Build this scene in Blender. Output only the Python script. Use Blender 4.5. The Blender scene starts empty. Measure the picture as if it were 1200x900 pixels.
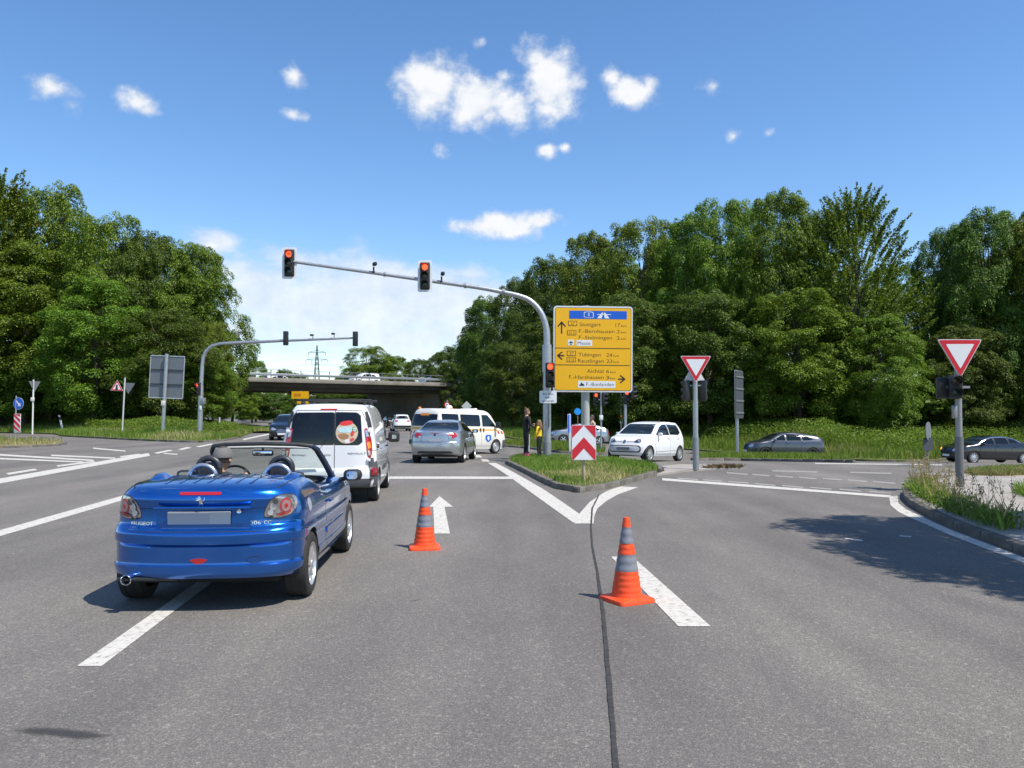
import bpy, bmesh, math, random
import numpy as np
from mathutils import Vector, Matrix
from mathutils.bvhtree import BVHTree
R = math.radians
C = bpy.context.scene.collection
rng = np.random.default_rng(7)
random.seed(7)

# ------------------------------------------------------------------ camera, sky, sun, exposure
FPX, HOR, HCAM = 950.0, 483.0, 1.72          # focal length in 1200-px units, horizon row, eye height
PITCH = math.atan((HOR - 450) / FPX)
scene = bpy.context.scene
cam_d = bpy.data.cameras.new('camera'); cam_d.sensor_width = 36; cam_d.lens = 36 * FPX / 1200
cam_d.clip_end = 6000; cam_d.clip_start = 0.1
cam = bpy.data.objects.new('camera', cam_d); C.objects.link(cam)
cam.location = (0, 0, HCAM); cam.rotation_euler = (R(90) + PITCH, 0, 0)
scene.camera = cam

SUN_AZ = math.atan2(0.80, -0.52)      # clockwise from +Y: over the right shoulder of the viewer
SUN_EL = R(58)
sun_d = bpy.data.lights.new('sun', 'SUN'); sun_d.energy = 4.3; sun_d.angle = R(0.53); sun_d.color = (1.0, 0.945, 0.86)
sun = bpy.data.objects.new('sun', sun_d); C.objects.link(sun)
sdir = Vector((math.sin(SUN_AZ) * math.cos(SUN_EL), math.cos(SUN_AZ) * math.cos(SUN_EL), math.sin(SUN_EL)))
sun.rotation_euler = sdir.to_track_quat('Z', 'Y').to_euler()
sun.location = (20, -20, 60)
scene.view_settings.view_transform = 'Standard'; scene.view_settings.look = 'None'
scene.view_settings.exposure = 0.56; scene.view_settings.gamma = 1.0
scene.view_settings.use_curve_mapping = False
scene.render.film_transparent = False
scene.cycles.max_bounces = 6; scene.cycles.transparent_max_bounces = 12
scene.cycles.diffuse_bounces = 3; scene.cycles.glossy_bounces = 3

def build_world():
    w = bpy.data.worlds.new('World'); scene.world = w; w.use_nodes = True
    nt = w.node_tree; N = nt.nodes; L = nt.links
    for n in list(N): N.remove(n)
    def math_(op, a, b=None, c=None, clamp=False):
        n = N.new('ShaderNodeMath'); n.operation = op; n.use_clamp = clamp
        for i, v in enumerate((a, b, c)):
            if v is None: continue
            if isinstance(v, (int, float)): n.inputs[i].default_value = v
            else: L.new(v, n.inputs[i])
        return n.outputs[0]
    out = N.new('ShaderNodeOutputWorld')
    sky = N.new('ShaderNodeTexSky'); sky.sky_type = 'NISHITA'; sky.sun_disc = False
    sky.sun_elevation = SUN_EL; sky.sun_rotation = SUN_AZ
    sky.air_density = 1.0; sky.dust_density = 0.12; sky.ozone_density = 2.6; sky.altitude = 350
    hsv = N.new('ShaderNodeHueSaturation'); hsv.inputs['Saturation'].default_value = 1.17; hsv.inputs['Hue'].default_value = 0.502
    L.new(sky.outputs[0], hsv.inputs['Color'])
    bg = N.new('ShaderNodeBackground'); bg.inputs[1].default_value = 0.132
    L.new(hsv.outputs[0], bg.inputs[0])
    tc = N.new('ShaderNodeTexCoord')
    sep = N.new('ShaderNodeSeparateXYZ'); L.new(tc.outputs['Generated'], sep.inputs[0])
    az = math_('ARCTAN2', sep.outputs[0], sep.outputs[1])
    el = math_('ARCSINE', sep.outputs[2])
    co = N.new('ShaderNodeCombineXYZ'); L.new(az, co.inputs[0]); L.new(el, co.inputs[1])
    # two noises in (azimuth, elevation)
    def noise(scale, detail, rough, sx=1, sy=1, off=(0, 0, 0)):
        mp = N.new('ShaderNodeMapping'); L.new(co.outputs[0], mp.inputs[0])
        mp.inputs['Scale'].default_value = (sx, sy, 1); mp.inputs['Location'].default_value = off
        n = N.new('ShaderNodeTexNoise'); n.inputs['Scale'].default_value = scale
        n.inputs['Detail'].default_value = detail; n.inputs['Roughness'].default_value = rough
        L.new(mp.outputs[0], n.inputs['Vector']); return n.outputs[0]
    n1 = noise(25, 6, .58, 1, 1.15); n2 = noise(9, 5, .6, 1, 1.9, (3, 1, 0)); n3 = noise(70, 4, .55)
    # where the cumulus stand: azimuth, elevation, half sizes, weight
    def AE(px, py):
        dx = (px - 600) / FPX; dz = (HOR - py) / FPX
        return math.atan2(dx, 1), math.atan(dz / math.sqrt(1 + dx * dx))
    puffs = [(505, 98, 52, 44, 1.05), (560, 112, 62, 36, 1.1), (598, 124, 42, 26, .9), (645, 95, 44, 52, 1.1), (628, 58, 28, 22, .8), (660, 112, 28, 32, .9),
             (590, 84, 18, 9, .7), (742, 102, 34, 23, 1.0), (718, 86, 18, 18, .75), (763, 92, 16, 14, .7),
             (592, 264, 66, 19, 1.05), (560, 264, 42, 13, .9), (632, 256, 36, 14, .95),
             (640, 174, 17, 11, .95), (664, 169, 10, 8, .7), (158, 114, 25, 16, .85), (168, 124, 17, 12, .8),
             (58, 100, 34, 15, .8), (76, 118, 20, 12, .6), (340, 129, 17, 10, .75), (340, 86, 16, 15, .5), (840, 96, 16, 12, .38), (517, 170, 12, 10, .42), (563, 40, 9, 7, .45), (862, 156, 8, 7, .45), (904, 153, 7, 6, .4),
             (240, 286, 32, 15, .7)]
    M = None
    for (px, py, rx, ry, wt) in puffs:
        a, e = AE(px, py)
        s = N.new('ShaderNodeVectorMath'); s.operation = 'SUBTRACT'; L.new(co.outputs[0], s.inputs[0]); s.inputs[1].default_value = (a, e, 0)
        m = N.new('ShaderNodeVectorMath'); m.operation = 'MULTIPLY'; L.new(s.outputs[0], m.inputs[0]); m.inputs[1].default_value = (FPX / rx, FPX / ry, 0)
        l = N.new('ShaderNodeVectorMath'); l.operation = 'LENGTH'; L.new(m.outputs[0], l.inputs[0])
        f = math_('MULTIPLY_ADD', l.outputs['Value'], -wt, wt)
        M = f if M is None else math_('SMOOTH_MAX', M, f, 0.12)
    # scattered cumulus over the rest of the sky, outside the part in view
    aaz = math_('ABSOLUTE', az)
    outm = math_('MULTIPLY', math_('SUBTRACT', math_('MAXIMUM', math_('MULTIPLY', aaz, 1.0), math_('ADD', el, .12)), .72, clamp=True), 6, clamp=True)
    n4 = noise(3.2, 3, .5, 1, 1.5, (5, 2, 0))
    gen = math_('SUBTRACT', math_('MULTIPLY', math_('MULTIPLY', math_('SUBTRACT', n4, .55), 4), outm), math_('SUBTRACT', 1, outm))
    M = math_('MAXIMUM', M, gen)
    rag = math_('MULTIPLY_ADD', n1, 1.75, math_('MULTIPLY_ADD', n3, .28, -1.02))
    dens = math_('ADD', M, rag)
    mr = N.new('ShaderNodeMapRange'); mr.interpolation_type = 'SMOOTHSTEP'; L.new(dens, mr.inputs[0])
    mr.inputs[1].default_value = -.04; mr.inputs[2].default_value = .74; mr.inputs[4].default_value = .97
    cum = mr.outputs[0]
    # long bank of thin white cloud low over the road
    bank = None
    for (px, py, rx, ry, wt) in [(410, 352, 215, 62, .95), (330, 325, 110, 36, .75), (480, 395, 170, 42, .8), (290, 390, 120, 40, .6), (530, 320, 70, 22, .45), (250, 285, 34, 14, .55)]:
        a, e = AE(px, py)
        s = N.new('ShaderNodeVectorMath'); s.operation = 'SUBTRACT'; L.new(co.outputs[0], s.inputs[0]); s.inputs[1].default_value = (a, e, 0)
        m = N.new('ShaderNodeVectorMath'); m.operation = 'MULTIPLY'; L.new(s.outputs[0], m.inputs[0]); m.inputs[1].default_value = (FPX / rx, FPX / ry, 0)
        l = N.new('ShaderNodeVectorMath'); l.operation = 'LENGTH'; L.new(m.outputs[0], l.inputs[0])
        f = math_('MULTIPLY_ADD', l.outputs['Value'], -wt, wt)
        bank = f if bank is None else math_('SMOOTH_MAX', bank, f, 0.2)
    bd = math_('ADD', math_('MULTIPLY', bank, 1.25), math_('MULTIPLY_ADD', n2, 2.3, -1.08))
    mb = N.new('ShaderNodeMapRange'); mb.interpolation_type = 'SMOOTHSTEP'; L.new(bd, mb.inputs[0])
    mb.inputs[1].default_value = .0; mb.inputs[2].default_value = .75; mb.inputs[4].default_value = .78
    cov = math_('MAXIMUM', cum, mb.outputs[0])
    # cloud colour: white crowns, faintly grey-blue where thin or low in the puff
    ramp = N.new('ShaderNodeValToRGB'); L.new(math_('MULTIPLY_ADD', n1, .9, math_('MULTIPLY', cov, .35)), ramp.inputs[0])
    ramp.color_ramp.elements[0].position = .4; ramp.color_ramp.elements[0].color = (.60, .69, .82, 1)
    ramp.color_ramp.elements[1].position = .86; ramp.color_ramp.elements[1].color = (.95, .96, .98, 1)
    bc = N.new('ShaderNodeBackground'); L.new(ramp.outputs[0], bc.inputs[0]); bc.inputs[1].default_value = .70
    mx = N.new('ShaderNodeMixShader'); L.new(cov, mx.inputs[0]); L.new(bg.outputs[0], mx.inputs[1]); L.new(bc.outputs[0], mx.inputs[2])
    L.new(mx.outputs[0], out.inputs[0])
build_world()

# ------------------------------------------------------------------ helpers
def S01(t): t = min(1.0, max(0.0, t)); return t * t * (3 - 2 * t)
def H(x, y):
    """height of the road surface: flat where the viewer stands, falling away across the junction"""
    sy = S01((y - 24) / 22)
    z = -0.82 * sy * S01((x + 10) / 24) - 0.018 * max(0.0, x - 14) * sy
    z -= 0.25 * S01((y - 50) / 50) * S01((-x + 4) / 10)
    return z
_cp, _sp = math.cos(PITCH), math.sin(PITCH)
def ray(px, py):
    a = (px - 600) / FPX; b = (450 - py) / FPX
    return Vector((a, _cp - b * _sp, _sp + b * _cp))
def G(px, py, dz=0.0):
    """ground point under a pixel of the 1200x900 photograph"""
    d = ray(px, py); x = y = 0; t = 10
    for _ in range(60):
        z = H(d.x * t, d.y * t) + dz
        t += 0.7 * ((HCAM - z) / max(1e-4, -d.z) - t)
        t = min(t, 400)
    return Vector((d.x * t, d.y * t, H(d.x * t, d.y * t) + dz))
def P(px, py, y):
    d = ray(px, py); t = y / d.y
    return Vector((d.x * t, y, HCAM + d.z * t))
def PX(px, y):                 # ground point at depth y in the column px
    x = (px - 600) / FPX * y
    return Vector((x, y, H(x, y)))

def new_mat(name):
    m = bpy.data.materials.new(name); m.use_nodes = True
    return m, m.node_tree, m.node_tree.nodes['Principled BSDF']
_mc = {}
def mat(name, col, rough=.5, metal=0, coat=0, emit=None, es=0, var=0.12, scale=6.0, bump=0, spec=.5, obj_coords=True, alpha=1):
    """plain painted or metal surface with a little uneven wear in its colour and gloss"""
    if name in _mc: return _mc[name]
    m, nt, b = new_mat(name); N, L = nt.nodes, nt.links
    b.inputs['Metallic'].default_value = metal
    b.inputs['Coat Weight'].default_value = coat; b.inputs['Coat Roughness'].default_value = .04
    b.inputs['Specular IOR Level'].default_value = spec
    tc = N.new('ShaderNodeTexCoord'); no = N.new('ShaderNodeTexNoise')
    no.inputs['Scale'].default_value = scale; no.inputs['Detail'].default_value = 5; no.inputs['Roughness'].default_value = .65
    L.new(tc.outputs['Object' if obj_coords else 'Generated'], no.inputs['Vector'])
    mx = N.new('ShaderNodeMix'); mx.data_type = 'RGBA'; L.new(no.outputs[0], mx.inputs[0])
    mx.inputs[6].default_value = (*[min(1, c * (1 - var)) for c in col], 1); mx.inputs[7].default_value = (*[min(1, c * (1 + var)) for c in col], 1)
    L.new(mx.outputs[2], b.inputs['Base Color'])
    mr = N.new('ShaderNodeMapRange'); L.new(no.outputs[0], mr.inputs[0])
    mr.inputs[3].default_value = max(.01, rough * .75); mr.inputs[4].default_value = min(1, rough * 1.3)
    L.new(mr.outputs[0], b.inputs['Roughness'])
    if bump:
        bp = N.new('ShaderNodeBump'); bp.inputs['Strength'].default_value = bump; bp.inputs['Distance'].default_value = .02
        n2 = N.new('ShaderNodeTexNoise'); n2.inputs['Scale'].default_value = scale * 8; n2.inputs['Detail'].default_value = 3
        L.new(tc.outputs['Object'], n2.inputs['Vector']); L.new(n2.outputs[0], bp.inputs['Height']); L.new(bp.outputs[0], b.inputs['Normal'])
    if emit:
        b.inputs['Emission Color'].default_value = (*emit, 1); b.inputs['Emission Strength'].default_value = es
    _mc[name] = m; return m

def link(o, parent=None):
    C.objects.link(o)
    if parent is not None: o.parent = parent
    return o
def tag(o, label=None, cat=None, group=None, kind=None):
    if label: o['label'] = label
    if cat: o['category'] = cat
    if group: o['group'] = group
    if kind: o['kind'] = kind
    return o
def thing(name, label, cat, loc=(0, 0, 0), rz=0, group=None):
    o = bpy.data.objects.new(name, None); C.objects.link(o); o.empty_display_size = .2
    o.location = loc; o.rotation_euler = (0, 0, rz)
    return tag(o, label, cat, group)
def copy_tree(o, parent=None):
    c = o.copy(); C.objects.link(c)
    if parent is not None: c.parent = parent
    for ch in list(o.children): copy_tree(ch, c)
    return c

class MB:
    """collects simple shapes into one mesh"""
    def __init__(s): s.v = []; s.f = []; s.m = []; s.mi = 0
    def add(s, v, f):
        b = len(s.v); s.v += [tuple(p) for p in v]
        s.f += [tuple(i + b for i in q) for q in f]; s.m += [s.mi] * len(f); return s
    def box(s, c, size, rot=None, r=0.0):
        hx, hy, hz = [d / 2 for d in size]
        if r <= 0:
            v = [Vector((x * hx, y * hy, z * hz)) for z in (-1, 1) for y in (-1, 1) for x in (-1, 1)]
            f = [(0, 2, 3, 1), (4, 5, 7, 6), (0, 1, 5, 4), (2, 6, 7, 3), (0, 4, 6, 2), (1, 3, 7, 5)]
        else:
            bm = bmesh.new(); bmesh.ops.create_cube(bm, size=1)
            for q in bm.verts: q.co = Vector((q.co.x * size[0], q.co.y * size[1], q.co.z * size[2]))
            bmesh.ops.bevel(bm, geom=bm.edges[:], offset=min(r, min(size) * .49), segments=2, affect='EDGES', profile=.5)
            bm.verts.index_update(); v = [q.co.copy() for q in bm.verts]; f = [[q.index for q in fa.verts] for fa in bm.faces]; bm.free()
        Mx = rot if rot is not None else Matrix.Identity(3)
        return s.add([Mx @ p + Vector(c) for p in v], f)
    def tube(s, path, rad, n=10, cap=True):
        path = [Vector(p) for p in path]; k = len(path)
        rad = rad if isinstance(rad, (list, tuple)) else [rad] * k
        v = []; f = []; up = None
        for i, p in enumerate(path):
            t = (path[min(i + 1, k - 1)] - path[max(i - 1, 0)]).normalized()
            if up is None: up = Vector((0, 0, 1)) if abs(t.z) < .9 else Vector((1, 0, 0))
            a = t.cross(up)
            if a.length < 1e-5: a = t.cross(Vector((0, 1, 0)))
            a.normalize(); b = t.cross(a).normalized(); up = -b if False else up
            for j in range(n):
                q = 2 * math.pi * j / n
                v.append(p + (a * math.cos(q) + b * math.sin(q)) * rad[i])
        for i in range(k - 1):
            for j in range(n):
                j2 = (j + 1) % n
                f.append((i * n + j, (i + 1) * n + j, (i + 1) * n + j2, i * n + j2))
        if cap:
            f.append(tuple(range(n))); f.append(tuple((k - 1) * n + j for j in reversed(range(n))))
        return s.add(v, f)
    def lathe(s, prof, n=24, axis='z', c=(0, 0, 0), rot=None, close=False):
        """prof = [(radius, height)]"""
        v = []; f = []
        for (r, h) in prof:
            for j in range(n):
                q = 2 * math.pi * j / n; x, y = r * math.cos(q), r * math.sin(q)
                p = {'z': Vector((x, y, h)), 'y': Vector((x, h, y)), 'x': Vector((h, x, y))}[axis]
                v.append((rot @ p if rot is not None else p) + Vector(c))
        k = len(prof)
        for i in range(k - 1):
            for j in range(n):
                j2 = (j + 1) % n; f.append((i * n + j, i * n + j2, (i + 1) * n + j2, (i + 1) * n + j))
        if not close:
            if prof[0][0] > 1e-6: f.append(tuple(reversed(range(n))))
            if prof[-1][0] > 1e-6: f.append(tuple((k - 1) * n + j for j in range(n)))
        return s.add(v, f)
    def prism(s, poly, y0, y1, plane='xz'):
        """polygon in xz, extruded along y"""
        n = len(poly)
        A = (lambda p, h: (p[0], h, p[1])) if plane == 'xz' else ((lambda p, h: (p[0], p[1], h)) if plane == 'xy' else (lambda p, h: (h, p[0], p[1])))
        v = [A(p, y0) for p in poly] + [A(p, y1) for p in poly]
        f = [tuple(range(n)), tuple(reversed(range(n, 2 * n)))] + [(i, n + i, n + (i + 1) % n, (i + 1) % n) for i in range(n)]
        return s.add(v, f)
    def grid(s, rows):
        """rows of equal length"""
        m = len(rows[0]); v = [p for r in rows for p in r]
        f = [(i * m + j, i * m + j + 1, (i + 1) * m + j + 1, (i + 1) * m + j) for i in range(len(rows) - 1) for j in range(m - 1)]
        return s.add(v, f)
    def mesh(s, name, mats, smooth=True, angle=38, recalc=True):
        me = bpy.data.meshes.new(name); me.from_pydata(s.v, [], s.f)
        for m in (mats if isinstance(mats, (list, tuple)) else [mats]): me.materials.append(m)
        if len(set(s.m)) > 1 or (s.m and s.m[0]): me.polygons.foreach_set('material_index', s.m)
        if recalc:
            bm = bmesh.new(); bm.from_mesh(me); bmesh.ops.recalc_face_normals(bm, faces=bm.faces); bm.to_mesh(me); bm.free()
        if smooth: me.shade_smooth(); me.set_sharp_from_angle(angle=R(angle))
        me.update(); return me
    def build(s, name, mats, parent=None, smooth=True, angle=38, recalc=True):
        o = bpy.data.objects.new(name, s.mesh(name, mats, smooth, angle, recalc)); return link(o, parent)

def rz3(a): return Matrix.Rotation(a, 3, 'Z')
def chaikin(poly, it=2, closed=True):
    for _ in range(it):
        q = []; n = len(poly)
        for i in range(n if closed else n - 1):
            a, b = poly[i], poly[(i + 1) % n]
            q.append((a[0] * .75 + b[0] * .25, a[1] * .75 + b[1] * .25)); q.append((a[0] * .25 + b[0] * .75, a[1] * .25 + b[1] * .75))
        poly = q
    return poly
def rrect(x0, z0, x1, z1, r, n=5):
    pts = []
    for (cx, cz, a0) in ((x1 - r, z1 - r, 0), (x0 + r, z1 - r, 90), (x0 + r, z0 + r, 180), (x1 - r, z0 + r, 270)):
        for i in range(n + 1):
            a = R(a0 + 90 * i / n); pts.append((cx + r * math.cos(a), cz + r * math.sin(a)))
    return pts
def circ(cx, cz, r, n=24): return [(cx + r * math.cos(2 * math.pi * i / n), cz + r * math.sin(2 * math.pi * i / n)) for i in range(n)]

def text_mesh(body, x0, width, z0, cap, bold=False):
    """flat lettering in the xz plane: left edge x0, given width (0 = natural), baseline z0, capital height cap"""
    cu = bpy.data.curves.new('lettering', 'FONT'); cu.body = body; cu.size = 1.0; cu.resolution_u = 3
    ob = bpy.data.objects.new('lettering', cu); C.objects.link(ob)
    dg = bpy.context.evaluated_depsgraph_get(); me = bpy.data.meshes.new_from_object(ob.evaluated_get(dg))
    bpy.data.objects.remove(ob); bpy.data.curves.remove(cu)
    n = len(me.vertices); co = np.empty(n * 3); me.vertices.foreach_get('co', co); co = co.reshape(-1, 3)
    k = cap / .70
    w = co[:, 0].max() - co[:, 0].min(); sx = (width / w) if width else k
    v = [(x0 + (p[0] - co[:, 0].min()) * sx, 0.0, z0 + p[1] * k) for p in co]
    f = [tuple(p.vertices) for p in me.polygons]; bpy.data.meshes.remove(me)
    return v, f
# ------------------------------------------------------------------ materials of the setting
def asphalt_mat():
    m, nt, b = new_mat('asphalt'); N, L = nt.nodes, nt.links
    tc = N.new('ShaderNodeTexCoord')
    def noise(scale, detail=4, rough=.6, sc=(1, 1, 1)):
        mp = N.new('ShaderNodeMapping'); L.new(tc.outputs['Object'], mp.inputs[0]); mp.inputs['Scale'].default_value = sc
        n = N.new('ShaderNodeTexNoise'); n.inputs['Scale'].default_value = scale; n.inputs['Detail'].default_value = detail; n.inputs['Roughness'].default_value = rough
        L.new(mp.outputs[0], n.inputs['Vector']); return n.outputs[0]
    big = noise(.16, 5, .62); mid = noise(1.1, 5, .65, (1, .22, 1)); fine = noise(70, 5, .65)
    vo = N.new('ShaderNodeTexVoronoi'); vo.inputs['Scale'].default_value = 120; L.new(tc.outputs['Object'], vo.inputs['Vector'])
    vo2 = N.new('ShaderNodeTexVoronoi'); vo2.inputs['Scale'].default_value = 46; L.new(tc.outputs['Object'], vo2.inputs['Vector'])
    def ramp(inp, stops):
        r = N.new('ShaderNodeValToRGB'); L.new(inp, r.inputs[0]); e = r.color_ramp.elements
        while len(e) < len(stops): e.new(.5)
        for i, (p, c) in enumerate(stops): e[i].position = p; e[i].color = (*c, 1)
        return r.outputs[0]
    def mixc(a, bb, f, op='MIX'):
        x = N.new('ShaderNodeMix'); x.data_type = 'RGBA'; x.blend_type = op
        for i, v in ((6, a), (7, bb), (0, f)):
            if isinstance(v, (float, int)): x.inputs[i].default_value = v
            elif isinstance(v, tuple): x.inputs[i].default_value = (*v, 1)
            else: L.new(v, x.inputs[i])
        return x.outputs[2]
    base = ramp(big, [(.30, (.136, .126, .115)), (.5, (.158, .147, .134)), (.72, (.180, .168, .154))])
    base = mixc(base, ramp(mid, [(.3, (.82, .82, .83)), (.7, (1.12, 1.11, 1.10))]), 1.0, 'MULTIPLY')
    base = mixc(base, ramp(fine, [(.28, (.74, .74, .75)), (.5, (1, 1, 1)), (.74, (1.28, 1.27, 1.24))]), .9, 'MULTIPLY')
    lane = noise(.62, 2, .5, (1, .035, 1)); base = mixc(base, ramp(lane, [(.36, (.86, .86, .87)), (.5, (1, 1, 1)), (.64, (1.12, 1.115, 1.10))]), 1.0, 'MULTIPLY')
    # every chipping of stone has a tone of its own; a few are pale
    sepc = N.new('ShaderNodeSeparateColor'); L.new(vo.outputs['Color'], sepc.inputs[0])
    stone = ramp(sepc.outputs[0], [(.0, (.62, .62, .63)), (.55, (.96, .95, .94)), (.88, (1.2, 1.18, 1.15)), (.972, (2.0, 1.95, 1.85))])
    base = mixc(base, stone, .6, 'MULTIPLY')
    sepd = N.new('ShaderNodeSeparateColor'); L.new(vo2.outputs['Color'], sepd.inputs[0])
    base = mixc(base, ramp(sepd.outputs[1], [(.0, (.86, .86, .86)), (.9, (1.03, 1.03, 1.02)), (.99, (1.45, 1.42, 1.36))]), .8, 'MULTIPLY')
    # worn dark spots of oil and rubber along the lanes
    oil = noise(.55, 6, .7, (1, .35, 1))
    base = mixc(base, (.045, .044, .044), ramp(oil, [(.60, (0, 0, 0)), (.74, (.45, .45, .45))]))
    # cracks
    vc = N.new('ShaderNodeTexVoronoi'); vc.feature = 'DISTANCE_TO_EDGE'; vc.inputs['Scale'].default_value = .32
    wp = N.new('ShaderNodeVectorMath'); wp.operation = 'ADD'
    nn = N.new('ShaderNodeTexNoise'); nn.inputs['Scale'].default_value = 1.6; nn.inputs['Detail'].default_value = 5
    L.new(tc.outputs['Object'], nn.inputs['Vector']); L.new(tc.outputs['Object'], wp.inputs[0]); L.new(nn.outputs['Color'], wp.inputs[1]); L.new(wp.outputs[0], vc.inputs['Vector'])
    ck = ramp(vc.outputs['Distance'], [(.0, (.3, .3, .3)), (.0035, (0, 0, 0))])
    gate = ramp(noise(.22, 3), [(.52, (0, 0, 0)), (.6, (1, 1, 1))])
    base = mixc(base, (.03, .03, .03), mixc(ck, gate, 1.0, 'MULTIPLY'))
    L.new(base, b.inputs['Base Color'])
    b.inputs['Roughness'].default_value = .78; b.inputs['Specular IOR Level'].default_value = .35
    bp = N.new('ShaderNodeBump'); bp.inputs['Strength'].default_value = .55; bp.inputs['Distance'].default_value = .006
    L.new(vo.outputs['Distance'], bp.inputs['Height']); L.new(bp.outputs[0], b.inputs['Normal'])
    return m
def paint_mat(name, c1, c2, p0, p1):
    m, nt, b = new_mat(name); N, L = nt.nodes, nt.links
    tc = N.new('ShaderNodeTexCoord'); n = N.new('ShaderNodeTexNoise'); n.inputs['Scale'].default_value = 14; n.inputs['Detail'].default_value = 7; n.inputs['Roughness'].default_value = .75
    L.new(tc.outputs['Object'], n.inputs['Vector'])
    r = N.new('ShaderNodeValToRGB'); L.new(n.outputs[0], r.inputs[0]); e = r.color_ramp.elements
    e[0].position = p0; e[0].color = (.21, .20, .18, 1); e[1].position = p1; e[1].color = (*c1, 1)
    e.new(.78).color = (*c2, 1)
    L.new(r.outputs[0], b.inputs['Base Color']); b.inputs['Roughness'].default_value = .7
    return m
def ramp_mat(name, stops, scale, rough=.9, detail=8, bump=.3, bdist=.03, scale2=None):
    m, nt, b = new_mat(name); N, L = nt.nodes, nt.links
    tc = N.new('ShaderNodeTexCoord'); n = N.new('ShaderNodeTexNoise'); n.inputs['Scale'].default_value = scale; n.inputs['Detail'].default_value = detail; n.inputs['Roughness'].default_value = .7
    L.new(tc.outputs['Object'], n.inputs['Vector'])
    r = N.new('ShaderNodeValToRGB'); L.new(n.outputs[0], r.inputs[0]); e = r.color_ramp.elements
    while len(e) < len(stops): e.new(.5)
    for i, (p, c) in enumerate(stops): e[i].position = p; e[i].color = (*c, 1)
    L.new(r.outputs[0], b.inputs['Base Color']); b.inputs['Roughness'].default_value = rough; b.inputs['Specular IOR Level'].default_value = .25
    if bump:
        n2 = N.new('ShaderNodeTexNoise'); n2.inputs['Scale'].default_value = scale2 or scale * 10; n2.inputs['Detail'].default_value = 4
        L.new(tc.outputs['Object'], n2.inputs['Vector'])
        bp = N.new('ShaderNodeBump'); bp.inputs['Strength'].default_value = bump; bp.inputs['Distance'].default_value = bdist
        L.new(n2.outputs[0], bp.inputs['Height']); L.new(bp.outputs[0], b.inputs['Normal'])
    return m
def leaf_mat(name, dark, light, trans=.35, hue=.0):
    """leaves: every leaf face has its own green; thin enough to let some light through"""
    m = bpy.data.materials.new(name); m.use_nodes = True; nt = m.node_tree; N, L = nt.nodes, nt.links
    b = N['Principled BSDF']; out = N['Material Output']
    g = N.new('ShaderNodeNewGeometry'); oi = N.new('ShaderNodeObjectInfo')
    r = N.new('ShaderNodeValToRGB'); L.new(g.outputs['Random Per Island'], r.inputs[0]); e = r.color_ramp.elements
    e[0].color = (*dark, 1); e[1].color = (*light, 1)
    hs = N.new('ShaderNodeHueSaturation'); L.new(r.outputs[0], hs.inputs['Color'])
    a1 = N.new('ShaderNodeMath'); a1.operation = 'MULTIPLY_ADD'; L.new(oi.outputs['Random'], a1.inputs[0]); a1.inputs[1].default_value = .035; a1.inputs[2].default_value = .482 + hue
    a2 = N.new('ShaderNodeMath'); a2.operation = 'MULTIPLY_ADD'; L.new(oi.outputs['Random'], a2.inputs[0]); a2.inputs[1].default_value = .35; a2.inputs[2].default_value = .85
    L.new(a1.outputs[0], hs.inputs['Hue']); L.new(a2.outputs[0], hs.inputs['Value'])
    L.new(hs.outputs[0], b.inputs['Base Color']); b.inputs['Roughness'].default_value = .5; b.inputs['Specular IOR Level'].default_value = .35
    tr = N.new('ShaderNodeBsdfTranslucent'); L.new(hs.outputs[0], tr.inputs[0])
    mx = N.new('ShaderNodeMixShader'); mx.inputs[0].default_value = trans
    L.new(b.outputs[0], mx.inputs[1]); L.new(tr.outputs[0], mx.inputs[2]); L.new(mx.outputs[0], out.inputs[0])
    return m
ASPH = asphalt_mat(); PAINT = paint_mat('road_paint', (.50, .475, .425), (.58, .555, .50), .35, .47); PAINT_WORN = paint_mat('worn_road_paint', (.30, .285, .26), (.42, .40, .365), .40, .56)
KERB = ramp_mat('kerb_concrete', [(.3, (.075, .068, .056)), (.5, (.135, .124, .105)), (.7, (.205, .192, .168))], 3.2, .9)
PAVE = ramp_mat('pavement', [(.3, (.24, .215, .19)), (.5, (.31, .285, .255)), (.7, (.37, .34, .31))], 1.3, .9, 8, .25, .01, 60)
SOIL = ramp_mat('verge_soil', [(.3, (.055, .075, .018)), (.5, (.085, .11, .028)), (.64, (.13, .135, .045)), (.75, (.20, .165, .085))], .9, 1, 9, .6, .08, 12)
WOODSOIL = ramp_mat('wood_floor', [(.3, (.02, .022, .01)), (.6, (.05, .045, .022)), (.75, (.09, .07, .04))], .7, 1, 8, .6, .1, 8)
DRYSOIL = ramp_mat('dry_soil', [(.3, (.12, .11, .05)), (.5, (.22, .18, .10)), (.7, (.32, .26, .16))], 2.2, 1, 8, .6, .05, 20)
TAR = ramp_mat('tar', [(.35, (.030, .030, .031)), (.65, (.062, .060, .058))], 20, .85, 6, .2, .01)
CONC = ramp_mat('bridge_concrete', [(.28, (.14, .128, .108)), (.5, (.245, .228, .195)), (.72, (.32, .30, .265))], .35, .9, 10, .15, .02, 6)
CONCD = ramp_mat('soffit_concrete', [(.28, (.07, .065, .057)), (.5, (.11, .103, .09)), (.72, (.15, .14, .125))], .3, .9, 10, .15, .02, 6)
BARK = ramp_mat('bark', [(.3, (.05, .04, .03)), (.7, (.14, .115, .09))], 6, .95, 8, .8, .04, 30)
LEAF_A = leaf_mat('maple_leaf', (.032, .076, .008), (.225, .330, .024), .42)
LEAF_B = leaf_mat('ash_leaf', (.042, .090, .009), (.255, .355, .028), .42)
LEAF_C = leaf_mat('oak_leaf', (.025, .058, .008), (.150, .235, .022), .38)
LEAF_BUSH = leaf_mat('bush_leaf', (.060, .125, .016), (.19, .30, .04), .4)
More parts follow.
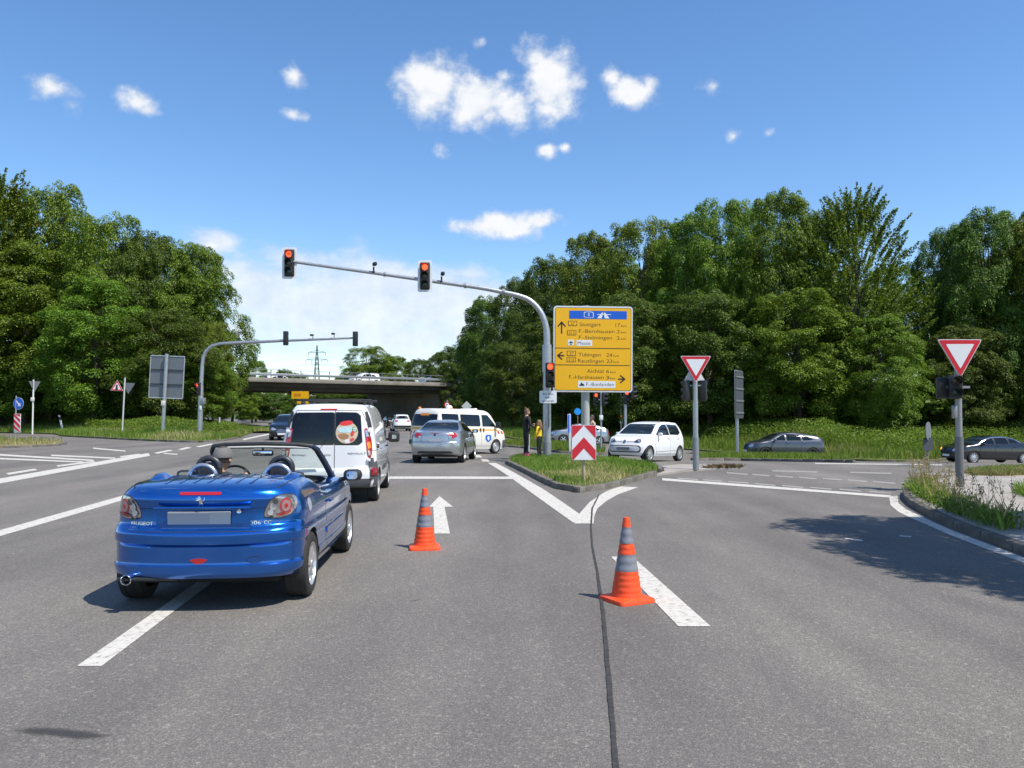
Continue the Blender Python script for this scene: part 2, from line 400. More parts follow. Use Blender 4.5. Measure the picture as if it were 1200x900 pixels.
GRASS = leaf_mat('grass_blade', (.105, .185, .020), (.27, .36, .055), .5)
GRASS_DRY = leaf_mat('dry_grass_blade', (.30, .29, .09), (.52, .45, .21), .4, -.01)
WEED = leaf_mat('weed_leaf', (.075, .16, .016), (.22, .34, .04), .45)

# ------------------------------------------------------------------ ground, road, verges
def steps(bands):
    out = []
    for a, b, s in bands:
        n = max(1, int(round((b - a) / s))); out += [a + (b - a) * i / n for i in range(n)]
    return out + [bands[-1][1]]
def sheet(name, xs, ys, hf, m, kind='structure'):
    mb = MB(); mb.grid([[(x, y, hf(x, y)) for x in xs] for y in ys])
    o = mb.build(name, m, None, True, 60); tag(o, kind=kind); return o
GROUND_M = ramp_mat('meadow', [(.3, (.05, .075, .02)), (.5, (.075, .11, .028)), (.7, (.11, .14, .045))], .25, 1, 9, .5, .1, 5)
sheet('ground', steps([(-2600, -300, 230), (-300, -60, 12), (-60, 60, 1.2), (60, 300, 12), (300, 2600, 230)]),
      steps([(-600, -40, 40), (-40, 80, 1.2), (80, 300, 10), (300, 5000, 400)]), lambda x, y: H(x, y) - .12 - (.3 if y > 62 or y < -20 else 0), GROUND_M)
road = sheet('road', steps([(-62, -26, 1.5), (-26, 40, .6), (40, 62, 1.5)]), steps([(-14, 10, 1.5), (10, 56, .6), (56, 70, 1)]), H, ASPH)
VX = (526 - 600) / FPX                                  # the main road runs slightly to the viewer's left
def cx(y):
    b = max(0, min(y, 125) - 50); c = VX * y - .0031 * b * b
    return c - max(0, y - 125) * .465          # beyond the junction the road bends away to the left
far = MB(); ys = steps([(70, 320, 4)])
far.grid([[(cx(y) + o, y, H(cx(y) + o, y)) for o in (-13, -9, -5, -1, 3, 7)] for y in ys])
tag(far.build('far_road', ASPH), kind='structure')

def resample(pts, step):
    out = []; carry = 0
    for i in range(len(pts) - 1):
        a, b = pts[i], pts[i + 1]; l = (b - a).length
        if l < 1e-6: continue
        t = carry
        while t < l: out.append(a.lerp(b, t / l)); t += step
        carry = t - l
    out.append(pts[-1]); return out
def part(o, parent): o.parent = parent; return o
NM = [0]
def mark(name, rows, dz=.006):
    """road marking from rows of pixel pairs (left edge, right edge), laid on the road; each sheet a little above the one before"""
    NM[0] += 1; dz = .0030 + .0007 * (NM[0] % 6)
    W = [(G(*a), G(*b)) for a, b in rows]; out = []
    for i in range(len(W) - 1):
        n = max(1, int((W[i + 1][0] - W[i][0]).length / .6) + 1)
        for k in range(n):
            t = k / n; out.append((W[i][0].lerp(W[i + 1][0], t), W[i][1].lerp(W[i + 1][1], t)))
    out.append(W[-1]); g = []
    for a, b in out:
        m = 1 + max(1, int((b - a).length / .8)); row = []
        for j in range(m + 1):
            p = a.lerp(b, j / m); row.append((p.x, p.y, H(p.x, p.y) + dz))
        g.append(row)
    mm = max(len(r) for r in g)
    if any(len(r) != mm for r in g):
        g = [[tuple(Vector(r[0]).lerp(Vector(r[-1]), j / (mm - 1))[:2]) for j in range(mm)] for r in g]
        g = [[(x, y, H(x, y) + dz) for x, y in r] for r in g]
    mb = MB(); mb.grid(g); o = mb.build(name, PAINT_WORN if name == 'give_way_dash' or (name == 'lane_dash' and W[0][0].y > 16 and W[0][0].x > 5) else PAINT, road, False); return o
def quad(name, a, b, c, d): return mark(name, [(a, b), (d, c)])    # a-b near edge... corners in order round the shape
quad('lane_dash', (90, 781), (119, 781), (268, 668), (252, 668))
quad('lane_line', (-90, 647), (-90, 655), (176, 577), (172, 573))
quad('edge_line', (-120, 581.5), (-120, 589), (176, 534.2), (174, 531))
for a, b, c, d in [((180, 531), (185, 531.8), (203, 528), (198, 527.2)), ((208, 526.8), (213, 527.4), (225, 524.8), (219, 524)),
                   ((229, 523.4), (234, 524), (252, 520.6), (247, 520)), ((284, 514.6), (286, 515.8), (330, 507), (327, 506)),
                   ((109, 524.6), (109, 526), (147, 529.3), (147, 528)), ((192, 530.8), (192, 531.9), (208, 533.2), (208, 532)),
                   ((7, 554.7), (10, 556.6), (44, 551), (41, 549.4)), ((66, 545.6), (68, 547.2), (112, 541.6), (110, 540.2)),
                   ((60, 532.8), (60, 534.4), (135, 537.7), (135, 536.3)), ((140, 534.8), (142, 536), (166, 533), (163, 531.8))]:
    quad('lane_dash', a, b, c, d)
quad('hatched_area_line', (-60, 528.5), (-60, 530.6), (108, 540.3), (110, 538.8))
quad('hatched_area_line', (-60, 534), (-60, 536), (96, 542.2), (98, 540.9))
mark('stop_line', [((452, 558.6), (452, 561.4)), ((525, 558.6), (525, 561.4)), ((604, 558.8), (604, 561.6))])
mark('island_edge_line', [((571.5, 542.7), (581, 542.7)), ((595, 557.5), (608, 557)), ((620, 575.7), (636, 573)), ((648, 596), (661, 590)), ((672.6, 613.4), (680.5, 603.6))])
mark('island_edge_line', [((672.9, 613.6), (695.6, 613.6)), ((678.9, 602.2), (696.5, 604.5)), ((691, 588.4), (700, 596)), ((707, 577.8), (711, 587)), ((716, 573.6), (724, 579.6)), ((727, 570.3), (748, 571))], .0065)
quad('lane_dash', (555, 533.5), (562, 533.5), (565.5, 536), (558, 536))
quad('lane_dash', (563, 538), (571, 538), (574, 541), (566, 541))
quad('lane_dash', (716, 652.7), (741, 652.7), (833, 734.6), (795, 734.6))
quad('give_way_line', (776, 560.5), (776, 563.2), (1044, 583.5), (1044, 580.8))
z5 = lambda x, y: (780 + x / 2.857, 380 + y / 2.857)
for row in ([(40, 516, 108, 521), (125, 521, 190, 526), (210, 527, 278, 532), (300, 534, 368, 540), (390, 541, 460, 547), (485, 547, 555, 553), (582, 553, 655, 560), (682, 560, 757, 566)],
            [(205, 497, 275, 503), (290, 503, 348, 508), (368, 508, 427, 513), (447, 513, 506, 518), (526, 517, 590, 522), (610, 521, 675, 527), (695, 527, 770, 533), (790, 532, 855, 538)]):
    for x0, y0, x1, y1 in row:
        a, b = z5(x0, y0 - 2), z5(x1, y1 - 2); quad('give_way_dash', a, (a[0], a[1] + 1.5), (b[0], b[1] + 1.5), b)
for x0, y0, x1, y1 in [(358, 489, 508, 493), (617, 494, 757, 498), (870, 499, 1010, 501)]:
    a, b = z5(x0, y0), z5(x1, y1); quad('lane_dash', a, (a[0], a[1] + 1.6), (b[0], b[1] + 1.6), b)
quad('edge_line', (955, 542.6), (955, 543.6), (1104, 545.4), (1104, 544.4))
mark('edge_line', [((1042, 582), (1052, 581)), ((1043.5, 592), (1053, 590)), ((1053, 600), (1062, 597)), ((1068, 607.4), (1078, 604.6)), ((1086, 615), (1094, 612)), ((1112, 626.7), (1120, 623.5)), ((1151, 641.6), (1159, 638)), ((1200, 660), (1206, 656)), ((1290, 697), (1300, 692))])
quad('lane_dash', (990, 630.6), (990, 632), (1011, 634.4), (1011, 633))
quad('lane_dash', (1054, 627.6), (1054, 629), (1068, 630), (1068, 628.6))
# the arrow is one marking: head and shaft share its plane edge to edge
ah = MB()
for poly in ([(515, 581.7), (531, 594.3), (502.7, 594.3)], [(507.7, 594.3), (520.9, 594.3), (527.3, 625.7), (509, 625.7)]):
    pts = [G(*q) for q in poly]; ah.add([(p.x, p.y, p.z + .006) for p in pts], [tuple(range(len(pts)))])
o = ah.build('arrow_marking', PAINT, road, False)
# tar joint between the two lanes and smaller repairs
def tarline(pts, w0, w1, name='tar_joint', dz=.0078):
    W = [G(*p) for p in pts]; rows = []; acc = []
    for i in range(len(W) - 1):
        n = max(1, int((W[i + 1] - W[i]).length / .12))
        for k in range(n): acc.append(W[i].lerp(W[i + 1], k / n))
    acc.append(W[-1]); n = len(acc)
    for i, p in enumerate(acc):
        t = (acc[min(i + 1, n - 1)] - acc[max(i - 1, 0)]).normalized(); s = Vector((-t.y, t.x, 0))
        w = (w0 + (w1 - w0) * i / n) * (.86 + .22 * random.random() + .12 * math.sin(i * .09)) / 2; j = (random.random() - .5) * .004
        a, b = p + s * (w + j), p - s * (w - j); rows.append([(a.x, a.y, H(a.x, a.y) + dz), (b.x, b.y, H(b.x, b.y) + dz)])
    mb = MB(); mb.grid(rows); mb.build(name, TAR, road, False)
tarline([(722.5, 915), (718, 850), (712, 780), (707, 720), (700, 670), (694, 640), (692.5, 618), (694, 596), (702, 580)], .030, .026)
def stain_mat():
    m = bpy.data.materials.new('rubbed_stain'); m.use_nodes = True; nt = m.node_tree; N, L = nt.nodes, nt.links; b = N['Principled BSDF']; b.inputs['Base Color'].default_value = (.035, .034, .034, 1); b.inputs['Roughness'].default_value = .8
    tc = N.new('ShaderNodeTexCoord'); n = N.new('ShaderNodeTexNoise'); n.inputs['Scale'].default_value = 38; n.inputs['Detail'].default_value = 6; n.inputs['Roughness'].default_value = .8; L.new(tc.outputs['Object'], n.inputs['Vector'])
    at = N.new('ShaderNodeAttribute'); at.attribute_name = 'cover'; a = N.new('ShaderNodeMath'); a.operation = 'MULTIPLY_ADD'; L.new(at.outputs['Fac'], a.inputs[0]); a.inputs[1].default_value = .9; L.new(n.outputs[0], a.inputs[2])
    mr = N.new('ShaderNodeMapRange'); L.new(a.outputs[0], mr.inputs[0]); mr.inputs[1].default_value = .68; mr.inputs[2].default_value = 1.15; mr.inputs[4].default_value = .6
    t = N.new('ShaderNodeBsdfTransparent'); mx = N.new('ShaderNodeMixShader'); L.new(mr.outputs[0], mx.inputs[0]); L.new(t.outputs[0], mx.inputs[1]); L.new(b.outputs[0], mx.inputs[2]); L.new(mx.outputs[0], N['Material Output'].inputs[0]); return m
STAIN = stain_mat()
def stain(pts, name='rubber_stain', w=.10):
    W = resample([G(*p) for p in pts], .04); n = len(W); rows = []; cov = []
    for i, p in enumerate(W):
        t = (W[min(i + 1, n - 1)] - W[max(i - 1, 0)]).normalized(); s = Vector((-t.y, t.x, 0)); row = []
        for j in range(7): q = p + s * w * (j - 3) / 3; row.append((q.x, q.y, H(q.x, q.y) + .0035)); cov.append((1 - abs(j - 3) / 3) * min(1, i / 5, (n - 1 - i) / 5))
        rows.append(row)
    mb = MB(); mb.grid(rows); o = mb.build(name, STAIN, road, False); at = o.data.attributes.new('cover', 'FLOAT', 'POINT'); at.data.foreach_set('value', cov)
stain([(4, 856), (30, 856), (62, 858), (98, 862), (138, 864)], w=.075)
for a in [([(470, 706), (500, 702)]), ([(430, 742), (450, 738)])]: stain(a, w=.035)
for a in [] and ([(470, 706), (520, 698), (560, 694)], [(60, 700), (150, 712), (200, 726)], [(400, 760), (430, 742), (470, 730)], [(560, 640), (575, 620), (580, 600)], [(180, 608), (196, 596)], [(900, 770), (1010, 800)]): stain(a, w=.06)

# ------------------------------------------------------------------ kerbs, islands, verges
_stone = {}
def kerb(line, parent, w=.16, h=.13, step=1.0, inward=1):
    """kerb stones one by one along a world polyline"""
    pts = resample(line, step)
    for i in range(len(pts) - 1):
        a, b = pts[i], pts[i + 1]; l = (b - a).length
        if l < .15: continue
        key = round(l, 1)
        if key not in _stone:
            mb = MB(); mb.box((0, 0, 0), (key - .012, w, h + .14), None, .018); _stone[key] = mb.mesh('kerb_stone', KERB)
        o = bpy.data.objects.new('kerb_stone', _stone[key]); C.objects.link(o); o.parent = parent
        t = (b - a).normalized(); n = Vector((-t.y, t.x, 0)) * inward
        m = (a + b) / 2 + n * w / 2
        o.location = (m.x, m.y, H(m.x, m.y) + (h - .14) / 2 + random.uniform(-.006, .006))
        o.rotation_euler = (0, -math.atan2(H(b.x, b.y) - H(a.x, a.y), (b - a).xy.length), math.atan2(t.y, t.x) + random.uniform(-.008, .008))
def polygon_top(name, pts, dz, m, mound=0, inset=.0):
    """raised surface inside a closed outline, gently mounded; skirts reach into the ground"""
    n = len(pts); c = sum(pts, Vector((0, 0, 0))) / n; mb = MB(); rows = []
    if inset:
        ar = sum(a.x * b.y - b.x * a.y for a, b in zip(pts, pts[1:] + pts[:1])); sg = 1 if ar > 0 else -1; ins = []
        for i, p in enumerate(pts):
            e = (pts[(i + 2) % n] - pts[i - 2]); e = Vector((-e.y, e.x, 0)).normalized() * sg; ins.append(p + e * inset)
        pts = ins
    for k in (1.0, .96, .8, .6, .4, .2, .02):
        row = []
        for p in pts + [pts[0]]:
            q = c.lerp(p, k); row.append((q.x, q.y, H(q.x, q.y) + dz + mound * (1 - k ** 2)))
        rows.append(row)
    mb.grid([[(x, y, z - .4) for x, y, z in rows[0]]] + rows)
    return mb.build(name, m, None, True, 40)
def densify(pts, step): return resample(pts, step)
VERGES = []
def verge(name, front, back, prof, m, kind='structure'):
    """bank of earth between a front line and a back line; prof = [(fraction, rise)]"""
    n = len(front); P2 = [np.array([a.lerp(b, (k / 28) ** 1.6)[:2] for a, b in zip(front, back)]) for k in range(29)]
    A2 = np.array([p[:2] for p in front]); S0, S1 = A2[:-1], A2[1:]; D = S1 - S0; LL = (D ** 2).sum(1) + 1e-9; rows = []
    for k in range(29):
        row = []
        for (x, y) in P2[k]:
            t = np.clip(((np.array([x, y]) - S0) * D).sum(1) / LL, 0, 1); q = S0 + D * t[:, None]; dd = (q[:, 0] - x) ** 2 + (q[:, 1] - y) ** 2
            i = int(dd.argmin()); d = math.sqrt(dd[i]); z = H(q[i][0], q[i][1]) + .10; r_ = 0
            for (d0, z0), (d1, z1) in zip(prof[:-1], prof[1:]):
                if d >= d0: r_ = z0 + (z1 - z0) * min(1, (d - d0) / (d1 - d0))
            z += r_ + .10 * math.sin(x * .9 + y * .4) * min(1, d / 4) + .06 * math.sin(x * 2.3 - y * 1.3) * min(1, d / 3)
            row.append((float(x), float(y), z))
        rows.append(row)
    mb = MB(); mb.grid([[(x, y, z - .6) for x, y, z in rows[0]]] + rows)
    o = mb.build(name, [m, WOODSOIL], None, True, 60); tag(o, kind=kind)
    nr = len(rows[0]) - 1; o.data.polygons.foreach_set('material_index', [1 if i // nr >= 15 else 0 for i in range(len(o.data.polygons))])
    bv = BVHTree.FromPolygons([v.co for v in o.data.vertices], [tuple(p.vertices) for p in o.data.polygons]); VERGES.append(bv)
    return o
def ground_z(x, y):
    zs = [H(x, y)]
    for bv in VERGES:
        h = bv.ray_cast(Vector((x, y, 80)), Vector((0, 0, -1)))
        if h[0] is not None: zs.append(h[0].z)
    return max(zs)
# verge on the viewer's left: along the side street, round the corner, and away beside the main road
lf = [Vector((-95, 52, 0)), G(-40, 506.5), G(0, 507.4), G(64, 509), G(72, 511.5), G(110, 513.6), G(150, 515.8), G(200, 518), G(232, 518.8), G(262, 517), G(280, 513.4)]
lf2 = [G(292, 508.6), G(308, 503.6), Vector((cx(70) - 13.3, 70, 0)), Vector((cx(90) - 13.2, 90, 0)), Vector((cx(120) - 13.2, 120, 0)), Vector((cx(150) - 13.2, 150, 0)), Vector((cx(185) - 13.2, 185, 0))]
LF = resample(lf + lf2, 1.5)
for p in LF: p.z = H(p.x, p.y)
k_tip = min(range(len(LF)), key=lambda i: (LF[i] - lf[-1]).length)
LB = []
for i, p in enumerate(LF):
    if i <= k_tip:
        u = i / k_tip; LB.append(p + Vector((-12 * u - 2, 46 - 8 * u, 0)))
    else:
        u = (i - k_tip) / (len(LF) - 1 - k_tip); v = min(1, u / .3); LB.append(p + Vector((-14 - 22 * v - 6 * u, 38 * (1 - v) ** 1.5 + 6 * v, 0)))
prof_l = [(0, 0), (4, .30), (9, .85), (13, 1.5), (25, 6.2), (70, 9.5)]
left_verge = verge('left_verge', LF, LB, prof_l, SOIL)
kerb(resample([G(70, 511), G(110, 513.6), G(150, 515.8), G(200, 518), G(232, 518.8), G(262, 517.2), G(279, 513.8)], .2), left_verge, .15, .11)
# bank under the wood on the viewer's right, from the bridge round to the side street
rf = [Vector((cx(185) + 7.2, 185, 0)), Vector((cx(150) + 7.2, 150, 0)), Vector((cx(120) + 7.2, 120, 0)), Vector((cx(95) + 7.3, 95, 0)), Vector((cx(78) + 7.6, 78, 0)), G(566, 509), G(585, 511.6), G(605, 515.2), G(640, 518), G(690, 517.6), G(740, 521), G(800, 527), G(860, 532), G(935, 536.5), G(990, 540), G(1050, 541.2), G(1085, 541.2), G(1110, 539.6), G(1150, 538), G(1200, 537), Vector((46, 53, 0)), Vector((70, 53, 0)), Vector((110, 52, 0))]
RF = resample(rf, 1.5)
for p in RF: p.z = H(p.x, p.y)
i1 = min(range(len(RF)), key=lambda i: (RF[i] - rf[5]).length); RB = []
for i, p in enumerate(RF):
    if i <= i1:
        u = i / i1; RB.append(p + Vector((14 + 26 * (1 - u), 34 * u, 0)))
    else:
        u = (i - i1) / (len(RF) - 1 - i1); RB.append(p + Vector((14 * (1 - u) + 6, 38, 0)))
right_verge = verge('right_verge', RF, RB, [(0, 0), (2.5, .2), (7, .85), (12, 1.45), (25, 5.4), (60, 9.0)], SOIL)
kerb(resample([G(975, 539.4), G(1050, 541.2), G(1085, 541.2), G(1110, 539.6), G(1150, 538), G(1200, 537)], .2), right_verge, .15, .11)
# narrow grass strips in front of the slip road
def grass_strip(front, back, name='grass_strip'):
    pts = [G(*p) for p in front] + [G(*p) for p in reversed(back)]
    o = polygon_top(name, densify(pts + [pts[0]], .6)[:-1], .11, SOIL, .08, .14); tag(o, kind='structure')
    kerb(resample([G(*p) for p in front], .2), o, .14, .12)
    return o, pts
strip_a, strip_a_pts = grass_strip([(812, 539.6), (860, 540.0), (905, 540.8), (960, 541.6), (1000, 542.4)], [(812, 535), (860, 536.4), (905, 537.4), (960, 538.6), (1000, 540.6)])
strip_b, strip_b_pts = grass_strip([(580, 522.5), (620, 526), (655, 531), (690, 532.6), (712, 533.4)], [(580, 518.6), (620, 520), (655, 521), (690, 524), (712, 529)])
# traffic island with the mast, the direction sign and the chevron board
isl_px = [(593, 544), (603, 549), (617, 556), (634, 565), (648, 572), (662, 576), (676, 577.6), (690, 577.2), (706, 574.6), (724, 570.4), (742, 565.6), (758, 561), (770, 557.4), (778, 553.6), (772, 549.6), (752, 546.2), (722, 542.6), (690, 540.6), (655, 539), (620, 538), (602, 538.6), (593, 541)]
isl = [G(*p) for p in isl_px]
island = polygon_top('traffic_island', densify(isl + [isl[0]], .5)[:-1], .115, SOIL, .05, .15); tag(island, kind='structure')
kerb(resample(isl[:13], .1), island, .17, .14)
kerb(resample(isl[13:] + [isl[0]], .1), island, .17, .12)
# paved tip of the island where the give way sign stands
tip = [G(*p) for p in [(770, 557.6), (800, 553.4), (830, 550.6), (872, 550.2), (866, 547.6), (835, 546.4), (800, 545.6), (776, 547.6), (779, 553.6)]]
tipo = polygon_top('island_pavement', densify(tip + [tip[0]], .4)[:-1], .05, PAVE, .0); tag(tipo, kind='structure')
# small island at the edge of the view on the left
li = [G(*p) for p in [(-60, 523), (0, 525.4), (40, 524.4), (70, 522.4), (79, 520.4), (72, 518.8), (40, 517.8), (0, 516.8), (-60, 516)]]
lio = polygon_top('median_island', densify(li + [li[0]], .5)[:-1], .10, DRYSOIL, .05, .13); tag(lio, kind='structure')
kerb(resample(li[:5], .1), lio, .15, .11)
# pavement on the viewer's right
rp = [G(*p) for p in [(1420, 716), (1200, 652), (1160, 636), (1122, 622), (1096, 610), (1078, 600.5), (1064, 592), (1056, 583.6), (1060, 577.4), (1084, 570), (1110, 562.6), (1140, 556.4), (1180, 551.6), (1240, 549.6), (1420, 551)]] + [Vector((34, 22, 0)), Vector((34, 5, 0)), Vector((7.6, 4.6, 0))]
for p in rp: p.z = H(p.x, p.y)
_rd = densify(rp + [rp[0]], .5)[:-1]
for p in _rd: p.z = H(p.x, p.y)
rpo = polygon_top('pavement', _rd, .125, PAVE, .0, .12); tag(rpo, kind='structure')
kerb(resample(rp[:9], .1), rpo, .16, .13, 1.0, -1)
kerb(resample(rp[8:14], .1), rpo, .16, .135, 1.0, -1)
# ------------------------------------------------------------------ vehicles: shared builders
def paint(name, col, metal=.0, rough=.28):
    """clear-coated body paint with orange peel, flakes and a film of road dust"""
    if name in _mc: return _mc[name]
    m, nt, b = new_mat(name); N, L = nt.nodes, nt.links
    tc = N.new('ShaderNodeTexCoord'); n = N.new('ShaderNodeTexNoise'); n.inputs['Scale'].default_value = 3; n.inputs['Detail'].default_value = 6
    L.new(tc.outputs['Object'], n.inputs['Vector'])
    sp = N.new('ShaderNodeSeparateXYZ'); L.new(tc.outputs['Object'], sp.inputs[0])
    lo = N.new('ShaderNodeMapRange'); L.new(sp.outputs[2], lo.inputs[0]); lo.inputs[1].default_value = .75; lo.inputs[2].default_value = .2; lo.inputs[3].default_value = .02; lo.inputs[4].default_value = .22
    du = N.new('ShaderNodeMath'); du.operation = 'MULTIPLY'; L.new(lo.outputs[0], du.inputs[0]); L.new(n.outputs[0], du.inputs[1])
    mx = N.new('ShaderNodeMix'); mx.data_type = 'RGBA'; L.new(du.outputs[0], mx.inputs[0]); mx.inputs[6].default_value = (*col, 1); mx.inputs[7].default_value = (.16, .145, .125, 1)
    L.new(mx.outputs[2], b.inputs['Base Color']); b.inputs['Metallic'].default_value = metal
    mr = N.new('ShaderNodeMapRange'); L.new(n.outputs[0], mr.inputs[0]); mr.inputs[3].default_value = rough * .85; mr.inputs[4].default_value = rough * 1.25
    L.new(mr.outputs[0], b.inputs['Roughness'])
    b.inputs['Coat Weight'].default_value = 1; b.inputs['Coat Roughness'].default_value = .05
    if metal:
        vo = N.new('ShaderNodeTexVoronoi'); vo.inputs['Scale'].default_value = 900; L.new(tc.outputs['Object'], vo.inputs['Vector'])
        bp = N.new('ShaderNodeBump'); bp.inputs['Strength'].default_value = .06; bp.inputs['Distance'].default_value = .001; L.new(vo.outputs['Distance'], bp.inputs['Height']); L.new(bp.outputs[0], b.inputs['Normal'])
    _mc[name] = m; return m
BLACKP = mat('black_plastic', (.022, .022, .023), .45)
GREYP = mat('grey_plastic', (.075, .077, .08), .55)
RUBBER = mat('tyre_rubber', (.022, .021, .02), .8, bump=.2, scale=12)
ALLOY = mat('alloy_rim', (.62, .63, .64), .3, .75)
DARKRIM = mat('dark_rim', (.05, .05, .055), .35, .6)
STEELRIM = mat('steel_rim', (.42, .43, .44), .45, .4)
WELL = mat('wheel_well', (.012, .012, .012), .9)
CHROME = mat('chrome', (.75, .76, .78), .12, 1.0)
GAP = mat('panel_gap', (.012, .012, .014), .8)
REDLENS = mat('red_lens', (.42, .008, .010), .12, coat=1, spec=.6)
REDDEEP = mat('deep_red_lens', (.22, .004, .008), .15, coat=1)
AMBER = mat('amber_lens', (.85, .25, .02), .15, coat=1)
CLEAR = mat('clear_lens', (.55, .56, .58), .10, .55, coat=1)
PLATE = mat('plate_face', (.36, .38, .43), .5, var=.03)
PLATEB = mat('plate_edge', (.27, .30, .42), .5, var=.03)
WHITEP = mat('white_plastic', (.75, .75, .74), .5)
CLOTH = mat('dark_cloth', (.03, .03, .032), .9, bump=.3, scale=30)
def tint(name, col=(.012, .016, .018), rough=.04):
    m = mat(name, col, rough, 0, 0, spec=.5, var=.05); return m
GLASS = tint('tinted_glass', (.005, .006, .007)); GLASSB = tint('bluish_glass', (.009, .014, .018), .03); GLASSG = tint('greenish_glass', (.007, .012, .010), .03)
def clear_glass():
    m = bpy.data.materials.new('clear_glass'); m.use_nodes = True; nt = m.node_tree; N, L = nt.nodes, nt.links
    for n in list(N): N.remove(n)
    o = N.new('ShaderNodeOutputMaterial'); t = N.new('ShaderNodeBsdfTransparent'); t.inputs[0].default_value = (.78, .84, .80, 1)
    g = N.new('ShaderNodeBsdfGlossy'); g.inputs['Roughness'].default_value = .02;     mx = N.new('ShaderNodeMixShader'); mx.inputs[0].default_value = .07; L.new(t.outputs[0], mx.inputs[1]); L.new(g.outputs[0], mx.inputs[2]); L.new(mx.outputs[0], o.inputs[0])
    return m
CGLASS = clear_glass()

def curve(pts):
    """smooth monotone curve through (x, y) pairs"""
    xs = [p[0] for p in pts]; ys = [p[1] for p in pts]; n = len(xs)
    d = [(ys[i + 1] - ys[i]) / (xs[i + 1] - xs[i]) for i in range(n - 1)]
    m = [d[0]] + [0 if d[i - 1] * d[i] <= 0 else 2 * d[i - 1] * d[i] / (d[i - 1] + d[i]) for i in range(1, n - 1)] + [d[-1]]
    def f(x):
        if x <= xs[0]: return ys[0]
        if x >= xs[-1]: return ys[-1]
        i = max(k for k in range(n - 1) if xs[k] <= x); h = xs[i + 1] - xs[i]; t = (x - xs[i]) / h
        return (1 + 2 * t) * (1 - t) ** 2 * ys[i] + t * (1 - t) ** 2 * h * m[i] + t * t * (3 - 2 * t) * ys[i + 1] + t * t * (t - 1) * h * m[i + 1]
    return f
def shell(zbot, ztop, xr, xf, hw, cr=.4, cf=.45, p=2.6, taper=(0, 0), crown=.02, levels=22, nx=44, shoulder=0.0, mcross=12, pf=None):
    """closed shell: plan contours with rounded ends stacked from zbot(x) to ztop(x).
    xr, xf, hw are curves of height: rear end, front end, half width"""
    na = 12; pf = pf or p; rows_l = []
    x0, x1 = xr(1e9) if False else None, None
    lv = [i / levels for i in range(levels + 1)]
    conts = []
    for t in lv:
        r0 = xr(zbot(-9) + t * (ztop(-9) - zbot(-9))); f0 = xf(zbot(9) + t * (ztop(9) - zbot(9)))
        pts = []
        for i in range(na + 1):
            a = i / na * math.pi / 2; s = cr * (1 - math.cos(a) ** (2 / p)) if i < na else cr; y = math.sin(a) ** (2 / p) if i else 0
            pts.append((r0 + s, y, 0))
        xa, xb = r0 + cr, f0 - cf
        for i in range(1, nx): pts.append((xa + (xb - xa) * i / nx, 1, 1))
        for i in range(na + 1):
            a = (1 - i / na) * math.pi / 2; s = cf * (1 - math.cos(a) ** (2 / pf)) if i else cf; y = math.sin(a) ** (2 / pf) if i < na else 0
            pts.append((f0 - s, y, 2))
        c = []
        xm = (r0 + f0) / 2; hl = (f0 - r0) / 2
        for (x, yk, seg) in pts:
            z = zbot(x) + t * (ztop(x) - zbot(x))
            u = (x - xm) / hl; tp = 1 - (taper[0] if u < 0 else taper[1]) * abs(u) ** 2.4
            sh = 1 - shoulder * max(0, (t - .84) / .16) ** 2.2
            c.append((x, yk * hw(z) * tp * sh, z))
        conts.append(c)
    n = len(conts[0]); v = []; f = []
    # ring order: left side rear->front (y>0), then right side front->rear
    ring = lambda c: c + [(x, -y, z) for x, y, z in reversed(c[1:-1])]
    M_ = 2 * n - 2
    for c in conts: v += ring(c)
    for k in range(levels):
        for j in range(M_):
            j2 = (j + 1) % M_; f.append((k * M_ + j, k * M_ + j2, (k + 1) * M_ + j2, (k + 1) * M_ + j))
    def capp(k, zf, flip):
        prev = None
        for i in range(n):
            L_ = k * M_ + i
            Rr = k * M_ + (M_ - i) % M_ if i not in (0, n - 1) else L_
            if i in (0, n - 1): row = [L_] * (mcross + 1)
            else:
                xl, yl, zl = v[L_]; row = [L_]
                for j in range(1, mcross):
                    q = 1 - 2 * j / mcross; v.append((xl, yl * q, zf(xl, zl, q, yl))); row.append(len(v) - 1)
                row.append(Rr)
            if prev:
                for j in range(mcross):
                    q = [prev[j], prev[j + 1], row[j + 1], row[j]]; q = list(dict.fromkeys(q))
                    if len(q) > 2: f.append(tuple(q if not flip else reversed(q)))
            prev = row
    ref = max(y for _, y, _ in conts[-1])
    capp(levels, lambda x, z, q, yl: z + crown * (1 - abs(q) ** 2.6) * min(1, yl / ref * 1.3), False)
    capp(0, lambda x, z, q, yl: z, True)
    mb = MB(); mb.v = v; mb.f = f; mb.m = [0] * len(f); return mb
def mesh_bvh(me): return BVHTree.FromPolygons([v.co.copy() for v in me.vertices], [tuple(p.vertices) for p in me.polygons])
def join_bvh(*mes):
    v = []; f = []
    for me in mes:
        b = len(v); v += [q.co.copy() for q in me.vertices]; f += [tuple(i + b for i in p.vertices) for p in me.polygons]
    return BVHTree.FromPolygons(v, f)
DIRS = {'-x': (lambda a, b: Vector((-9, a, b)), Vector((1, 0, 0))), '+x': (lambda a, b: Vector((9, a, b)), Vector((-1, 0, 0))),
        '-y': (lambda a, b: Vector((a, -9, b)), Vector((0, 1, 0))), '+y': (lambda a, b: Vector((a, 9, b)), Vector((0, -1, 0))),
        '+z': (lambda a, b: Vector((a, b, 9)), Vector((0, 0, -1)))}
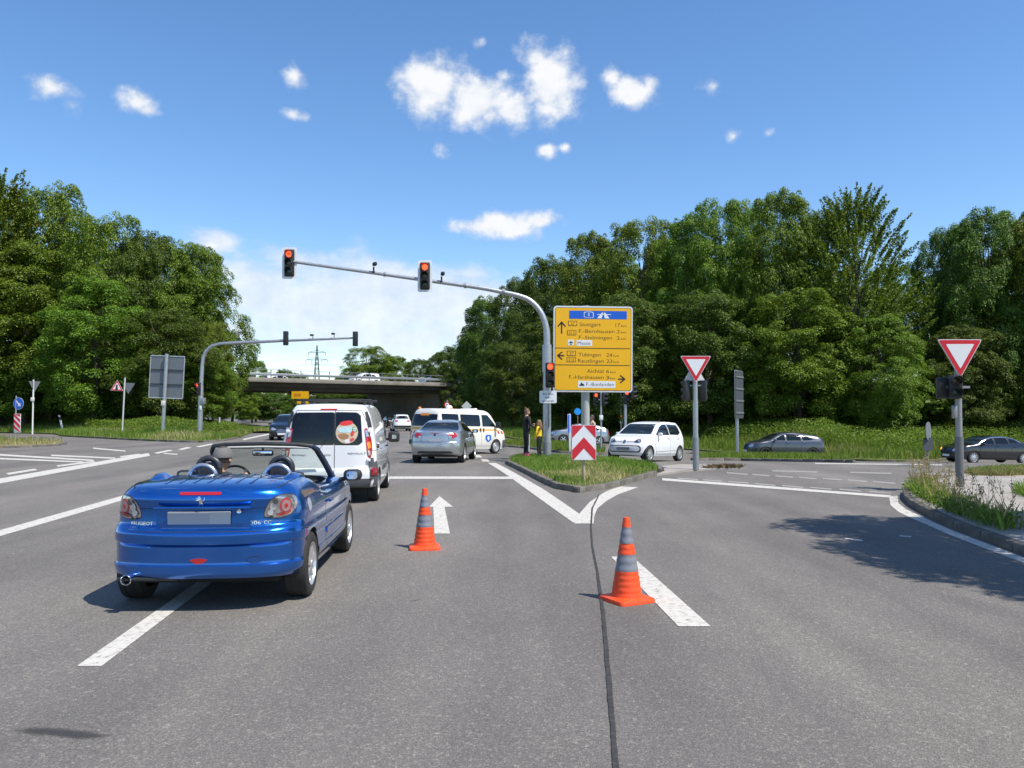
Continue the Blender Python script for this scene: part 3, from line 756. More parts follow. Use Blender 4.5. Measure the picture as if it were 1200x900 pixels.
def project(bv, d, a, b):
    if isinstance(d, tuple):                     # slanted view of a corner: ('c', x of the measuring plane, turn in radians)
        dr = Vector((math.cos(d[2]), math.sin(d[2]), 0)) * (1 if d[1] < 0 else -1); o = Vector((d[1], a, b)) - dr * 6
    else:
        o, dr = DIRS[d]; o = o(a, b)
    h = bv.ray_cast(o, dr)
    if h[0] is None and (isinstance(d, tuple) or d[1] == 'x'):       # outside the outline: slide in towards the middle until the shell is met
        a2 = a
        for _ in range(60):
            a2 *= .985; h = bv.ray_cast(o + Vector((0, a2 - a, 0)), dr)
            if h[0] is not None: break
    if h[0] is None:
        q = o.copy(); q -= dr * (q.dot(dr)); h = bv.find_nearest(q if abs(dr.z) > .5 else q)
    nrm = h[1] if h[1].dot(dr) < 0 else -h[1]
    return h[0], nrm
def patch(bv, d, outline, off=.004, smooth=0, rings=6, thick=.014, mb=None, dome=0.0):
    """panel that lies on the shell inside a 2D outline, standing proud by off; fl flattens its relief"""
    pts = chaikin(outline, smooth) if smooth else outline
    peri = [Vector((*p, 0)) for p in pts + [pts[0]]]; tot = sum((b - a).length for a, b in zip(peri, peri[1:]))
    o2 = resample(peri, tot / 52)[:-1] if not smooth or len(pts) < 40 else [Vector((*p, 0)) for p in pts]
    c = sum(o2, Vector((0, 0, 0))) / len(o2); n = len(o2); mb = mb or MB(); v = []; f = []
    p0, n0 = project(bv, d, c.x, c.y); v.append(p0 + n0 * (off + dome))
    for k in range(1, rings + 1):
        for q in o2:
            w = c.lerp(q, k / rings); p_, nn = project(bv, d, w.x, w.y); v.append(p_ + nn * (off + dome * (1 - (k / rings) ** 2)))
    for q in o2:
        p_, nn = project(bv, d, q.x, q.y); v.append(p_ + nn * (off - thick))
    for j in range(n): f.append((0, 1 + j, 1 + (j + 1) % n))
    for k in range(rings):
        for j in range(n):
            j2 = (j + 1) % n; a = 1 + k * n; b = 1 + (k + 1) * n; f.append((a + j, b + j, b + j2, a + j2))
    mb.add(v, f); return mb
def seam(bv, d, line, w=.008, off=.0015, mb=None, closed=False):
    """narrow line that follows the shell"""
    pts = [Vector((*p, 0)) for p in (line + [line[0]] if closed else line)]; pts = resample(pts, .035); mb = mb or MB(); rows = []
    n = len(pts)
    for i, p in enumerate(pts):
        t = (pts[min(i + 1, n - 1)] - pts[max(i - 1, 0)])
        if t.length < 1e-6: continue
        t.normalize(); s = Vector((-t.y, t.x, 0)) * w / 2
        a, na = project(bv, d, *(p + s)[:2]); b, nb = project(bv, d, *(p - s)[:2])
        if rows and (a - Vector(rows[-1][0])).length > .3: mb.grid(rows) if len(rows) > 1 else None; rows = []
        rows.append([a + na * off, b + nb * off])
    if len(rows) > 1: mb.grid(rows)
    return mb
def bool_cut(me, cutter_me):
    """cut one closed mesh out of another; the cut faces keep the cutter's material"""
    a = bpy.data.objects.new('body', me); b = bpy.data.objects.new('wheel_well', cutter_me); C.objects.link(a); C.objects.link(b)
    md = a.modifiers.new('cut', 'BOOLEAN'); md.operation = 'DIFFERENCE'; md.solver = 'EXACT'; md.object = b; md.material_mode = 'TRANSFER'
    dg = bpy.context.evaluated_depsgraph_get(); r = bpy.data.meshes.new_from_object(a.evaluated_get(dg))
    bpy.data.objects.remove(a); bpy.data.objects.remove(b)
    r.shade_smooth(); r.set_sharp_from_angle(angle=R(36)); return r
_wheel = {}
def wheel_meshes(rad, width, style, rimmat, ratio=.68):
    k = (rad, width, style, rimmat.name, ratio)
    if k in _wheel: return _wheel[k]
    rr = rad * ratio; w = width / 2; t = MB()
    t.lathe([(rr * .97, -w * .95), (rr + .012, -w), (rad - .035, -w * 1.04), (rad - .008, -w * .88), (rad - .002, -w * .7), (rad, -w * .40), (rad - .004, -w * .37), (rad - .004, -w * .33), (rad, -w * .3), (rad, w * .3), (rad - .004, w * .33), (rad - .004, w * .37), (rad, w * .4), (rad - .002, w * .7), (rad - .008, w * .88), (rad - .035, w * 1.04), (rr + .012, w), (rr * .97, w * .95)], 36, 'y', close=True)
    tm = t.mesh('tyre', RUBBER)
    m = MB()
    m.mi = 1; m.lathe([(.001, w * .1), (rr * .98, w * .1)], 32, 'y', close=True); m.mi = 0
    m.lathe([(rr * .96, w * .05), (rr * .97, w * .95), (rr * .99, w * 1.0), (rr * .955, w * 1.0), (rr * .90, w * .78), (rr * .88, w * .1)], 36, 'y', close=True)
    if style == 'steel':
        m.lathe([(rr * .9, w * .6), (rr * .72, w * .9), (rr * .45, w * .72), (rr * .3, w * .95), (.001, w * 1.0)], 32, 'y', close=True)
        for j in range(12):
            q = 2 * math.pi * j / 12; m.mi = 1
            m.lathe([(.001, w * .86), (rr * .06, w * .86)], 8, 'y', (rr * .63 * math.cos(q), .004, rr * .63 * math.sin(q)), close=True)
        m.mi = 0
    else:
        ns = style
        for j in range(ns):
            q = 2 * math.pi * j / ns; mx = Matrix.Rotation(-q, 3, 'Y')
            a = rr * .13; b = rr * (.11 if ns > 6 else .17)
            pts = [(rr * .12, -a), (rr * .93, -b), (rr * .93, b), (rr * .12, a)]
            v = [mx @ Vector((x, w * (.98 if x < rr * .5 else .86), z)) for x, z in pts] + [mx @ Vector((x, w * .45, z)) for x, z in pts]
            m.add(v, [(0, 1, 2, 3), (0, 4, 5, 1), (1, 5, 6, 2), (2, 6, 7, 3), (3, 7, 4, 0)])
        m.lathe([(rr * .24, w * .7), (rr * .2, w * 1.0), (.001, w * 1.03)], 20, 'y', close=True)
    rm = m.mesh('rim', [rimmat, WELL]); _wheel[k] = (tm, rm); return tm, rm
def add_wheels(root, xs, track, rad, width, style, rimmat, steer=0):
    for i, x in enumerate(xs):
        for s in (-1, 1):
            tm, rm = wheel_meshes(rad, width, style, rimmat)
            w = bpy.data.objects.new('wheel', None); link(w, root); w.location = (x, s * (track / 2), rad)
            w.rotation_euler = (0, random.uniform(0, 1.2), (math.pi if s < 0 else 0) + (steer if i == 1 else 0))
            for nm, me in (('tyre', tm), ('rim', rm)):
                link(bpy.data.objects.new(nm, me), w)
def well_cutter(xs, rad, hw, depth=.26):
    mb = MB()
    for x in xs:
        for s in (-1, 1):
            mb.lathe([(rad, min(s * (hw - depth), s * (hw + .25))), (rad, max(s * (hw - depth), s * (hw + .25)))], 40, 'y', (x, 0, 0))
    for i in range(len(mb.v)): pass
    return mb
def arches(me, xs, rad, hw, zc, depth=.26, grow=.045):
    mb = MB()
    for x in xs:
        for s in (-1, 1):
            a, b = sorted((s * (hw - depth), s * (hw + .3)))
            mb.lathe([(rad + grow, a), (rad + grow, b)], 40, 'y', (x, 0, zc))
    return bool_cut(me, mb.mesh('wheel_well', WELL))
def mesh_obj(name, me, parent): return link(bpy.data.objects.new(name, me), parent)
def pane(root, bv, d, outline, m=GLASS, name='window', off=.004, smooth=0, rim=True):
    if rim:
        c = (sum(p[0] for p in outline) / len(outline), sum(p[1] for p in outline) / len(outline))
        o2 = []
        for p in outline:
            q = Vector((p[0] - c[0], p[1] - c[1])); q = q * (1 + .018 / max(.05, q.length)); o2.append((c[0] + q.x, c[1] + q.y))
        w = patch(bv, d, o2, off - .0025, smooth).build(name, BLACKP, root)
        g = patch(bv, d, outline, off, smooth).build('pane', m, w); return w
    return patch(bv, d, outline, off, smooth).build(name, m, root)
def mirror(root, x, y, z, m, s, size=(.16, .10, .14)):
    mb = MB(); mb.box((0, 0, 0), (size[0], size[1] + .08, size[2]), rz3(-.15 * s), .05); mb.tube([(0.03, -.02 * s, -.03), (.03, -s * .16, -.06)], .025, 8)
    o = mb.build('mirror', m, root); o.location = (x, y, z)
    g = MB(); g.prism(rrect(-.06, -.045, .06, .045, .03), 0, .004, 'yz'); go = g.build('mirror_glass', CHROME, o); go.location = (-size[0] / 2 - .006, 0, 0); return o
def text_part(root, bv, d, body, a0, a1, z0, cap, m, off=.0025, name='lettering', flip=False):
    """raised lettering that sits on the shell; on the rear (-x) it reads from the car's left to its right"""
    v, f = text_mesh(body, 0, abs(a1 - a0), 0, cap)
    sgn = 1 if a1 > a0 else -1; mb = MB(); vv = []
    for p in v:
        q, n = project(bv, d, a0 + sgn * p[0], z0 + p[2]); vv.append(q + n * off)
    mb.add(vv, f); o = mb.build(name, m, root, False); o['kind'] = 'thing' if False else o.get('kind', 'part') if False else 'thing'
    del o['kind']; return o
def place(root, x, y, hx, hy, dz=0):
    a = math.atan2(hy, hx); d = Vector((hx, hy)).normalized()
    zf, zb = H(x + d.x * 1.3, y + d.y * 1.3), H(x - d.x * 1.3, y - d.y * 1.3)
    root.location = (x, y, (zf + zb) / 2 + dz); root.rotation_euler = (0, -math.atan2(zf - zb, 2.6), a)

# closed car: one shell whose top line is the whole side view (bonnet, screen, roof, tail); panes and lamps are laid on it
def closed_car(name, label, cat, pm, L_, W_, zt, wheels, hwc, xr, xf, zb=None, sill=.22, cr=.42, cf=.5, p=2.6, group=None, taper=(.06, .08), steer=0, style=5, rimmat=None, crown=.035, shoulder=.05, pf=None, ratio=.68):
    h = L_ / 2; root = thing(name, label, cat, group=group)
    ztop = curve(zt); zbot = curve(zb or [(-h, .34), (-h + .35, .26), (-h + .9, sill), (h - .9, sill), (h - .35, .22), (h, .26)])
    mb = shell(zbot, ztop, curve(xr), curve(xf), curve(hwc), cr, cf, p, taper, crown, 34, 64, shoulder, pf=pf)
    me = mb.mesh('body', pm, True, 36); bx, rad, wid = wheels
    bodym = arches(me, bx, rad, W_ / 2, rad - .01)
    mesh_obj('body', bodym, root); bv = mesh_bvh(bodym)
    add_wheels(root, bx, W_ - wid - .05, rad, wid, style, rimmat or ALLOY, steer)
    ub = MB(); ub.box((0, 0, .27), (L_ * .84, W_ * .76, .12), None, .03); ub.build('underbody', WELL, root)
    return root, bv
# ------------------------------------------------------------------ vehicles
HEAD = (VX, 1.0)                                     # direction of the main road
def lamp(root, bv, d, outline, m, name='tail_light', off=.006, smooth=1, inner=()):
    o = patch(bv, d, outline, off, smooth).build(name, m, root)
    for k, (ol, mm, nm) in enumerate(inner): patch(bv, d, ol, off + .0035 * (k + 1), 0, 3, .004).build(nm, mm, o)
    return o

# --- blue convertible, roof down
def blue_convertible():
    h = 1.917; pm = paint('metallic_blue_paint', (.002, .115, .46), .78, .2)
    root = thing('convertible_car', 'metallic blue convertible with its roof down, waiting behind the white van', 'car')
    ztop = curve([(-1.917, 1.0), (-1.86, 1.03), (-1.7, 1.06), (-1.4, 1.085), (-1.0, 1.09), (-.8, 1.06), (-.6, .99), (-.4, .955), (.2, .93), (.8, .945), (1.0, .93), (1.4, .85), (1.75, .73), (1.917, .65)])
    zbot = curve([(-1.917, .285), (-1.6, .27), (-1.2, .20), (1.2, .19), (1.6, .21), (1.917, .25)])
    xr = curve([(.28, -h + .05), (.30, -h + .015), (.33, -h), (.395, -h), (.412, -h + .022), (.56, -h + .02), (.568, -h + .034), (.576, -h + .012), (.66, -h + .006), (.685, -h + .02), (.70, -h + .055), (.72, -h + .07), (.80, -h + .075), (.885, -h + .06), (.93, -h + .045), (.98, -h + .055), (1.0, -h + .08)])
    xf = curve([(.2, h - .12), (.3, h - .02), (.45, h), (.6, h - .05), (.66, h - .12)])
    hw = curve([(.2, .74), (.30, .79), (.34, .825), (.40, .832), (.415, .822), (.56, .822), (.57, .816), (.578, .832), (.67, .836), (.70, .822), (.8, .826), (.9, .812), (1.0, .775), (1.1, .72)])
    me = shell(zbot, ztop, xr, xf, hw, .42, .5, 2.7, (.05, .08), .03, 58, 64, .06).mesh('body', pm, True, 30)
    bx, rad = (-1.235, 1.207), .298
    me = arches(me, bx, rad, .836, rad - .005, .25)
    rec = MB(); rec.prism([(.36, .71), (-.40, .71), (-.45, .883), (.41, .883)], -h - .2, -h + .105, 'yz'); me = bool_cut(me, rec.mesh('recess', pm))
    ck = MB(); ck.prism(chaikin([(-.70, -.60), (.25, -.66), (.78, -.62), (.86, 0), (.78, .62), (.25, .66), (-.70, .60)], 2), .42, 1.4, 'xy'); me = bool_cut(me, ck.mesh('cockpit', CLOTH))
    mesh_obj('body', me, root); bv = mesh_bvh(me)
    add_wheels(root, bx, 1.673 - .24, rad, .205, 7, ALLOY)
    ub = MB(); ub.box((0, 0, .25), (3.2, 1.2, .1), None, .03); ub.tube([(-1.2, .45, .28), (-1.5, .56, .27), (-1.85, .58, .285)], .035); ub.build('underbody', WELL, root)
    d = '-x'
    # boot lid and bumper lines
    sm = MB()
    seam(bv, d, [(.57, .885), (-.54, .885)], .005, .0015, sm)
    seam(bv, d, [(.585, .70), (.56, .692), (-.56, .692), (-.585, .70)], .005, .0015, sm)
    seam(bv, '+z', [(-1.70, .60), (-1.6, .64), (-1.2, .655), (-.86, .64)], .009, .002, sm); seam(bv, '+z', [(-1.70, -.60), (-1.6, -.64), (-1.2, -.655), (-.86, -.64)], .009, .002, sm)
    seam(bv, '+z', [(-.84, .64), (-.80, .4), (-.80, -.4), (-.84, -.64)], .012, .002, sm)
    for s, dd in ((1, '+y'), (-1, '-y')):
        seam(bv, dd, [(-.52, .95), (-.56, .8), (-.56, .55), (-.48, .36), (-.40, .27), (.78, .27), (.80, .5), (.78, .8), (.74, .93)], .009, .0015, sm)
        seam(bv, dd, [(-1.60, .68), (-1.42, .66)], .009, .0015, sm)
    sm.build('panel_gap', GAP, root, False)
    hb = MB(); hb.box((-h + .038, -.02, .897), (.03, .80, .022), None, .009); hb.build('boot_handle_bar', pm, root)
    pl = MB(); pl.prism(rrect(-.245, -.055, .275, .055, .008), 0, .008, 'yz'); p = pl.build('number_plate', PLATE, root); p.location = (-h + .075, 0, .805); p.rotation_euler = (0, R(-4), 0)
    pb = MB(); pb.prism(rrect(-.243, -.053, -.07, .053, .006), -.002, .002, 'yz'); pb.build('plate_field', mat('plate_pale', (.42, .45, .48), .5, var=.03), p)
    # lamps
    for s in (1, -1):
        ol = [(.575 * s, .80), (.565 * s, .83), (.60 * s, .93), (.68 * s, .98), (.82 * s, .99), (.93 * s, .975), (.95 * s, .92), (.91 * s, .85), (.78 * s, .79)]
        inner = [(circ(.79 * s, .895, .070), mat('ring_red', (.36, .035, .04), .15, coat=1), 'red_ring'), (circ(.79 * s, .895, .052), mat('pink_reflector', (.46, .28, .28), .15, .5, coat=1), 'reflector'), (circ(.79 * s, .895, .020), REDLENS, 'bulb'),
                 (circ(.648 * s, .895, .034), CLEAR, 'reflector'), (circ(.625 * s, .845, .028), CLEAR, 'reflector'), ([(.70 * s, .805), (.84 * s, .83), (.84 * s, .852), (.69 * s, .828)], REDDEEP, 'red_strip'),
                 (circ(.668 * s, .94, .024), mat('dark_lens', (.10, .10, .11), .1, .5, coat=1), 'indicator'), (circ(.636 * s, .80, .016), BLACKP, 'lamp_cell')]
        cd = ('c', -1.86, R(-38) * s)
        patch(bv, cd, [((p[0] - .75 * s) * 1.05 + .75 * s, (p[1] - .88) * 1.09 + .88) for p in ol], .002, 1).build('lamp_gasket', BLACKP, root)
        lamp(root, bv, cd, ol, mat('lamp_shell', (.40, .38, .40), .12, .75, coat=1, var=.5, scale=22), inner=inner)
    patch(bv, d, rrect(-.172, 1.004, .172, 1.026, .010), .006, 0).build('brake_light', REDLENS, root)
    fo = [(-.075 + .15 * i / 14, .455 + .012 * math.sin(math.pi * i / 14)) for i in range(15)] + [(.07 - .14 * i / 14, .45 - .032 * math.sin(math.pi * i / 14)) for i in range(15)]
    patch(bv, d, fo, .006, 0).build('fog_light', REDLENS, root)
    patch(bv, d, [(-.45 + .06 * math.cos(a * .4), .445 + .024 * math.sin(a * .4)) for a in range(16)], .003, 0).build('tow_cover', pm, root)
    ft = MB(); seam(bv, d, [(-.45 + .064 * math.cos(a * .4), .445 + .028 * math.sin(a * .4)) for a in range(17)], .006, .002, ft); ft.build('panel_gap', GAP, root, False)
    ex = MB(); ex.lathe([(.030, .10), (.040, .09), (.044, 0), (.040, -.005), (.036, 0), (.034, .1), (.001, .1)], 24, 'x', (-h - .01, .575, .295), close=True); ex.build('exhaust_pipe', CHROME, root)
    bs = MB(); bs.box((-h + .06, .42, .29), (.06, .5, .03), None, .01); bs.build('bumper_insert', BLACKP, root)
    # emblem: a small silver rampant beast
    em = MB()
    for poly in ([(.0, .0), (.018, .01), (.022, .04), (.012, .07), (-.012, .075), (-.022, .05), (-.012, .02)], [(-.012, .075), (.004, .07), (.0, .098), (-.018, .105), (-.034, .094), (-.03, .082)],
                 [(.002, .012), (.022, .016), (.032, -.015), (.020, -.035), (.012, -.03), (.016, -.012)], [(-.008, .02), (.004, .0), (-.012, -.022), (-.028, -.034), (-.032, -.026), (-.02, -.014)],
                 [(-.018, .06), (-.014, .046), (-.048, .04), (-.058, .052), (-.046, .054)], [(-.016, .072), (-.014, .06), (-.044, .068), (-.054, .08), (-.042, .08)], [(.016, .028), (.024, .034), (.048, .05), (.052, .08), (.042, .09), (.04, .062)]):
        vv = [];
        for a, b in poly:
            q, n = project(bv, d, -a * .72 - .004, .932 + b * .58); vv.append(q + n * .008)
        em.add(vv, [tuple(range(len(vv)))])
    em.build('emblem', CHROME, root, False)
    text_part(root, bv, d, 'PEUGEOT', .60, .40, .742, .030, CHROME); text_part(root, bv, d, '206', -.40, -.485, .742, .033, CHROME); text_part(root, bv, d, 'CC', -.51, -.565, .742, .033, CHROME)
    lk = MB(); lk.lathe([(.018, -.004), (.02, 0), (.008, .004), (.001, .004)], 16, 'x', (-h + .055, -.32, .862), close=True); lk.build('lock', CHROME, root)
    # ribs on the boot lid, fairings with dark slots
    for k in range(7):
        y = -.36 + .12 * k; rb = MB(); seam(bv, '+z', [(-1.66, y), (-.92, y * .97)], .02, .007, rb); seam(bv, '+z', [(-1.66, y + .014), (-.92, y * .97 + .014)], .009, .0015, rb); rb.build('deck_rib', pm, root, False)
    for s in (1, -1):
        ol = [(-1.42, .58 * s), (-1.2, .665 * s), (-.92, .68 * s), (-.80, .66 * s), (-.82, .58 * s), (-.9, .545 * s), (-1.2, .53 * s)]
        f = patch(bv, '+z', ol, .0, 2, 8, .02, dome=.045).build('deck_fairing', pm, root)
        patch(bv, '+z', [(-1.28, .60 * s), (-.98, .645 * s), (-.92, .62 * s), (-1.0, .585 * s)], .040, 1, 4, .03).build('air_slot', BLACKP, f)
        tri = [(-1.38, .44 * s), (-1.02, .52 * s), (-1.02, .43 * s)]; patch(bv, '+z', tri, .0035, 0, 4, .006).build('deck_badge', mat('deep_blue_recess', (.004, .03, .16), .35, .4), root)
    # side details
    for s, dd in ((1, '+y'), (-1, '-y')):
        patch(bv, dd, rrect(-.50, .475, .72, .535, .02), .012, 0).build('rub_strip', pm, root)
        hd = MB(); q, n = project(bv, dd, -.36, .80); hd.box(q + n * .02, (.18, .03, .028), None, .012); hd.build('door_handle', pm, root)
        patch(bv, dd, rrect(-.9, .235, .88, .30, .02), .018, 0).build('side_skirt', pm, root)
        mirror(root, .62, .93 * s, .985, BLACKP, s, (.13, .13, .13))
        patch(bv, dd, rrect(1.0, .50, 1.05, .53, .01), .004, 0).build('side_indicator', AMBER, root)
    patch(bv, '-y', circ(-1.30, .86, .062), .003, 0).build('fuel_flap', mat('silver_flap', (.6, .62, .66), .3, .5), root)
    # windscreen frame and glass
    A = [Vector((.88, .655, .93)), Vector((.62, .62, 1.10)), Vector((.34, .565, 1.29)), Vector((.27, .53, 1.335)), Vector((.245, .40, 1.352)), Vector((.235, .0, 1.362))]
    path = A + [Vector((p.x, -p.y, p.z)) for p in reversed(A[:-1])]
    fr = MB(); fr.tube(path, [.032, .028, .026, .027, .028, .028, .028, .027, .026, .028, .032], 10); fr.build('windscreen_frame', BLACKP, root)
    for s in (1, -1):
        pc = MB(); pc.tube([Vector((p.x + .028, s * (p.y + .012), p.z + .012)) for p in A[:4]], [.024, .022, .02, .01], 8); pc.build('windscreen_pillar', pm, root)
    rows = []
    for i in range(9):
        t = i / 8; x = .90 - .64 * t; z = .93 + .415 * t; w = .64 - .12 * t; rows.append([(x + .06 * (1 - (2 * j / 12 - 1) ** 2), w * (2 * j / 12 - 1), z) for j in range(13)])
    g = MB(); g.grid(rows); g.build('windscreen', CGLASS, root)
    ds = MB(); ds.prism(chaikin([(.50, .62), (.60, .86), (.80, .93), (1.02, .93), (1.02, .6)], 2), -.62, .62, 'xz'); ds.build('dashboard', CLOTH, root)
    mr = MB(); mr.box((.36, .02, 1.255), (.035, .23, .065), None, .02); mr.tube([(.38, .02, 1.27), (.33, .02, 1.34)], .012, 8); ro = mr.build('rear_view_mirror', BLACKP, root)
    mg = MB(); mg.box((.340, .02, 1.255), (.004, .20, .048), None, .002); mg.build('mirror_glass', CHROME, ro)
    for s in (1, -1):
        sv = MB(); sv.box((.285, .28 * s, 1.318), (.09, .36, .016), Matrix.Rotation(R(8), 3, 'Y'), .007); sv.build('sun_visor', mat('pale_visor', (.5, .49, .45), .8), root)
    rp_ = MB(); rp_.tube([(.255, .50, 1.315), (.225, .36, 1.325), (.215, 0, 1.332), (.225, -.36, 1.325), (.255, -.50, 1.315)], .013, 8); rp_.build('header_trim', mat('pale_visor', (.5, .49, .45), .8), root)
    ph = MB(); ph.box((.66, -.02, 1.07), (.02, .07, .13), Matrix.Rotation(R(-20), 3, 'Y'), .008); ph.tube([(.68, -.02, 1.0), (.72, -.02, .93)], .012, 8); ph.build('phone_holder', BLACKP, root)
    # seats with head restraints, hoops
    for s in (1, -1):
        y = .36 * s
        st = MB(); st.box((-.33, y, .78), (.16, .46, .66), Matrix.Rotation(R(-14), 3, 'Y'), .07); st.box((-.02, y, .50), (.5, .46, .16), None, .06); so = st.build('seat', CLOTH, root)
        hr = MB(); hr.tube([Vector((-.45, y, 1.14)) + Vector((0, .104 * math.cos(a), .104 * math.sin(a))) for a in [math.pi * i / 12 for i in range(13)]], .032, 10); hr.tube([(-.45, y - .104, 1.14), (-.43, y - .10, .98)], .031, 10); hr.tube([(-.45, y + .104, 1.14), (-.43, y + .10, .98)], .031, 10)
        hr.box((-.44, y, 1.10), (.05, .20, .20), None, .02); hr.build('head_restraint', mat('black_leather', (.03, .03, .033), .38), so)
        hp = MB(); hp.tube([(-.62, y - .13, .98)] + [Vector((-.64, y, 1.06)) + Vector((0, -.13 * math.cos(a), .125 * math.sin(a))) for a in [math.pi * i / 12 for i in range(13)]] + [(-.62, y + .13, .98)], .022, 10); hp.build('roll_hoop', mat('silver_hoop', (.5, .51, .53), .28, .8), root)
    sw = MB(); sw.lathe([(.175, 0), (.19, .016), (.205, 0), (.19, -.016), (.175, 0)], 28, 'x', (0, 0, 0), Matrix.Rotation(R(25), 3, 'Y'), True); sw.box((0, 0, 0), (.03, .34, .05), Matrix.Rotation(R(25), 3, 'Y'), .01)
    so = sw.build('steering_wheel', BLACKP, root); so.location = (.42, .36, .93)
    sh = MB(); sh.box((-.74, 0, .98), (.14, 1.12, .14), None, .05); sh.build('hood_cover', CLOTH, root)
    return root
blue = blue_convertible()
_hd = Vector((math.sin(R(-3.2)), math.cos(R(-3.2))))
place(blue, -2.655 + _hd.x * 1.917, 6.97 + _hd.y * 1.917, _hd.x, _hd.y); blue.scale = (1, 1.03, 1); blue.location.x -= .03

# --- white delivery van with roof bars
def white_van():
    pm = paint('white_paint', (.78, .78, .775), 0, .25); h = 2.0
    root, bv = closed_car('delivery_van', 'white delivery van with tinted rear windows and black roof bars, queuing at the red light', 'van', pm, 4.0, 1.83,
        [(-2, 1.80), (-1.85, 1.845), (-.8, 1.865), (.2, 1.84), (.55, 1.77), (1.0, 1.42), (1.28, 1.12), (1.5, 1.05), (1.85, .93), (2, .78)], ((-1.32, 1.38), .315, .2),
        [(.2, .85), (.4, .905), (.6, .915), (.95, .905), (1.1, .89), (1.6, .79), (1.8, .715), (1.87, .66)],
        [(.3, -1.93), (.36, -1.985), (.6, -2.0), (.64, -1.985), (.67, -1.955), (1.1, -1.95), (1.7, -1.865), (1.8, -1.83)], [(.2, 1.9), (.4, 1.99), (.6, 2.0), (.78, 1.9)],
        [(-2, .33), (-1.6, .30), (-1.1, .24), (1.1, .24), (1.6, .22), (2, .26)], cr=.26, p=3.2, taper=(.03, .08), style='steel', rimmat=STEELRIM, crown=.03, shoulder=.03)
    d = '-x'
    bp = MB(); patch(bv, d, [(-.88, .31), (-.90, .46), (-.84, .475), (.84, .475), (.90, .46), (.88, .31)], .025, 0, 8, .06, bp); bp.build('rear_bumper', GREYP, root)
    for s, dd in ((1, '+y'), (-1, '-y')):
        patch(bv, dd, [(-1.87, .34), (-1.87, .76), (-1.78, .80), (-1.66, .62), (-1.62, .34)], .014, 0, 6, .03).build('bumper_side', GREYP, root)
    pane(root, bv, d, [(.70, 1.115), (.67, 1.66), (.62, 1.70), (-.10, 1.71), (-.10, 1.115)], GLASS)
    w = pane(root, bv, d, [(-.14, 1.115), (-.14, 1.71), (-.52, 1.70), (-.585, 1.64), (-.625, 1.17), (-.56, 1.115)], GLASS)
    # round sticker on the narrower window
    st = patch(bv, d, circ(-.345, 1.335, .205, 40), .010, 0, 4, .003).build('window_sticker', mat('sticker_cream', (.55, .43, .30), .4, var=.3, scale=9), root)
    for ol, c in (([(-.17, 1.345), (-.18, 1.44), (-.50, 1.45), (-.53, 1.36), (-.40, 1.33)], (.42, .60, .62)), ([(-.20, 1.48), (-.24, 1.545), (-.40, 1.565), (-.46, 1.535), (-.44, 1.49), (-.30, 1.46)], (.62, .03, .035)),
                  ([(-.17, 1.30), (-.22, 1.22), (-.34, 1.20), (-.40, 1.28), (-.30, 1.33)], (.34, .17, .09)), ([(-.33, 1.135), (-.29, 1.21), (-.40, 1.215), (-.43, 1.15)], (.75, .72, .72)),
                  ([(-.45, 1.25), (-.40, 1.30), (-.45, 1.40), (-.50, 1.36)], (.55, .05, .04)), ([(-.36, 1.14), (-.44, 1.17), (-.50, 1.22), (-.43, 1.24)], (.60, .05, .05)), ([(-.42, 1.40), (-.50, 1.33), (-.54, 1.37), (-.47, 1.46)], (.16, .26, .10))):
        patch(bv, d, ol, .0125, 1, 3, .001).build('sticker_print', mat('print_%d_%d_%d' % tuple(int(x * 99) for x in c), c, .45, var=.25, scale=14), st)
    sm = MB(); seam(bv, d, [(-.12, .49), (-.12, 1.75)], .012, .002, sm); seam(bv, d, [(.80, .49), (.78, 1.1), (.72, 1.5), (.60, 1.755), (-.60, 1.755), (-.72, 1.5), (-.78, 1.1), (-.80, .49)], .01, .002, sm)
    for s, dd in ((1, '+y'), (-1, '-y')):
        seam(bv, dd, [(.30, 1.70), (.28, 1.1), (.30, .4), (1.0, .36), (1.08, .62), (1.10, 1.1)], .01, .002, sm); seam(bv, dd, [(-.78, 1.72), (-.80, 1.1), (-.80, .38), (.28, .38)], .01, .002, sm); seam(bv, dd, [(-1.9, 1.0), (-.82, 1.0)], .012, .002, sm)
    sm.build('panel_gap', GAP, root, False)
    for s in (1, -1):
        dd = '+y' if s > 0 else '-y'
        ol = [(.775 * s, .865), (.745 * s, 1.05), (.725 * s, 1.30), (.72 * s, 1.42), (.80 * s, 1.42), (.86 * s, 1.28), (.885 * s, 1.10), (.885 * s, .95), (.85 * s, .865)]
        lamp(root, bv, ('c', -1.96, R(-35) * s), ol, REDLENS, inner=[([(.79 * s, 1.03), (.755 * s, 1.14), (.83 * s, 1.17), (.86 * s, 1.05)], AMBER, 'indicator'), ([(.79 * s, .90), (.775 * s, 1.0), (.83 * s, .99), (.84 * s, .91)], CLEAR, 'reflector'), ([(.75 * s, 1.26), (.735 * s, 1.38), (.79 * s, 1.38), (.82 * s, 1.25)], CLEAR, 'reflector')])
        patch(bv, d, [(.725 * s, 1.43), (.66 * s, 1.72), (.70 * s, 1.74), (.755 * s, 1.60), (.795 * s, 1.43)], .005, 0).build('pillar_trim', BLACKP, root)
        patch(bv, ('c', -1.96, R(-30) * s), [(.80 * s, .47), (.785 * s, .86), (.90 * s, .86), (.96 * s, .47)], .012, 0).build('corner_trim', GREYP, root)
        patch(bv, d, rrect(min(.79 * s, .89 * s), .54, max(.79 * s, .89 * s), .66, .01), .03, 0).build('reflector', REDDEEP, root)
        for z in (1.36, .82): hg = MB(); q, n = project(bv, d, .745 * s, z); hg.box(q + n * .02, (.05, .07, .06), None, .012); hg.build('door_hinge', pm, root)
        patch(bv, dd, rrect(-.75, .56, .25, .66, .02), .012, 0).build('rub_strip', GREYP, root)
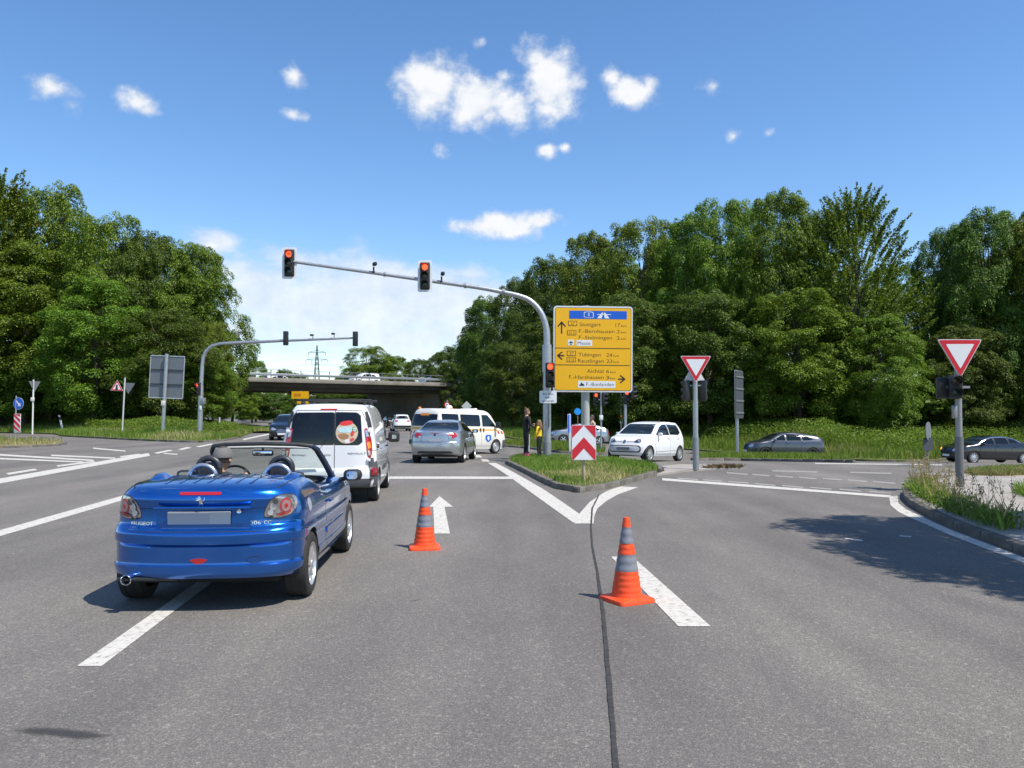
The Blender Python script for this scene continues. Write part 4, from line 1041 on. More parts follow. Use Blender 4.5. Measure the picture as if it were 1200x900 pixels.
        patch(bv, dd, rrect(-1.62, 1.02, -1.28, 1.10, .012), .008, 0).build('door_rail', BLACKP, root)
        pane(root, bv, dd, [(.38, 1.12), (.38, 1.62), (.62, 1.62), (1.02, 1.22), (1.05, 1.12)], GLASSG, smooth=1)
        hd = MB(); q, n = project(bv, dd, .42, 1.0); hd.box(q + n * .02, (.2, .035, .04), None, .014); hd.build('door_handle', BLACKP, root)
        mirror(root, .98, 1.03 * s, 1.17, BLACKP, s, (.14, .17, .24))
    patch(bv, d, rrect(-.155, 1.755, .155, 1.785, .012), .006, 0).build('brake_light', REDLENS, root)
    text_part(root, bv, d, 'RENAULT', -.37, -.70, .925, .036, BLACKP); text_part(root, bv, d, 'Kangoo', .20, -.05, .90, .05, GREYP); text_part(root, bv, d, 'Berwanger', .66, .40, .905, .034, BLACKP)
    pl = MB(); pl.prism(rrect(-.26, -.055, .26, .055, .01), 0, .01, 'yz'); p = pl.build('number_plate', WHITEP, root); p.location = (-2.03, .42, .75)
    wp = MB(); q, n = project(bv, d, .12, 1.10); wp.tube([q + n * .03, project(bv, d, .02, 1.22)[0] + n * .02], .008, 8); wp.build('wiper', BLACKP, root)
    pane(root, bv, '+x', [(.66, 1.18), (.55, 1.66), (-.55, 1.66), (-.66, 1.18)], GLASSB, 'windscreen')
    for s in (1, -1): lamp(root, bv, ('c', h - .02, R(38) * s), [(.42 * s, .74), (.45 * s, .95), (.72 * s, 1.0), (.80 * s, .84), (.7 * s, .72)], CLEAR, 'headlight')
    for x in (-1.15, .12):
        rb = MB(); rb.box((x, 0, 1.955), (.07, 1.46, .045), None, .014); r_ = rb.build('roof_bar', BLACKP, root)
        for s in (1, -1): ft = MB(); ft.box((x, .60 * s, 1.89), (.09, .08, .10), None, .02); ft.build('bar_foot', BLACKP, r_)
    return root
van = white_van(); _h = Vector((math.sin(R(-4.5)), math.cos(R(-4.5))))
place(van, -3.44 + _h.x * 2, 15.15 + _h.y * 2, _h.x, _h.y)

# --- silver hardtop coupe
def silver_coupe():
    pm = paint('silver_paint', (.42, .44, .46), .75, .27); h = 2.25
    root, bv = closed_car('coupe_car', 'silver coupe with red tail lights, stopped just past the stop line', 'car', pm, 4.5, 1.83,
        [(-2.25, .97), (-2.15, 1.03), (-1.7, 1.07), (-1.42, 1.10), (-1.15, 1.17), (-.62, 1.39), (-.2, 1.445), (.25, 1.42), (.6, 1.30), (1.05, 1.05), (1.2, 1.0), (1.6, .92), (2.05, .8), (2.25, .66)], ((-1.30, 1.34), .325, .215),
        [(.2, .83), (.35, .90), (.6, .915), (.8, .91), (.95, .885), (1.05, .84), (1.2, .74), (1.4, .60), (1.46, .56)],
        [(.3, -2.14), (.36, -2.22), (.55, -2.25), (.68, -2.245), (.72, -2.21), (.90, -2.19), (1.0, -2.15)], [(.2, 2.1), (.4, 2.24), (.55, 2.25), (.66, 2.14)], cr=.5, cf=.6, p=2.5, taper=(.06, .1))
    d = '-x'
    pane(root, bv, d, [(.66, 1.125), (.56, 1.35), (.50, 1.375), (-.50, 1.375), (-.56, 1.35), (-.66, 1.125)], GLASSB, 'rear_window')
    for s in (1, -1):
        dd = '+y' if s > 0 else '-y'
        lamp(root, bv, ('c', -2.2, R(-38) * s), [(.48 * s, .90), (.46 * s, .94), (.62 * s, 1.02), (.78 * s, 1.05), (.865 * s, 1.0), (.875 * s, .88), (.70 * s, .86)], REDLENS, inner=[([(.50 * s, .89), (.50 * s, .93), (.62 * s, .93), (.64 * s, .875)], CLEAR, 'reflector')])
        pane(root, bv, dd, [(-.95, 1.09), (-.70, 1.26), (-.45, 1.34), (0.15, 1.34), (.55, 1.22), (.98, 1.05), (.3, 1.05)], GLASS, smooth=1)
        mirror(root, .86, .96 * s, 1.06, BLACKP, s, (.13, .14, .13))
        hd = MB(); q, n = project(bv, dd, -.35, .90); hd.box(q + n * .015, (.2, .03, .03), None, .012); hd.build('door_handle', pm, root)
        lamp(root, bv, ('c', h - .02, R(38) * s), [(.45 * s, .68), (.5 * s, .78), (.78 * s, .86), (.84 * s, .76), (.7 * s, .66)], CLEAR, 'headlight')
    sm = MB(); seam(bv, d, [(.46, .92), (.47, .82), (.50, .73), (-.50, .73), (-.47, .82), (-.46, .92)], .01, .002, sm); seam(bv, '+z', [(-1.5, .75), (-1.38, .62), (-1.36, -.62), (-1.5, -.75)], .01, .002, sm)
    for dd in ('+y', '-y'): seam(bv, dd, [(-.62, 1.02), (-.70, .7), (-.55, .3), (.9, .28), (.95, .6), (.92, 1.0)], .01, .002, sm)
    sm.build('panel_gap', GAP, root, False)
    pl = MB(); pl.prism(rrect(-.17, -.055, .26, .055, .008), 0, .008, 'yz'); p = pl.build('number_plate', PLATE, root); p.location = (-2.225, -.06, .79)
    patch(bv, d, circ(0, .965, .04), .006, 0).build('emblem', BLACKP, root); patch(bv, d, rrect(-.15, 1.01, .15, 1.025, .006), .006, 0).build('brake_light', REDDEEP, root)
    patch(bv, d, [(.62, .34), (.55, .42), (-.55, .42), (-.62, .34)], .008, 0).build('bumper_insert', BLACKP, root)
    ex = MB(); ex.lathe([(.03, .1), (.035, 0), (.03, -.005), (.028, .1)], 16, 'x', (-2.22, .5, .31), close=True); ex.build('exhaust_pipe', CHROME, root)
    pane(root, bv, '+x', [(.72, 1.08), (.56, 1.37), (-.56, 1.37), (-.72, 1.08)], GLASSB, 'windscreen')
    return root
coupe = silver_coupe(); _h = Vector((math.sin(R(5)), math.cos(R(5))))
place(coupe, -2.60 + _h.x * 2.25, 27.2 + _h.y * 2.25, _h.x, _h.y)

# --- white minibus of the rescue service, turning across
def rescue_bus():
    pm = paint('minibus_white', (.76, .735, .66), 0, .3); h = 2.35
    root, bv = closed_car('patrol_van', 'white minibus with a yellow stripe and a blue shield, turning across behind the silver coupe', 'van', pm, 4.7, 1.84,
        [(-2.35, 1.86), (-2.2, 1.915), (-.5, 1.95), (.7, 1.93), (1.0, 1.86), (1.55, 1.26), (1.66, 1.17), (2.1, .98), (2.35, .80)], ((-1.45, 1.47), .315, .2),
        [(.25, .86), (.45, .91), (.7, .92), (1.05, .915), (1.2, .90), (1.7, .81), (1.86, .75), (1.95, .70)],
        [(.35, -2.3), (.42, -2.35), (.58, -2.35), (.62, -2.31), (1.1, -2.30), (1.75, -2.17), (1.86, -2.10)], [(.2, 2.28), (.35, 2.35), (.6, 2.34), (.8, 2.25)], cr=.22, cf=.4, p=3.4, taper=(.02, .06), style='steel', rimmat=STEELRIM, crown=.03, shoulder=.03)
    d = '-x'
    pane(root, bv, d, [(.74, 1.20), (.68, 1.70), (-.68, 1.70), (-.74, 1.20)], GLASS, 'rear_window')
    patch(bv, d, rrect(-.25, 1.64, .25, 1.74, .02), .012, 0).build('warning_panel', mat('amber_panel', (.75, .26, .03), .4), root)
    patch(bv, d, [(-.88, .42), (-.88, .60), (.88, .60), (.88, .42)], .03, 0, 6, .06).build('rear_bumper', BLACKP, root)
    patch(bv, d, rrect(-.86, 1.04, .86, 1.16, .01), .005, 0).build('stripe', mat('faded_yellow', (.72, .42, .08), .45), root)
    for s in (1, -1):
        dd = '+y' if s > 0 else '-y'
        for k in range(3): patch(bv, d, [((.86 - .22 * k) * s, .86), ((.76 - .22 * k) * s, 1.0), ((.68 - .22 * k) * s, 1.0), ((.78 - .22 * k) * s, .86)], .006, 0, 3).build('hazard_stripe', REDLENS if False else mat('hazard_red', (.55, .02, .025), .4), root)
        lamp(root, bv, d, rrect(min(.80 * s, .90 * s), .66, max(.80 * s, .90 * s), .98, .02), REDLENS)
        pane(root, bv, dd, rrect(-2.02, 1.22, -1.02, 1.72, .06), GLASS); pane(root, bv, dd, rrect(-.88, 1.22, .36, 1.72, .06), GLASS)
        pane(root, bv, dd, [(.52, 1.22), (.52, 1.72), (.92, 1.72), (1.40, 1.28), (1.42, 1.22)], GLASSG)
        patch(bv, dd, [(-2.1, 1.03), (-2.1, 1.10), (1.5, 1.10), (1.75, 1.03)], .004, 0, 6).build('stripe', mat('faded_yellow', (.72, .42, .08), .45), root)
        sh = patch(bv, dd, [(.70, .80), (.70, .64), (.80, .56), (.90, .50), (1.0, .56), (1.10, .64), (1.10, .80), (1.04, .84), (.90, .86), (.76, .84)], .005, 0, 4).build('shield', mat('shield_blue', (.015, .12, .48), .4), root)
        patch(bv, dd, [(.90, .58), (.83, .66), (.83, .74), (.90, .80), (.97, .74), (.97, .66)], .008, 0, 3, .004).build('shield_mark', WHITEP, sh)
        for k in range(2): patch(bv, dd, [(1.60 + .24 * k, .90), (1.72 + .24 * k, .90), (1.66 + .24 * k, 1.02), (1.54 + .24 * k, 1.02)], .006, 0, 3).build('hazard_stripe', mat('hazard_red', (.55, .02, .025), .4), root)
        patch(bv, dd, [(2.0, .26), (1.92, .5), (1.95, .62), (2.30, .60), (2.32, .28)], .02, 0, 5, .04).build('front_bumper', GREYP, root)
        mirror(root, 1.40, 1.06 * s, 1.28, BLACKP, s, (.14, .16, .26))
        hd = MB(); q, n = project(bv, dd, .56, 1.06); hd.box(q + n * .02, (.06, .03, .16), None, .012); q, n = project(bv, dd, .34, 1.06); hd.box(q + n * .02, (.06, .03, .16), None, .012); hd.build('door_handle', BLACKP, root)
        sm = MB(); seam(bv, dd, [(.44, 1.78), (.44, .34)], .012, .002, sm); seam(bv, dd, [(-.95, 1.78), (-.95, .6)], .012, .002, sm); seam(bv, dd, [(1.5, 1.22), (1.42, .8), (1.10, .62), (1.06, .34)], .012, .002, sm); sm.build('panel_gap', GAP, root, False)
        lamp(root, bv, ('c', h - .02, R(38) * s), [(.45 * s, .70), (.45 * s, .84), (.76 * s, .86), (.78 * s, .72)], CLEAR, 'headlight')
    pane(root, bv, '+x', [(.74, 1.26), (.66, 1.80), (-.66, 1.80), (-.74, 1.26)], GLASSB, 'windscreen')
    be = MB(); be.lathe([(.14, 0), (.15, .03), (.14, .10), (.09, .15), (.001, .165)], 20, 'z', (-1.0, -.25, 1.955), close=True); be.build('beacon', WHITEP, root)
    ab = MB(); ab.lathe([(.07, 0), (.07, .06), (.05, .10), (.001, .115)], 16, 'z', (-2.02, .52, 1.91), close=True); ab.build('amber_beacon', AMBER, root)
    ab = MB(); ab.lathe([(.06, 0), (.06, .06), (.04, .09), (.001, .10)], 16, 'z', (-1.15, -.55, 1.92), close=True); ab.build('amber_beacon', AMBER, root)
    lb = MB(); lb.box((.55, 0, 1.98), (.20, .9, .09), None, .03); lb.build('light_bar', WHITEP, root)
    return root
bus = rescue_bus(); place(bus, -2.35, 36.3, math.sin(R(39)), math.cos(R(39)))

# --- small white hatchback coming out of the side street
def small_hatch():
    pm = paint('bright_white_paint', (.80, .80, .80), 0, .22); h = 1.77
    root, bv = closed_car('hatchback_car', 'small white hatchback with black grille outline, waiting behind the chevron board', 'car', pm, 3.54, 1.65,
        [(-1.77, 1.34), (-1.66, 1.42), (-1.2, 1.475), (-.4, 1.49), (.05, 1.46), (.35, 1.38), (1.0, .99), (1.12, .95), (1.5, .85), (1.77, .68)], ((-1.18, 1.24), .295, .185),
        [(.2, .76), (.35, .81), (.6, .825), (.85, .82), (.95, .80), (1.2, .72), (1.4, .62), (1.48, .58)],
        [(.3, -1.70), (.4, -1.76), (.65, -1.77), (.9, -1.74), (1.2, -1.64), (1.35, -1.55)], [(.2, 1.66), (.35, 1.76), (.5, 1.77), (.68, 1.68)], cr=.32, cf=.42, p=2.7, style=8, crown=.03)
    d = '+x'
    pane(root, bv, d, [(.66, 1.02), (.55, 1.39), (-.55, 1.39), (-.66, 1.02)], GLASSB, 'windscreen')
    patch(bv, d, rrect(-.64, .35, .64, .60, .10), .010, 0, 6, .02).build('grille', BLACKP, root)
    patch(bv, d, rrect(-.60, .39, .60, .565, .08), .014, 0, 6, .01).build('grille_insert', mat('pale_grille', (.60, .61, .63), .35), root)
    pl = MB(); pl.prism(rrect(-.26, -.055, .26, .055, .008), 0, .008, 'yz'); p = pl.build('number_plate', mat('plate_grey', (.20, .20, .21), .5), root); p.location = (1.795, 0, .48)
    e = patch(bv, d, circ(0, .735, .06), .010, 0, 3).build('emblem', CHROME, root)
    em = MB()
    for a, b in [((-.04, .03), (-.014, -.038)), ((-.014, -.038), (0, .0)), ((0, 0), (.014, -.038)), ((.014, -.038), (.04, .03))]: seam(bv, d, [(a[0], .735 + a[1]), (b[0], .735 + b[1])], .009, .014, em)
    seam(bv, d, circ(0, .735, .055), .01, .014, em, True); em.build('emblem_letter', mat('emblem_blue', (.05, .10, .25), .3), e, False)
    ln = MB(); seam(bv, d, [(.42, .735), (.1, .735)], .012, .004, ln); seam(bv, d, [(-.42, .735), (-.1, .735)], .012, .004, ln); ln.build('bonnet_line', GAP, root, False)
    for s in (1, -1):
        dd = '+y' if s > 0 else '-y'
        lamp(root, bv, ('c', 1.75, R(38) * s), [(.44 * s, .70), (.46 * s, .76), (.66 * s, .845), (.74 * s, .84), (.755 * s, .74), (.64 * s, .69)], mat('dark_headlamp', (.10, .12, .16), .1, .5, coat=1), 'headlight', inner=[(circ(.66 * s, .77, .05), CLEAR, 'bulb')])
        pane(root, bv, dd, [(-.28, 1.0), (-.28, 1.39), (.02, 1.37), (.32, 1.28), (.78, 1.0)], GLASS); pane(root, bv, dd, [(-1.28, 1.10), (-1.20, 1.38), (-.36, 1.40), (-.36, 1.02), (-1.05, 1.02)], GLASSB)
        mirror(root, .62, .88 * s, 1.02, pm, s, (.12, .12, .12))
        sm = MB(); seam(bv, dd, [(-.33, 1.0), (-.36, .6), (-.36, .28)], .01, .002, sm); seam(bv, dd, [(.80, .98), (.84, .6), (.76, .30), (-.8, .29)], .01, .002, sm); seam(bv, dd, [(-1.2, .42), (.8, .38)], .012, .002, sm); sm.build('panel_gap', GAP, root, False)
        for x in (-.20, -1.02): hd = MB(); q, n = project(bv, dd, x, .88); hd.box(q + n * .015, (.17, .03, .03), None, .012); hd.build('door_handle', pm, root)
        lamp(root, bv, ('c', -1.74, R(-38) * s), [(.58 * s, .78), (.56 * s, 1.0), (.70 * s, 1.02), (.78 * s, .8)], REDLENS)
    pane(root, bv, '-x', [(.58, 1.05), (.50, 1.32), (-.50, 1.32), (-.58, 1.05)], GLASS, 'rear_window')
    an = MB(); an.tube([(-.9, 0, 1.50), (-1.12, 0, 1.66)], .006, 6); an.build('aerial', BLACKP, root)
    return root
hatch = small_hatch(); place(hatch, 5.1, 30.8, -math.sin(R(37.5)), -math.cos(R(37.5)))

def side_car(name, label, pm, L_, W_, Ht, roof, win, tail=.98, rimmat=None, style=5, rad=.32, wb=None, tails=None, group=None, glass=GLASS):
    """hatchback, saloon or estate: roof = side view as (x/h, z) pairs"""
    h = L_ / 2; wx = wb or ((-h * .60), (h * .61))
    root, bv = closed_car(name, label, 'car', pm, L_, W_, [(x * h, z) for x, z in roof], (wx, rad, .215),
        [(.2, W_ * .46), (.35, W_ * .49), (.6, W_ * .5), (.8, W_ * .495), (.95, W_ * .48), (1.05, W_ * .455), (1.25, W_ * .40), (Ht - .03, W_ * .335), (Ht + .05, W_ * .30)],
        [(.3, -h + .10), (.38, -h + .02), (.6, -h), (.8, -h + .03), (tail, -h + .08)], [(.2, h - .12), (.35, h - .01), (.5, h), (roof[-1][1], h - .1)], cr=.46, cf=.6, style=style, rimmat=rimmat)
    for s in (1, -1):
        dd = '+y' if s > 0 else '-y'
        for ol, gm in win: pane(root, bv, dd, [(x * h, z) for x, z in ol], gm or glass)
        sm = MB()
        for x in (-.30, .10, .46): seam(bv, dd, [(x * h, .98), (x * h + .02, .6), (x * h + (.0 if x > 0 else .12), .28)], .012, .002, sm)
        seam(bv, dd, [(-.28 * h, .28), (.46 * h, .28)], .012, .002, sm); sm.build('panel_gap', GAP, root, False)
        for x in (.04, -.38): hd = MB(); q, n = project(bv, dd, x * h, .90); hd.box(q + n * .015, (.19, .03, .032), None, .012); hd.build('door_handle', pm, root)
        mirror(root, h * .40, (W_ / 2 + .06) * s, 1.02, pm, s, (.13, .13, .13))
        lamp(root, bv, ('c', h - .02, R(38) * s), [(.40 * s, .62), (.44 * s, .72), (.74 * s, .80), (.84 * s, .74), (.78 * s, .62)], CLEAR, 'headlight')
        lamp(root, bv, ('c', -h + .03, R(-38) * s), tails(s) if tails else [(.50 * s, .86), (.50 * s, .98), (.80 * s, .98), (.88 * s, .90), (.82 * s, .82)], REDLENS)
    patch(bv, '+x', rrect(-.36, .46, .36, .66, .06), .008, 0).build('grille', BLACKP, root)
    patch(bv, '+x', rrect(-.7, .26, .7, .36, .04), .008, 0).build('air_intake', BLACKP, root)
    for x, z, dx in ((h + .012, .40, '+x'), (-h - .012, .62, '-x')):
        pl = MB(); pl.prism(rrect(-.26, -.055, .26, .055, .008), -.006, .006, 'yz'); p = pl.build('number_plate', WHITEP, root); p.location = (x, 0, z)
    return root, bv
hatch_roof = [(-1, .98), (-.97, 1.05), (-.88, 1.14), (-.74, 1.245), (-.45, 1.365), (-.10, 1.425), (.12, 1.39), (.25, 1.30), (.46, 1.06), (.54, .98), (.75, .90), (.93, .78), (1, .66)]
W_h = [([(.11, 1.01), (.11, 1.32), (.20, 1.27), (.40, 1.04), (.40, 1.01)], None), ([(-.30, 1.02), (-.28, 1.31), (-.1, 1.35), (.07, 1.35), (.07, 1.01)], None), ([(-.62, 1.10), (-.5, 1.22), (-.34, 1.29), (-.34, 1.03), (-.54, 1.04)], None)]
greyp = paint('dark_grey_paint', (.075, .082, .10), .5, .3); blackp = paint('black_paint', (.010, .011, .013), .2, .2); darkblue = paint('blue_black_paint', (.010, .016, .03), .4, .22)
o, bv = side_car('grey_car', 'dark grey hatchback passing behind the grass strip on the slip road', greyp, 4.32, 1.77, 1.42, hatch_roof, W_h, rimmat=DARKRIM, glass=GLASSG)
pane(o, bv, '-x', [(.55, 1.10), (.48, 1.30), (-.48, 1.30), (-.55, 1.10)], GLASS, 'rear_window'); pane(o, bv, '+x', [(.62, 1.06), (.52, 1.36), (-.52, 1.36), (-.62, 1.06)], GLASSB, 'windscreen')
place(o, 15.0, 44.9, -1, -.06)
sal = [(-1, .98), (-.93, 1.04), (-.70, 1.09), (-.62, 1.12), (-.38, 1.34), (-.1, 1.42), (.12, 1.40), (.26, 1.31), (.50, 1.04), (.58, .98), (.78, .90), (.95, .76), (1, .64)]
W_s = [([(.11, 1.03), (.11, 1.33), (.24, 1.26), (.44, 1.05), (.44, 1.03)], None), ([(-.24, 1.04), (-.22, 1.36), (.08, 1.35), (.08, 1.03)], None), ([(-.50, 1.13), (-.38, 1.28), (-.26, 1.33), (-.27, 1.06)], None)]
o, bv = side_car('saloon_car', 'black saloon with chrome window line, entering from the side street with its amber indicator lit', blackp, 4.7, 1.82, 1.42, sal, W_s, style=10)
pane(o, bv, '+x', [(.64, 1.06), (.52, 1.36), (-.52, 1.36), (-.64, 1.06)], GLASSB, 'windscreen'); pane(o, bv, '-x', [(.60, 1.13), (.50, 1.32), (-.50, 1.32), (-.60, 1.13)], GLASS, 'rear_window')
for dd in ('+y', '-y'):
    ch = MB(); seam(bv, dd, [(-1.28, 1.12), (-.9, 1.31), (-.4, 1.385), (.25, 1.36), (.6, 1.27), (1.06, 1.05)], .03, .008, ch); ch.build('window_trim', CHROME, o, False)
for s in (1, -1): lamp(o, bv, ('c', 2.33, R(38) * s), [(.72 * s, .66), (.72 * s, .76), (.84 * s, .78), (.88 * s, .70)], mat('lit_indicator', (.9, .3, .02), .3, emit=(1, .33, .02), es=2.2), 'indicator', off=.02)
place(o, 24.9, 42.6, -1, -.14)
suv_roof = [(-1, 1.20), (-.96, 1.36), (-.86, 1.54), (-.7, 1.62), (-.1, 1.66), (.12, 1.62), (.25, 1.52), (.46, 1.16), (.54, 1.08), (.8, 1.0), (.96, .88), (1, .76)]
W_v = [([(x, z + .17 if z > 1.2 else z + .14) for x, z in w], g) for w, g in W_h]
o, bv = side_car('white_suv', 'white off-road car seen from behind, driving away towards the bridge', paint('white_paint', (.78, .78, .775)), 4.5, 1.86, 1.66, suv_roof, W_v, 1.20, rad=.36, tails=lambda s: [(.46 * s, .96), (.46 * s, 1.06), (.80 * s, 1.10), (.90 * s, 1.02), (.84 * s, .94)])
pane(o, bv, '-x', [(.66, 1.24), (.56, 1.52), (-.56, 1.52), (-.66, 1.24)], GLASS, 'rear_window'); patch(bv, '-x', [(.82, .36), (.84, .56), (-.84, .56), (-.82, .36)], .012, 0).build('rear_bumper', BLACKP, o)
place(o, (466 - 600) / FPX * 80, 82, -.24, 1)
b_roof = [(-1, 1.10), (-.95, 1.28), (-.82, 1.44), (-.6, 1.52), (-.1, 1.56), (.1, 1.53), (.26, 1.42), (.52, 1.10), (.6, 1.04), (.8, .96), (.95, .82), (1, .70)]
W_b = [([(x, z + .10) for x, z in w], g) for w, g in W_h]
o, bv = side_car('oncoming_car', 'dark blue family car with bright headlights, coming towards the junction beside the left verge', darkblue, 4.36, 1.79, 1.55, b_roof, W_b, 1.10)
pane(o, bv, '+x', [(.66, 1.12), (.54, 1.47), (-.54, 1.47), (-.66, 1.12)], GLASSB, 'windscreen')
for z in (.52, .58, .64): ch = MB(); seam(bv, '+x', [(-.34, z), (.34, z)], .02, .014, ch); ch.build('grille_bar', CHROME, o, False)
place(o, -14.15, 51.3, -VX * 1 + .03, -1)
o, bv = side_car('silver_car', 'silver hatchback waiting on the slip road behind the mast and chevron board', paint('silver_paint', (.42, .44, .46)), 4.2, 1.75, 1.45, [(x, z + .03) for x, z in hatch_roof], W_h, glass=GLASSG)
place(o, 4.75, 57.5, -1, -.1)
o, bv = side_car('dark_car', 'dark car ahead of the white off-road car, in the shade near the bridge', blackp, 4.3, 1.78, 1.45, hatch_roof, W_h)
pane(o, bv, '-x', [(.55, 1.10), (.48, 1.30), (-.48, 1.30), (-.55, 1.10)], GLASS, 'rear_window'); place(o, (455 - 600) / FPX * 104, 106, -.36, 1)
# ------------------------------------------------------------------ traffic lights and signs
GALV = mat('galvanised_steel', (.42, .435, .45), .42, .75, var=.22, scale=9, bump=.08)
GALVD = mat('grey_steel', (.30, .31, .32), .5, .6, var=.25, scale=9, bump=.08)
HOUSING = mat('signal_housing', (.018, .019, .020), .42)
SIGNBACK = mat('sign_back', (.17, .185, .20), .5, .35, var=.15)
WHITEFILM = mat('white_sign_film', (.72, .73, .74), .4, var=.06)
REDFILM = mat('red_sign_film', (.55, .016, .03), .4, var=.08)
YELLOWFILM = mat('yellow_sign_film', (.80, .42, .004), .38, var=.05)
BLUEFILM = mat('blue_sign_film', (.008, .10, .52), .4, var=.06)
BLACKFILM = mat('black_sign_film', (.012, .012, .012), .5)
RED_ON = mat('lit_red_lens', (.5, .02, .01), .3, emit=(1, .06, .02), es=2.6)
RED_OFF = mat('unlit_red_lens', (.05, .008, .006), .25, coat=.5); AMB_OFF = mat('unlit_amber_lens', (.05, .03, .006), .25, coat=.5); GRN_OFF = mat('unlit_green_lens', (.006, .03, .022), .25, coat=.5)
ALU = mat('aluminium_edge', (.62, .63, .64), .35, .6)

def signal_head(root, pos, yaw=0, lit=(1, 0, 0), white=False, arrow=False, n=3, s=1.0, tilt=0):
    """housing with round lenses under deep visors; faces -y before turning by yaw"""
    hh = .30 * n * s; o = bpy.data.objects.new('signal_head', None); link(o, root); o.location = pos; o.rotation_euler = (tilt, 0, yaw)
    b = MB(); b.box((0, .02, 0), (.31 * s, .18 * s, hh), None, .03); b.build('housing', HOUSING, o)
    if white:
        w = MB(); w.prism(rrect(-.255 * s, -hh / 2 - .115, .255 * s, hh / 2 + .115, .06), .035, .05); w.build('white_backboard', WHITEFILM, o)
        k = MB(); k.prism(rrect(-.175 * s, -hh / 2 - .035, .175 * s, hh / 2 + .035, .05), .020, .033); k.build('backboard_field', HOUSING, o)
    for i in range(n):
        z = hh / 2 - .15 * s - .30 * s * i; on = lit[i] if i < len(lit) else 0
        m = RED_ON if (on and i == 0) else ((RED_OFF, AMB_OFF, GRN_OFF)[i if n == 3 else i + 1])
        l = MB(); l.lathe([(.001, -.085 * s), (.06 * s, -.082 * s), (.105 * s, -.072 * s), (.108 * s, -.06 * s)], 24, 'y', (0, 0, z), close=True); l.build(('red_lens', 'amber_lens', 'green_lens')[i if n == 3 else i + 1], m, o)
        v = MB(); rows = []
        for j in range(17):
            a = R(-35 + 250 * j / 16); dp = .24 * s * (1 - .55 * abs(j / 8 - 1) ** 2)
            rows.append([(.128 * s * math.cos(a), -.07 * s, z + .128 * s * math.sin(a)), (.124 * s * math.cos(a), -.07 * s - dp, z + .124 * s * math.sin(a))])
        v.grid(rows); rr = [[(p[0] * .93, p[1], (p[2] - z) * .93 + z) for p in r] for r in rows]; v.grid(rr)
        v.grid([[r[1] for r in rows], [r[1] for r in rr]]); v.build('visor', HOUSING, o, True, 50, False)
    if arrow:
        a = MB(); z = hh / 2 - .15 * s; a.prism([(-.06, z), (-.01, z + .05), (-.01, z + .02), (.06, z + .02), (.06, z - .02), (-.01, z - .02), (-.01, z - .05)], -.092, -.090); a.build('arrow_mask', HOUSING, o)
    return o
def pole(mb, x, y, z0, z1, r, r2=None): mb.tube([(x, y, z0), (x, y, z1)], [r, r2 or r], 16)
def Z(py, d): return HCAM + (HOR - py) / FPX * d           # height of a row of the photograph at depth d

# --- near mast with its long arm over the lanes
D1 = 28.7; X1 = (641 - 600) / FPX * D1; gz = H(X1, D1) + .2
t = thing('traffic_light_mast', 'traffic light mast on the grass island, long arm with two lit red lights', 'traffic light', (X1, D1, 0))
def LX(px, d=None): return (px - 600) / FPX * (d or D1) - X1
mb = MB(); mb.tube([(0, 0, gz - .1), (0, 0, Z(434, D1))], [.145, .14], 20); mb.tube([(0, 0, Z(436, D1)), (0, 0, Z(404, D1))], [.165, .165], 20); mb.tube([(0, 0, Z(406, D1)), (0, 0, Z(393, D1))], [.12, .118], 18); mb.build('mast', GALV, t)
pts = [(0, 0, Z(393, D1)), (LX(640), 0, Z(383, D1)), (LX(636), 0, Z(370, D1)), (LX(629), 0, Z(359, D1)), (LX(619), 0, Z(350.5, D1)), (LX(606), 0, Z(345.6, D1)), (LX(590), 0, Z(342, D1)), (LX(560), 0, Z(336.4, D1)), (LX(500), 0, Z(328, D1)), (LX(440), 0, Z(319.5, D1)), (LX(342), 0, Z(305.8, D1))]
sp = []
for i in range(len(pts) - 1):
    p0, p1, p2, p3 = [Vector(pts[max(0, min(len(pts) - 1, i + k))]) for k in (-1, 0, 1, 2)]
    for q in range(4):
        u = q / 4; sp.append(.5 * ((2 * p1) + (-p0 + p2) * u + (2 * p0 - 5 * p1 + 4 * p2 - p3) * u * u + (-p0 + 3 * p1 - 3 * p2 + p3) * u ** 3))
sp.append(Vector(pts[-1])); n = len(sp)
mb = MB(); mb.tube(sp, [.118 - .064 * i / (n - 1) for i in range(n)], 16); mb.build('arm', GALV, t)
for px, r in ((590, .12), (545, .10), (450, .085)):
    mb = MB(); zz = Z(342 if px == 590 else (334.3 if px == 545 else 321), D1); mb.tube([(LX(px + 1.4), 0, zz + .01), (LX(px - 1.4), 0, zz + .06 - .05)], r, 16); mb.build('arm_joint', GALVD, t)
signal_head(t, (LX(498), -.16, Z(323.5, D1)), R(3), white=True); signal_head(t, (LX(338), -.06, Z(307.5, D1)), R(3), white=True, arrow=True)
for px in (437, 517):
    z0 = Z(319 if px == 437 else 330.5, D1); mb = MB(); mb.tube([(LX(px), 0, z0), (LX(px), 0, z0 + .22)], .03, 8); mb.box((LX(px), 0, z0 + .02), (.12, .14, .06), None, .015); mb.box((LX(px + 1.5), -.05, z0 + .31), (.13, .30, .12), Matrix.Rotation(R(18), 3, 'X'), .03); mb.build('traffic_detector', HOUSING, t)
signal_head(t, (LX(644), -.30, Z(440, D1)), R(4), s=.98)
mb = MB(); mb.box((LX(642.5), -.12, Z(430, D1)), (.06, .2, .05)); mb.box((LX(642.5), -.12, Z(450, D1)), (.06, .2, .05)); mb.build('bracket', GALVD, t)
mb = MB(); mb.prism(rrect(LX(632), Z(472.5, D1), LX(652), Z(458, D1), .05), -.21, -.19); pl = mb.build('notice_plate', WHITEFILM, t)
v = MB()
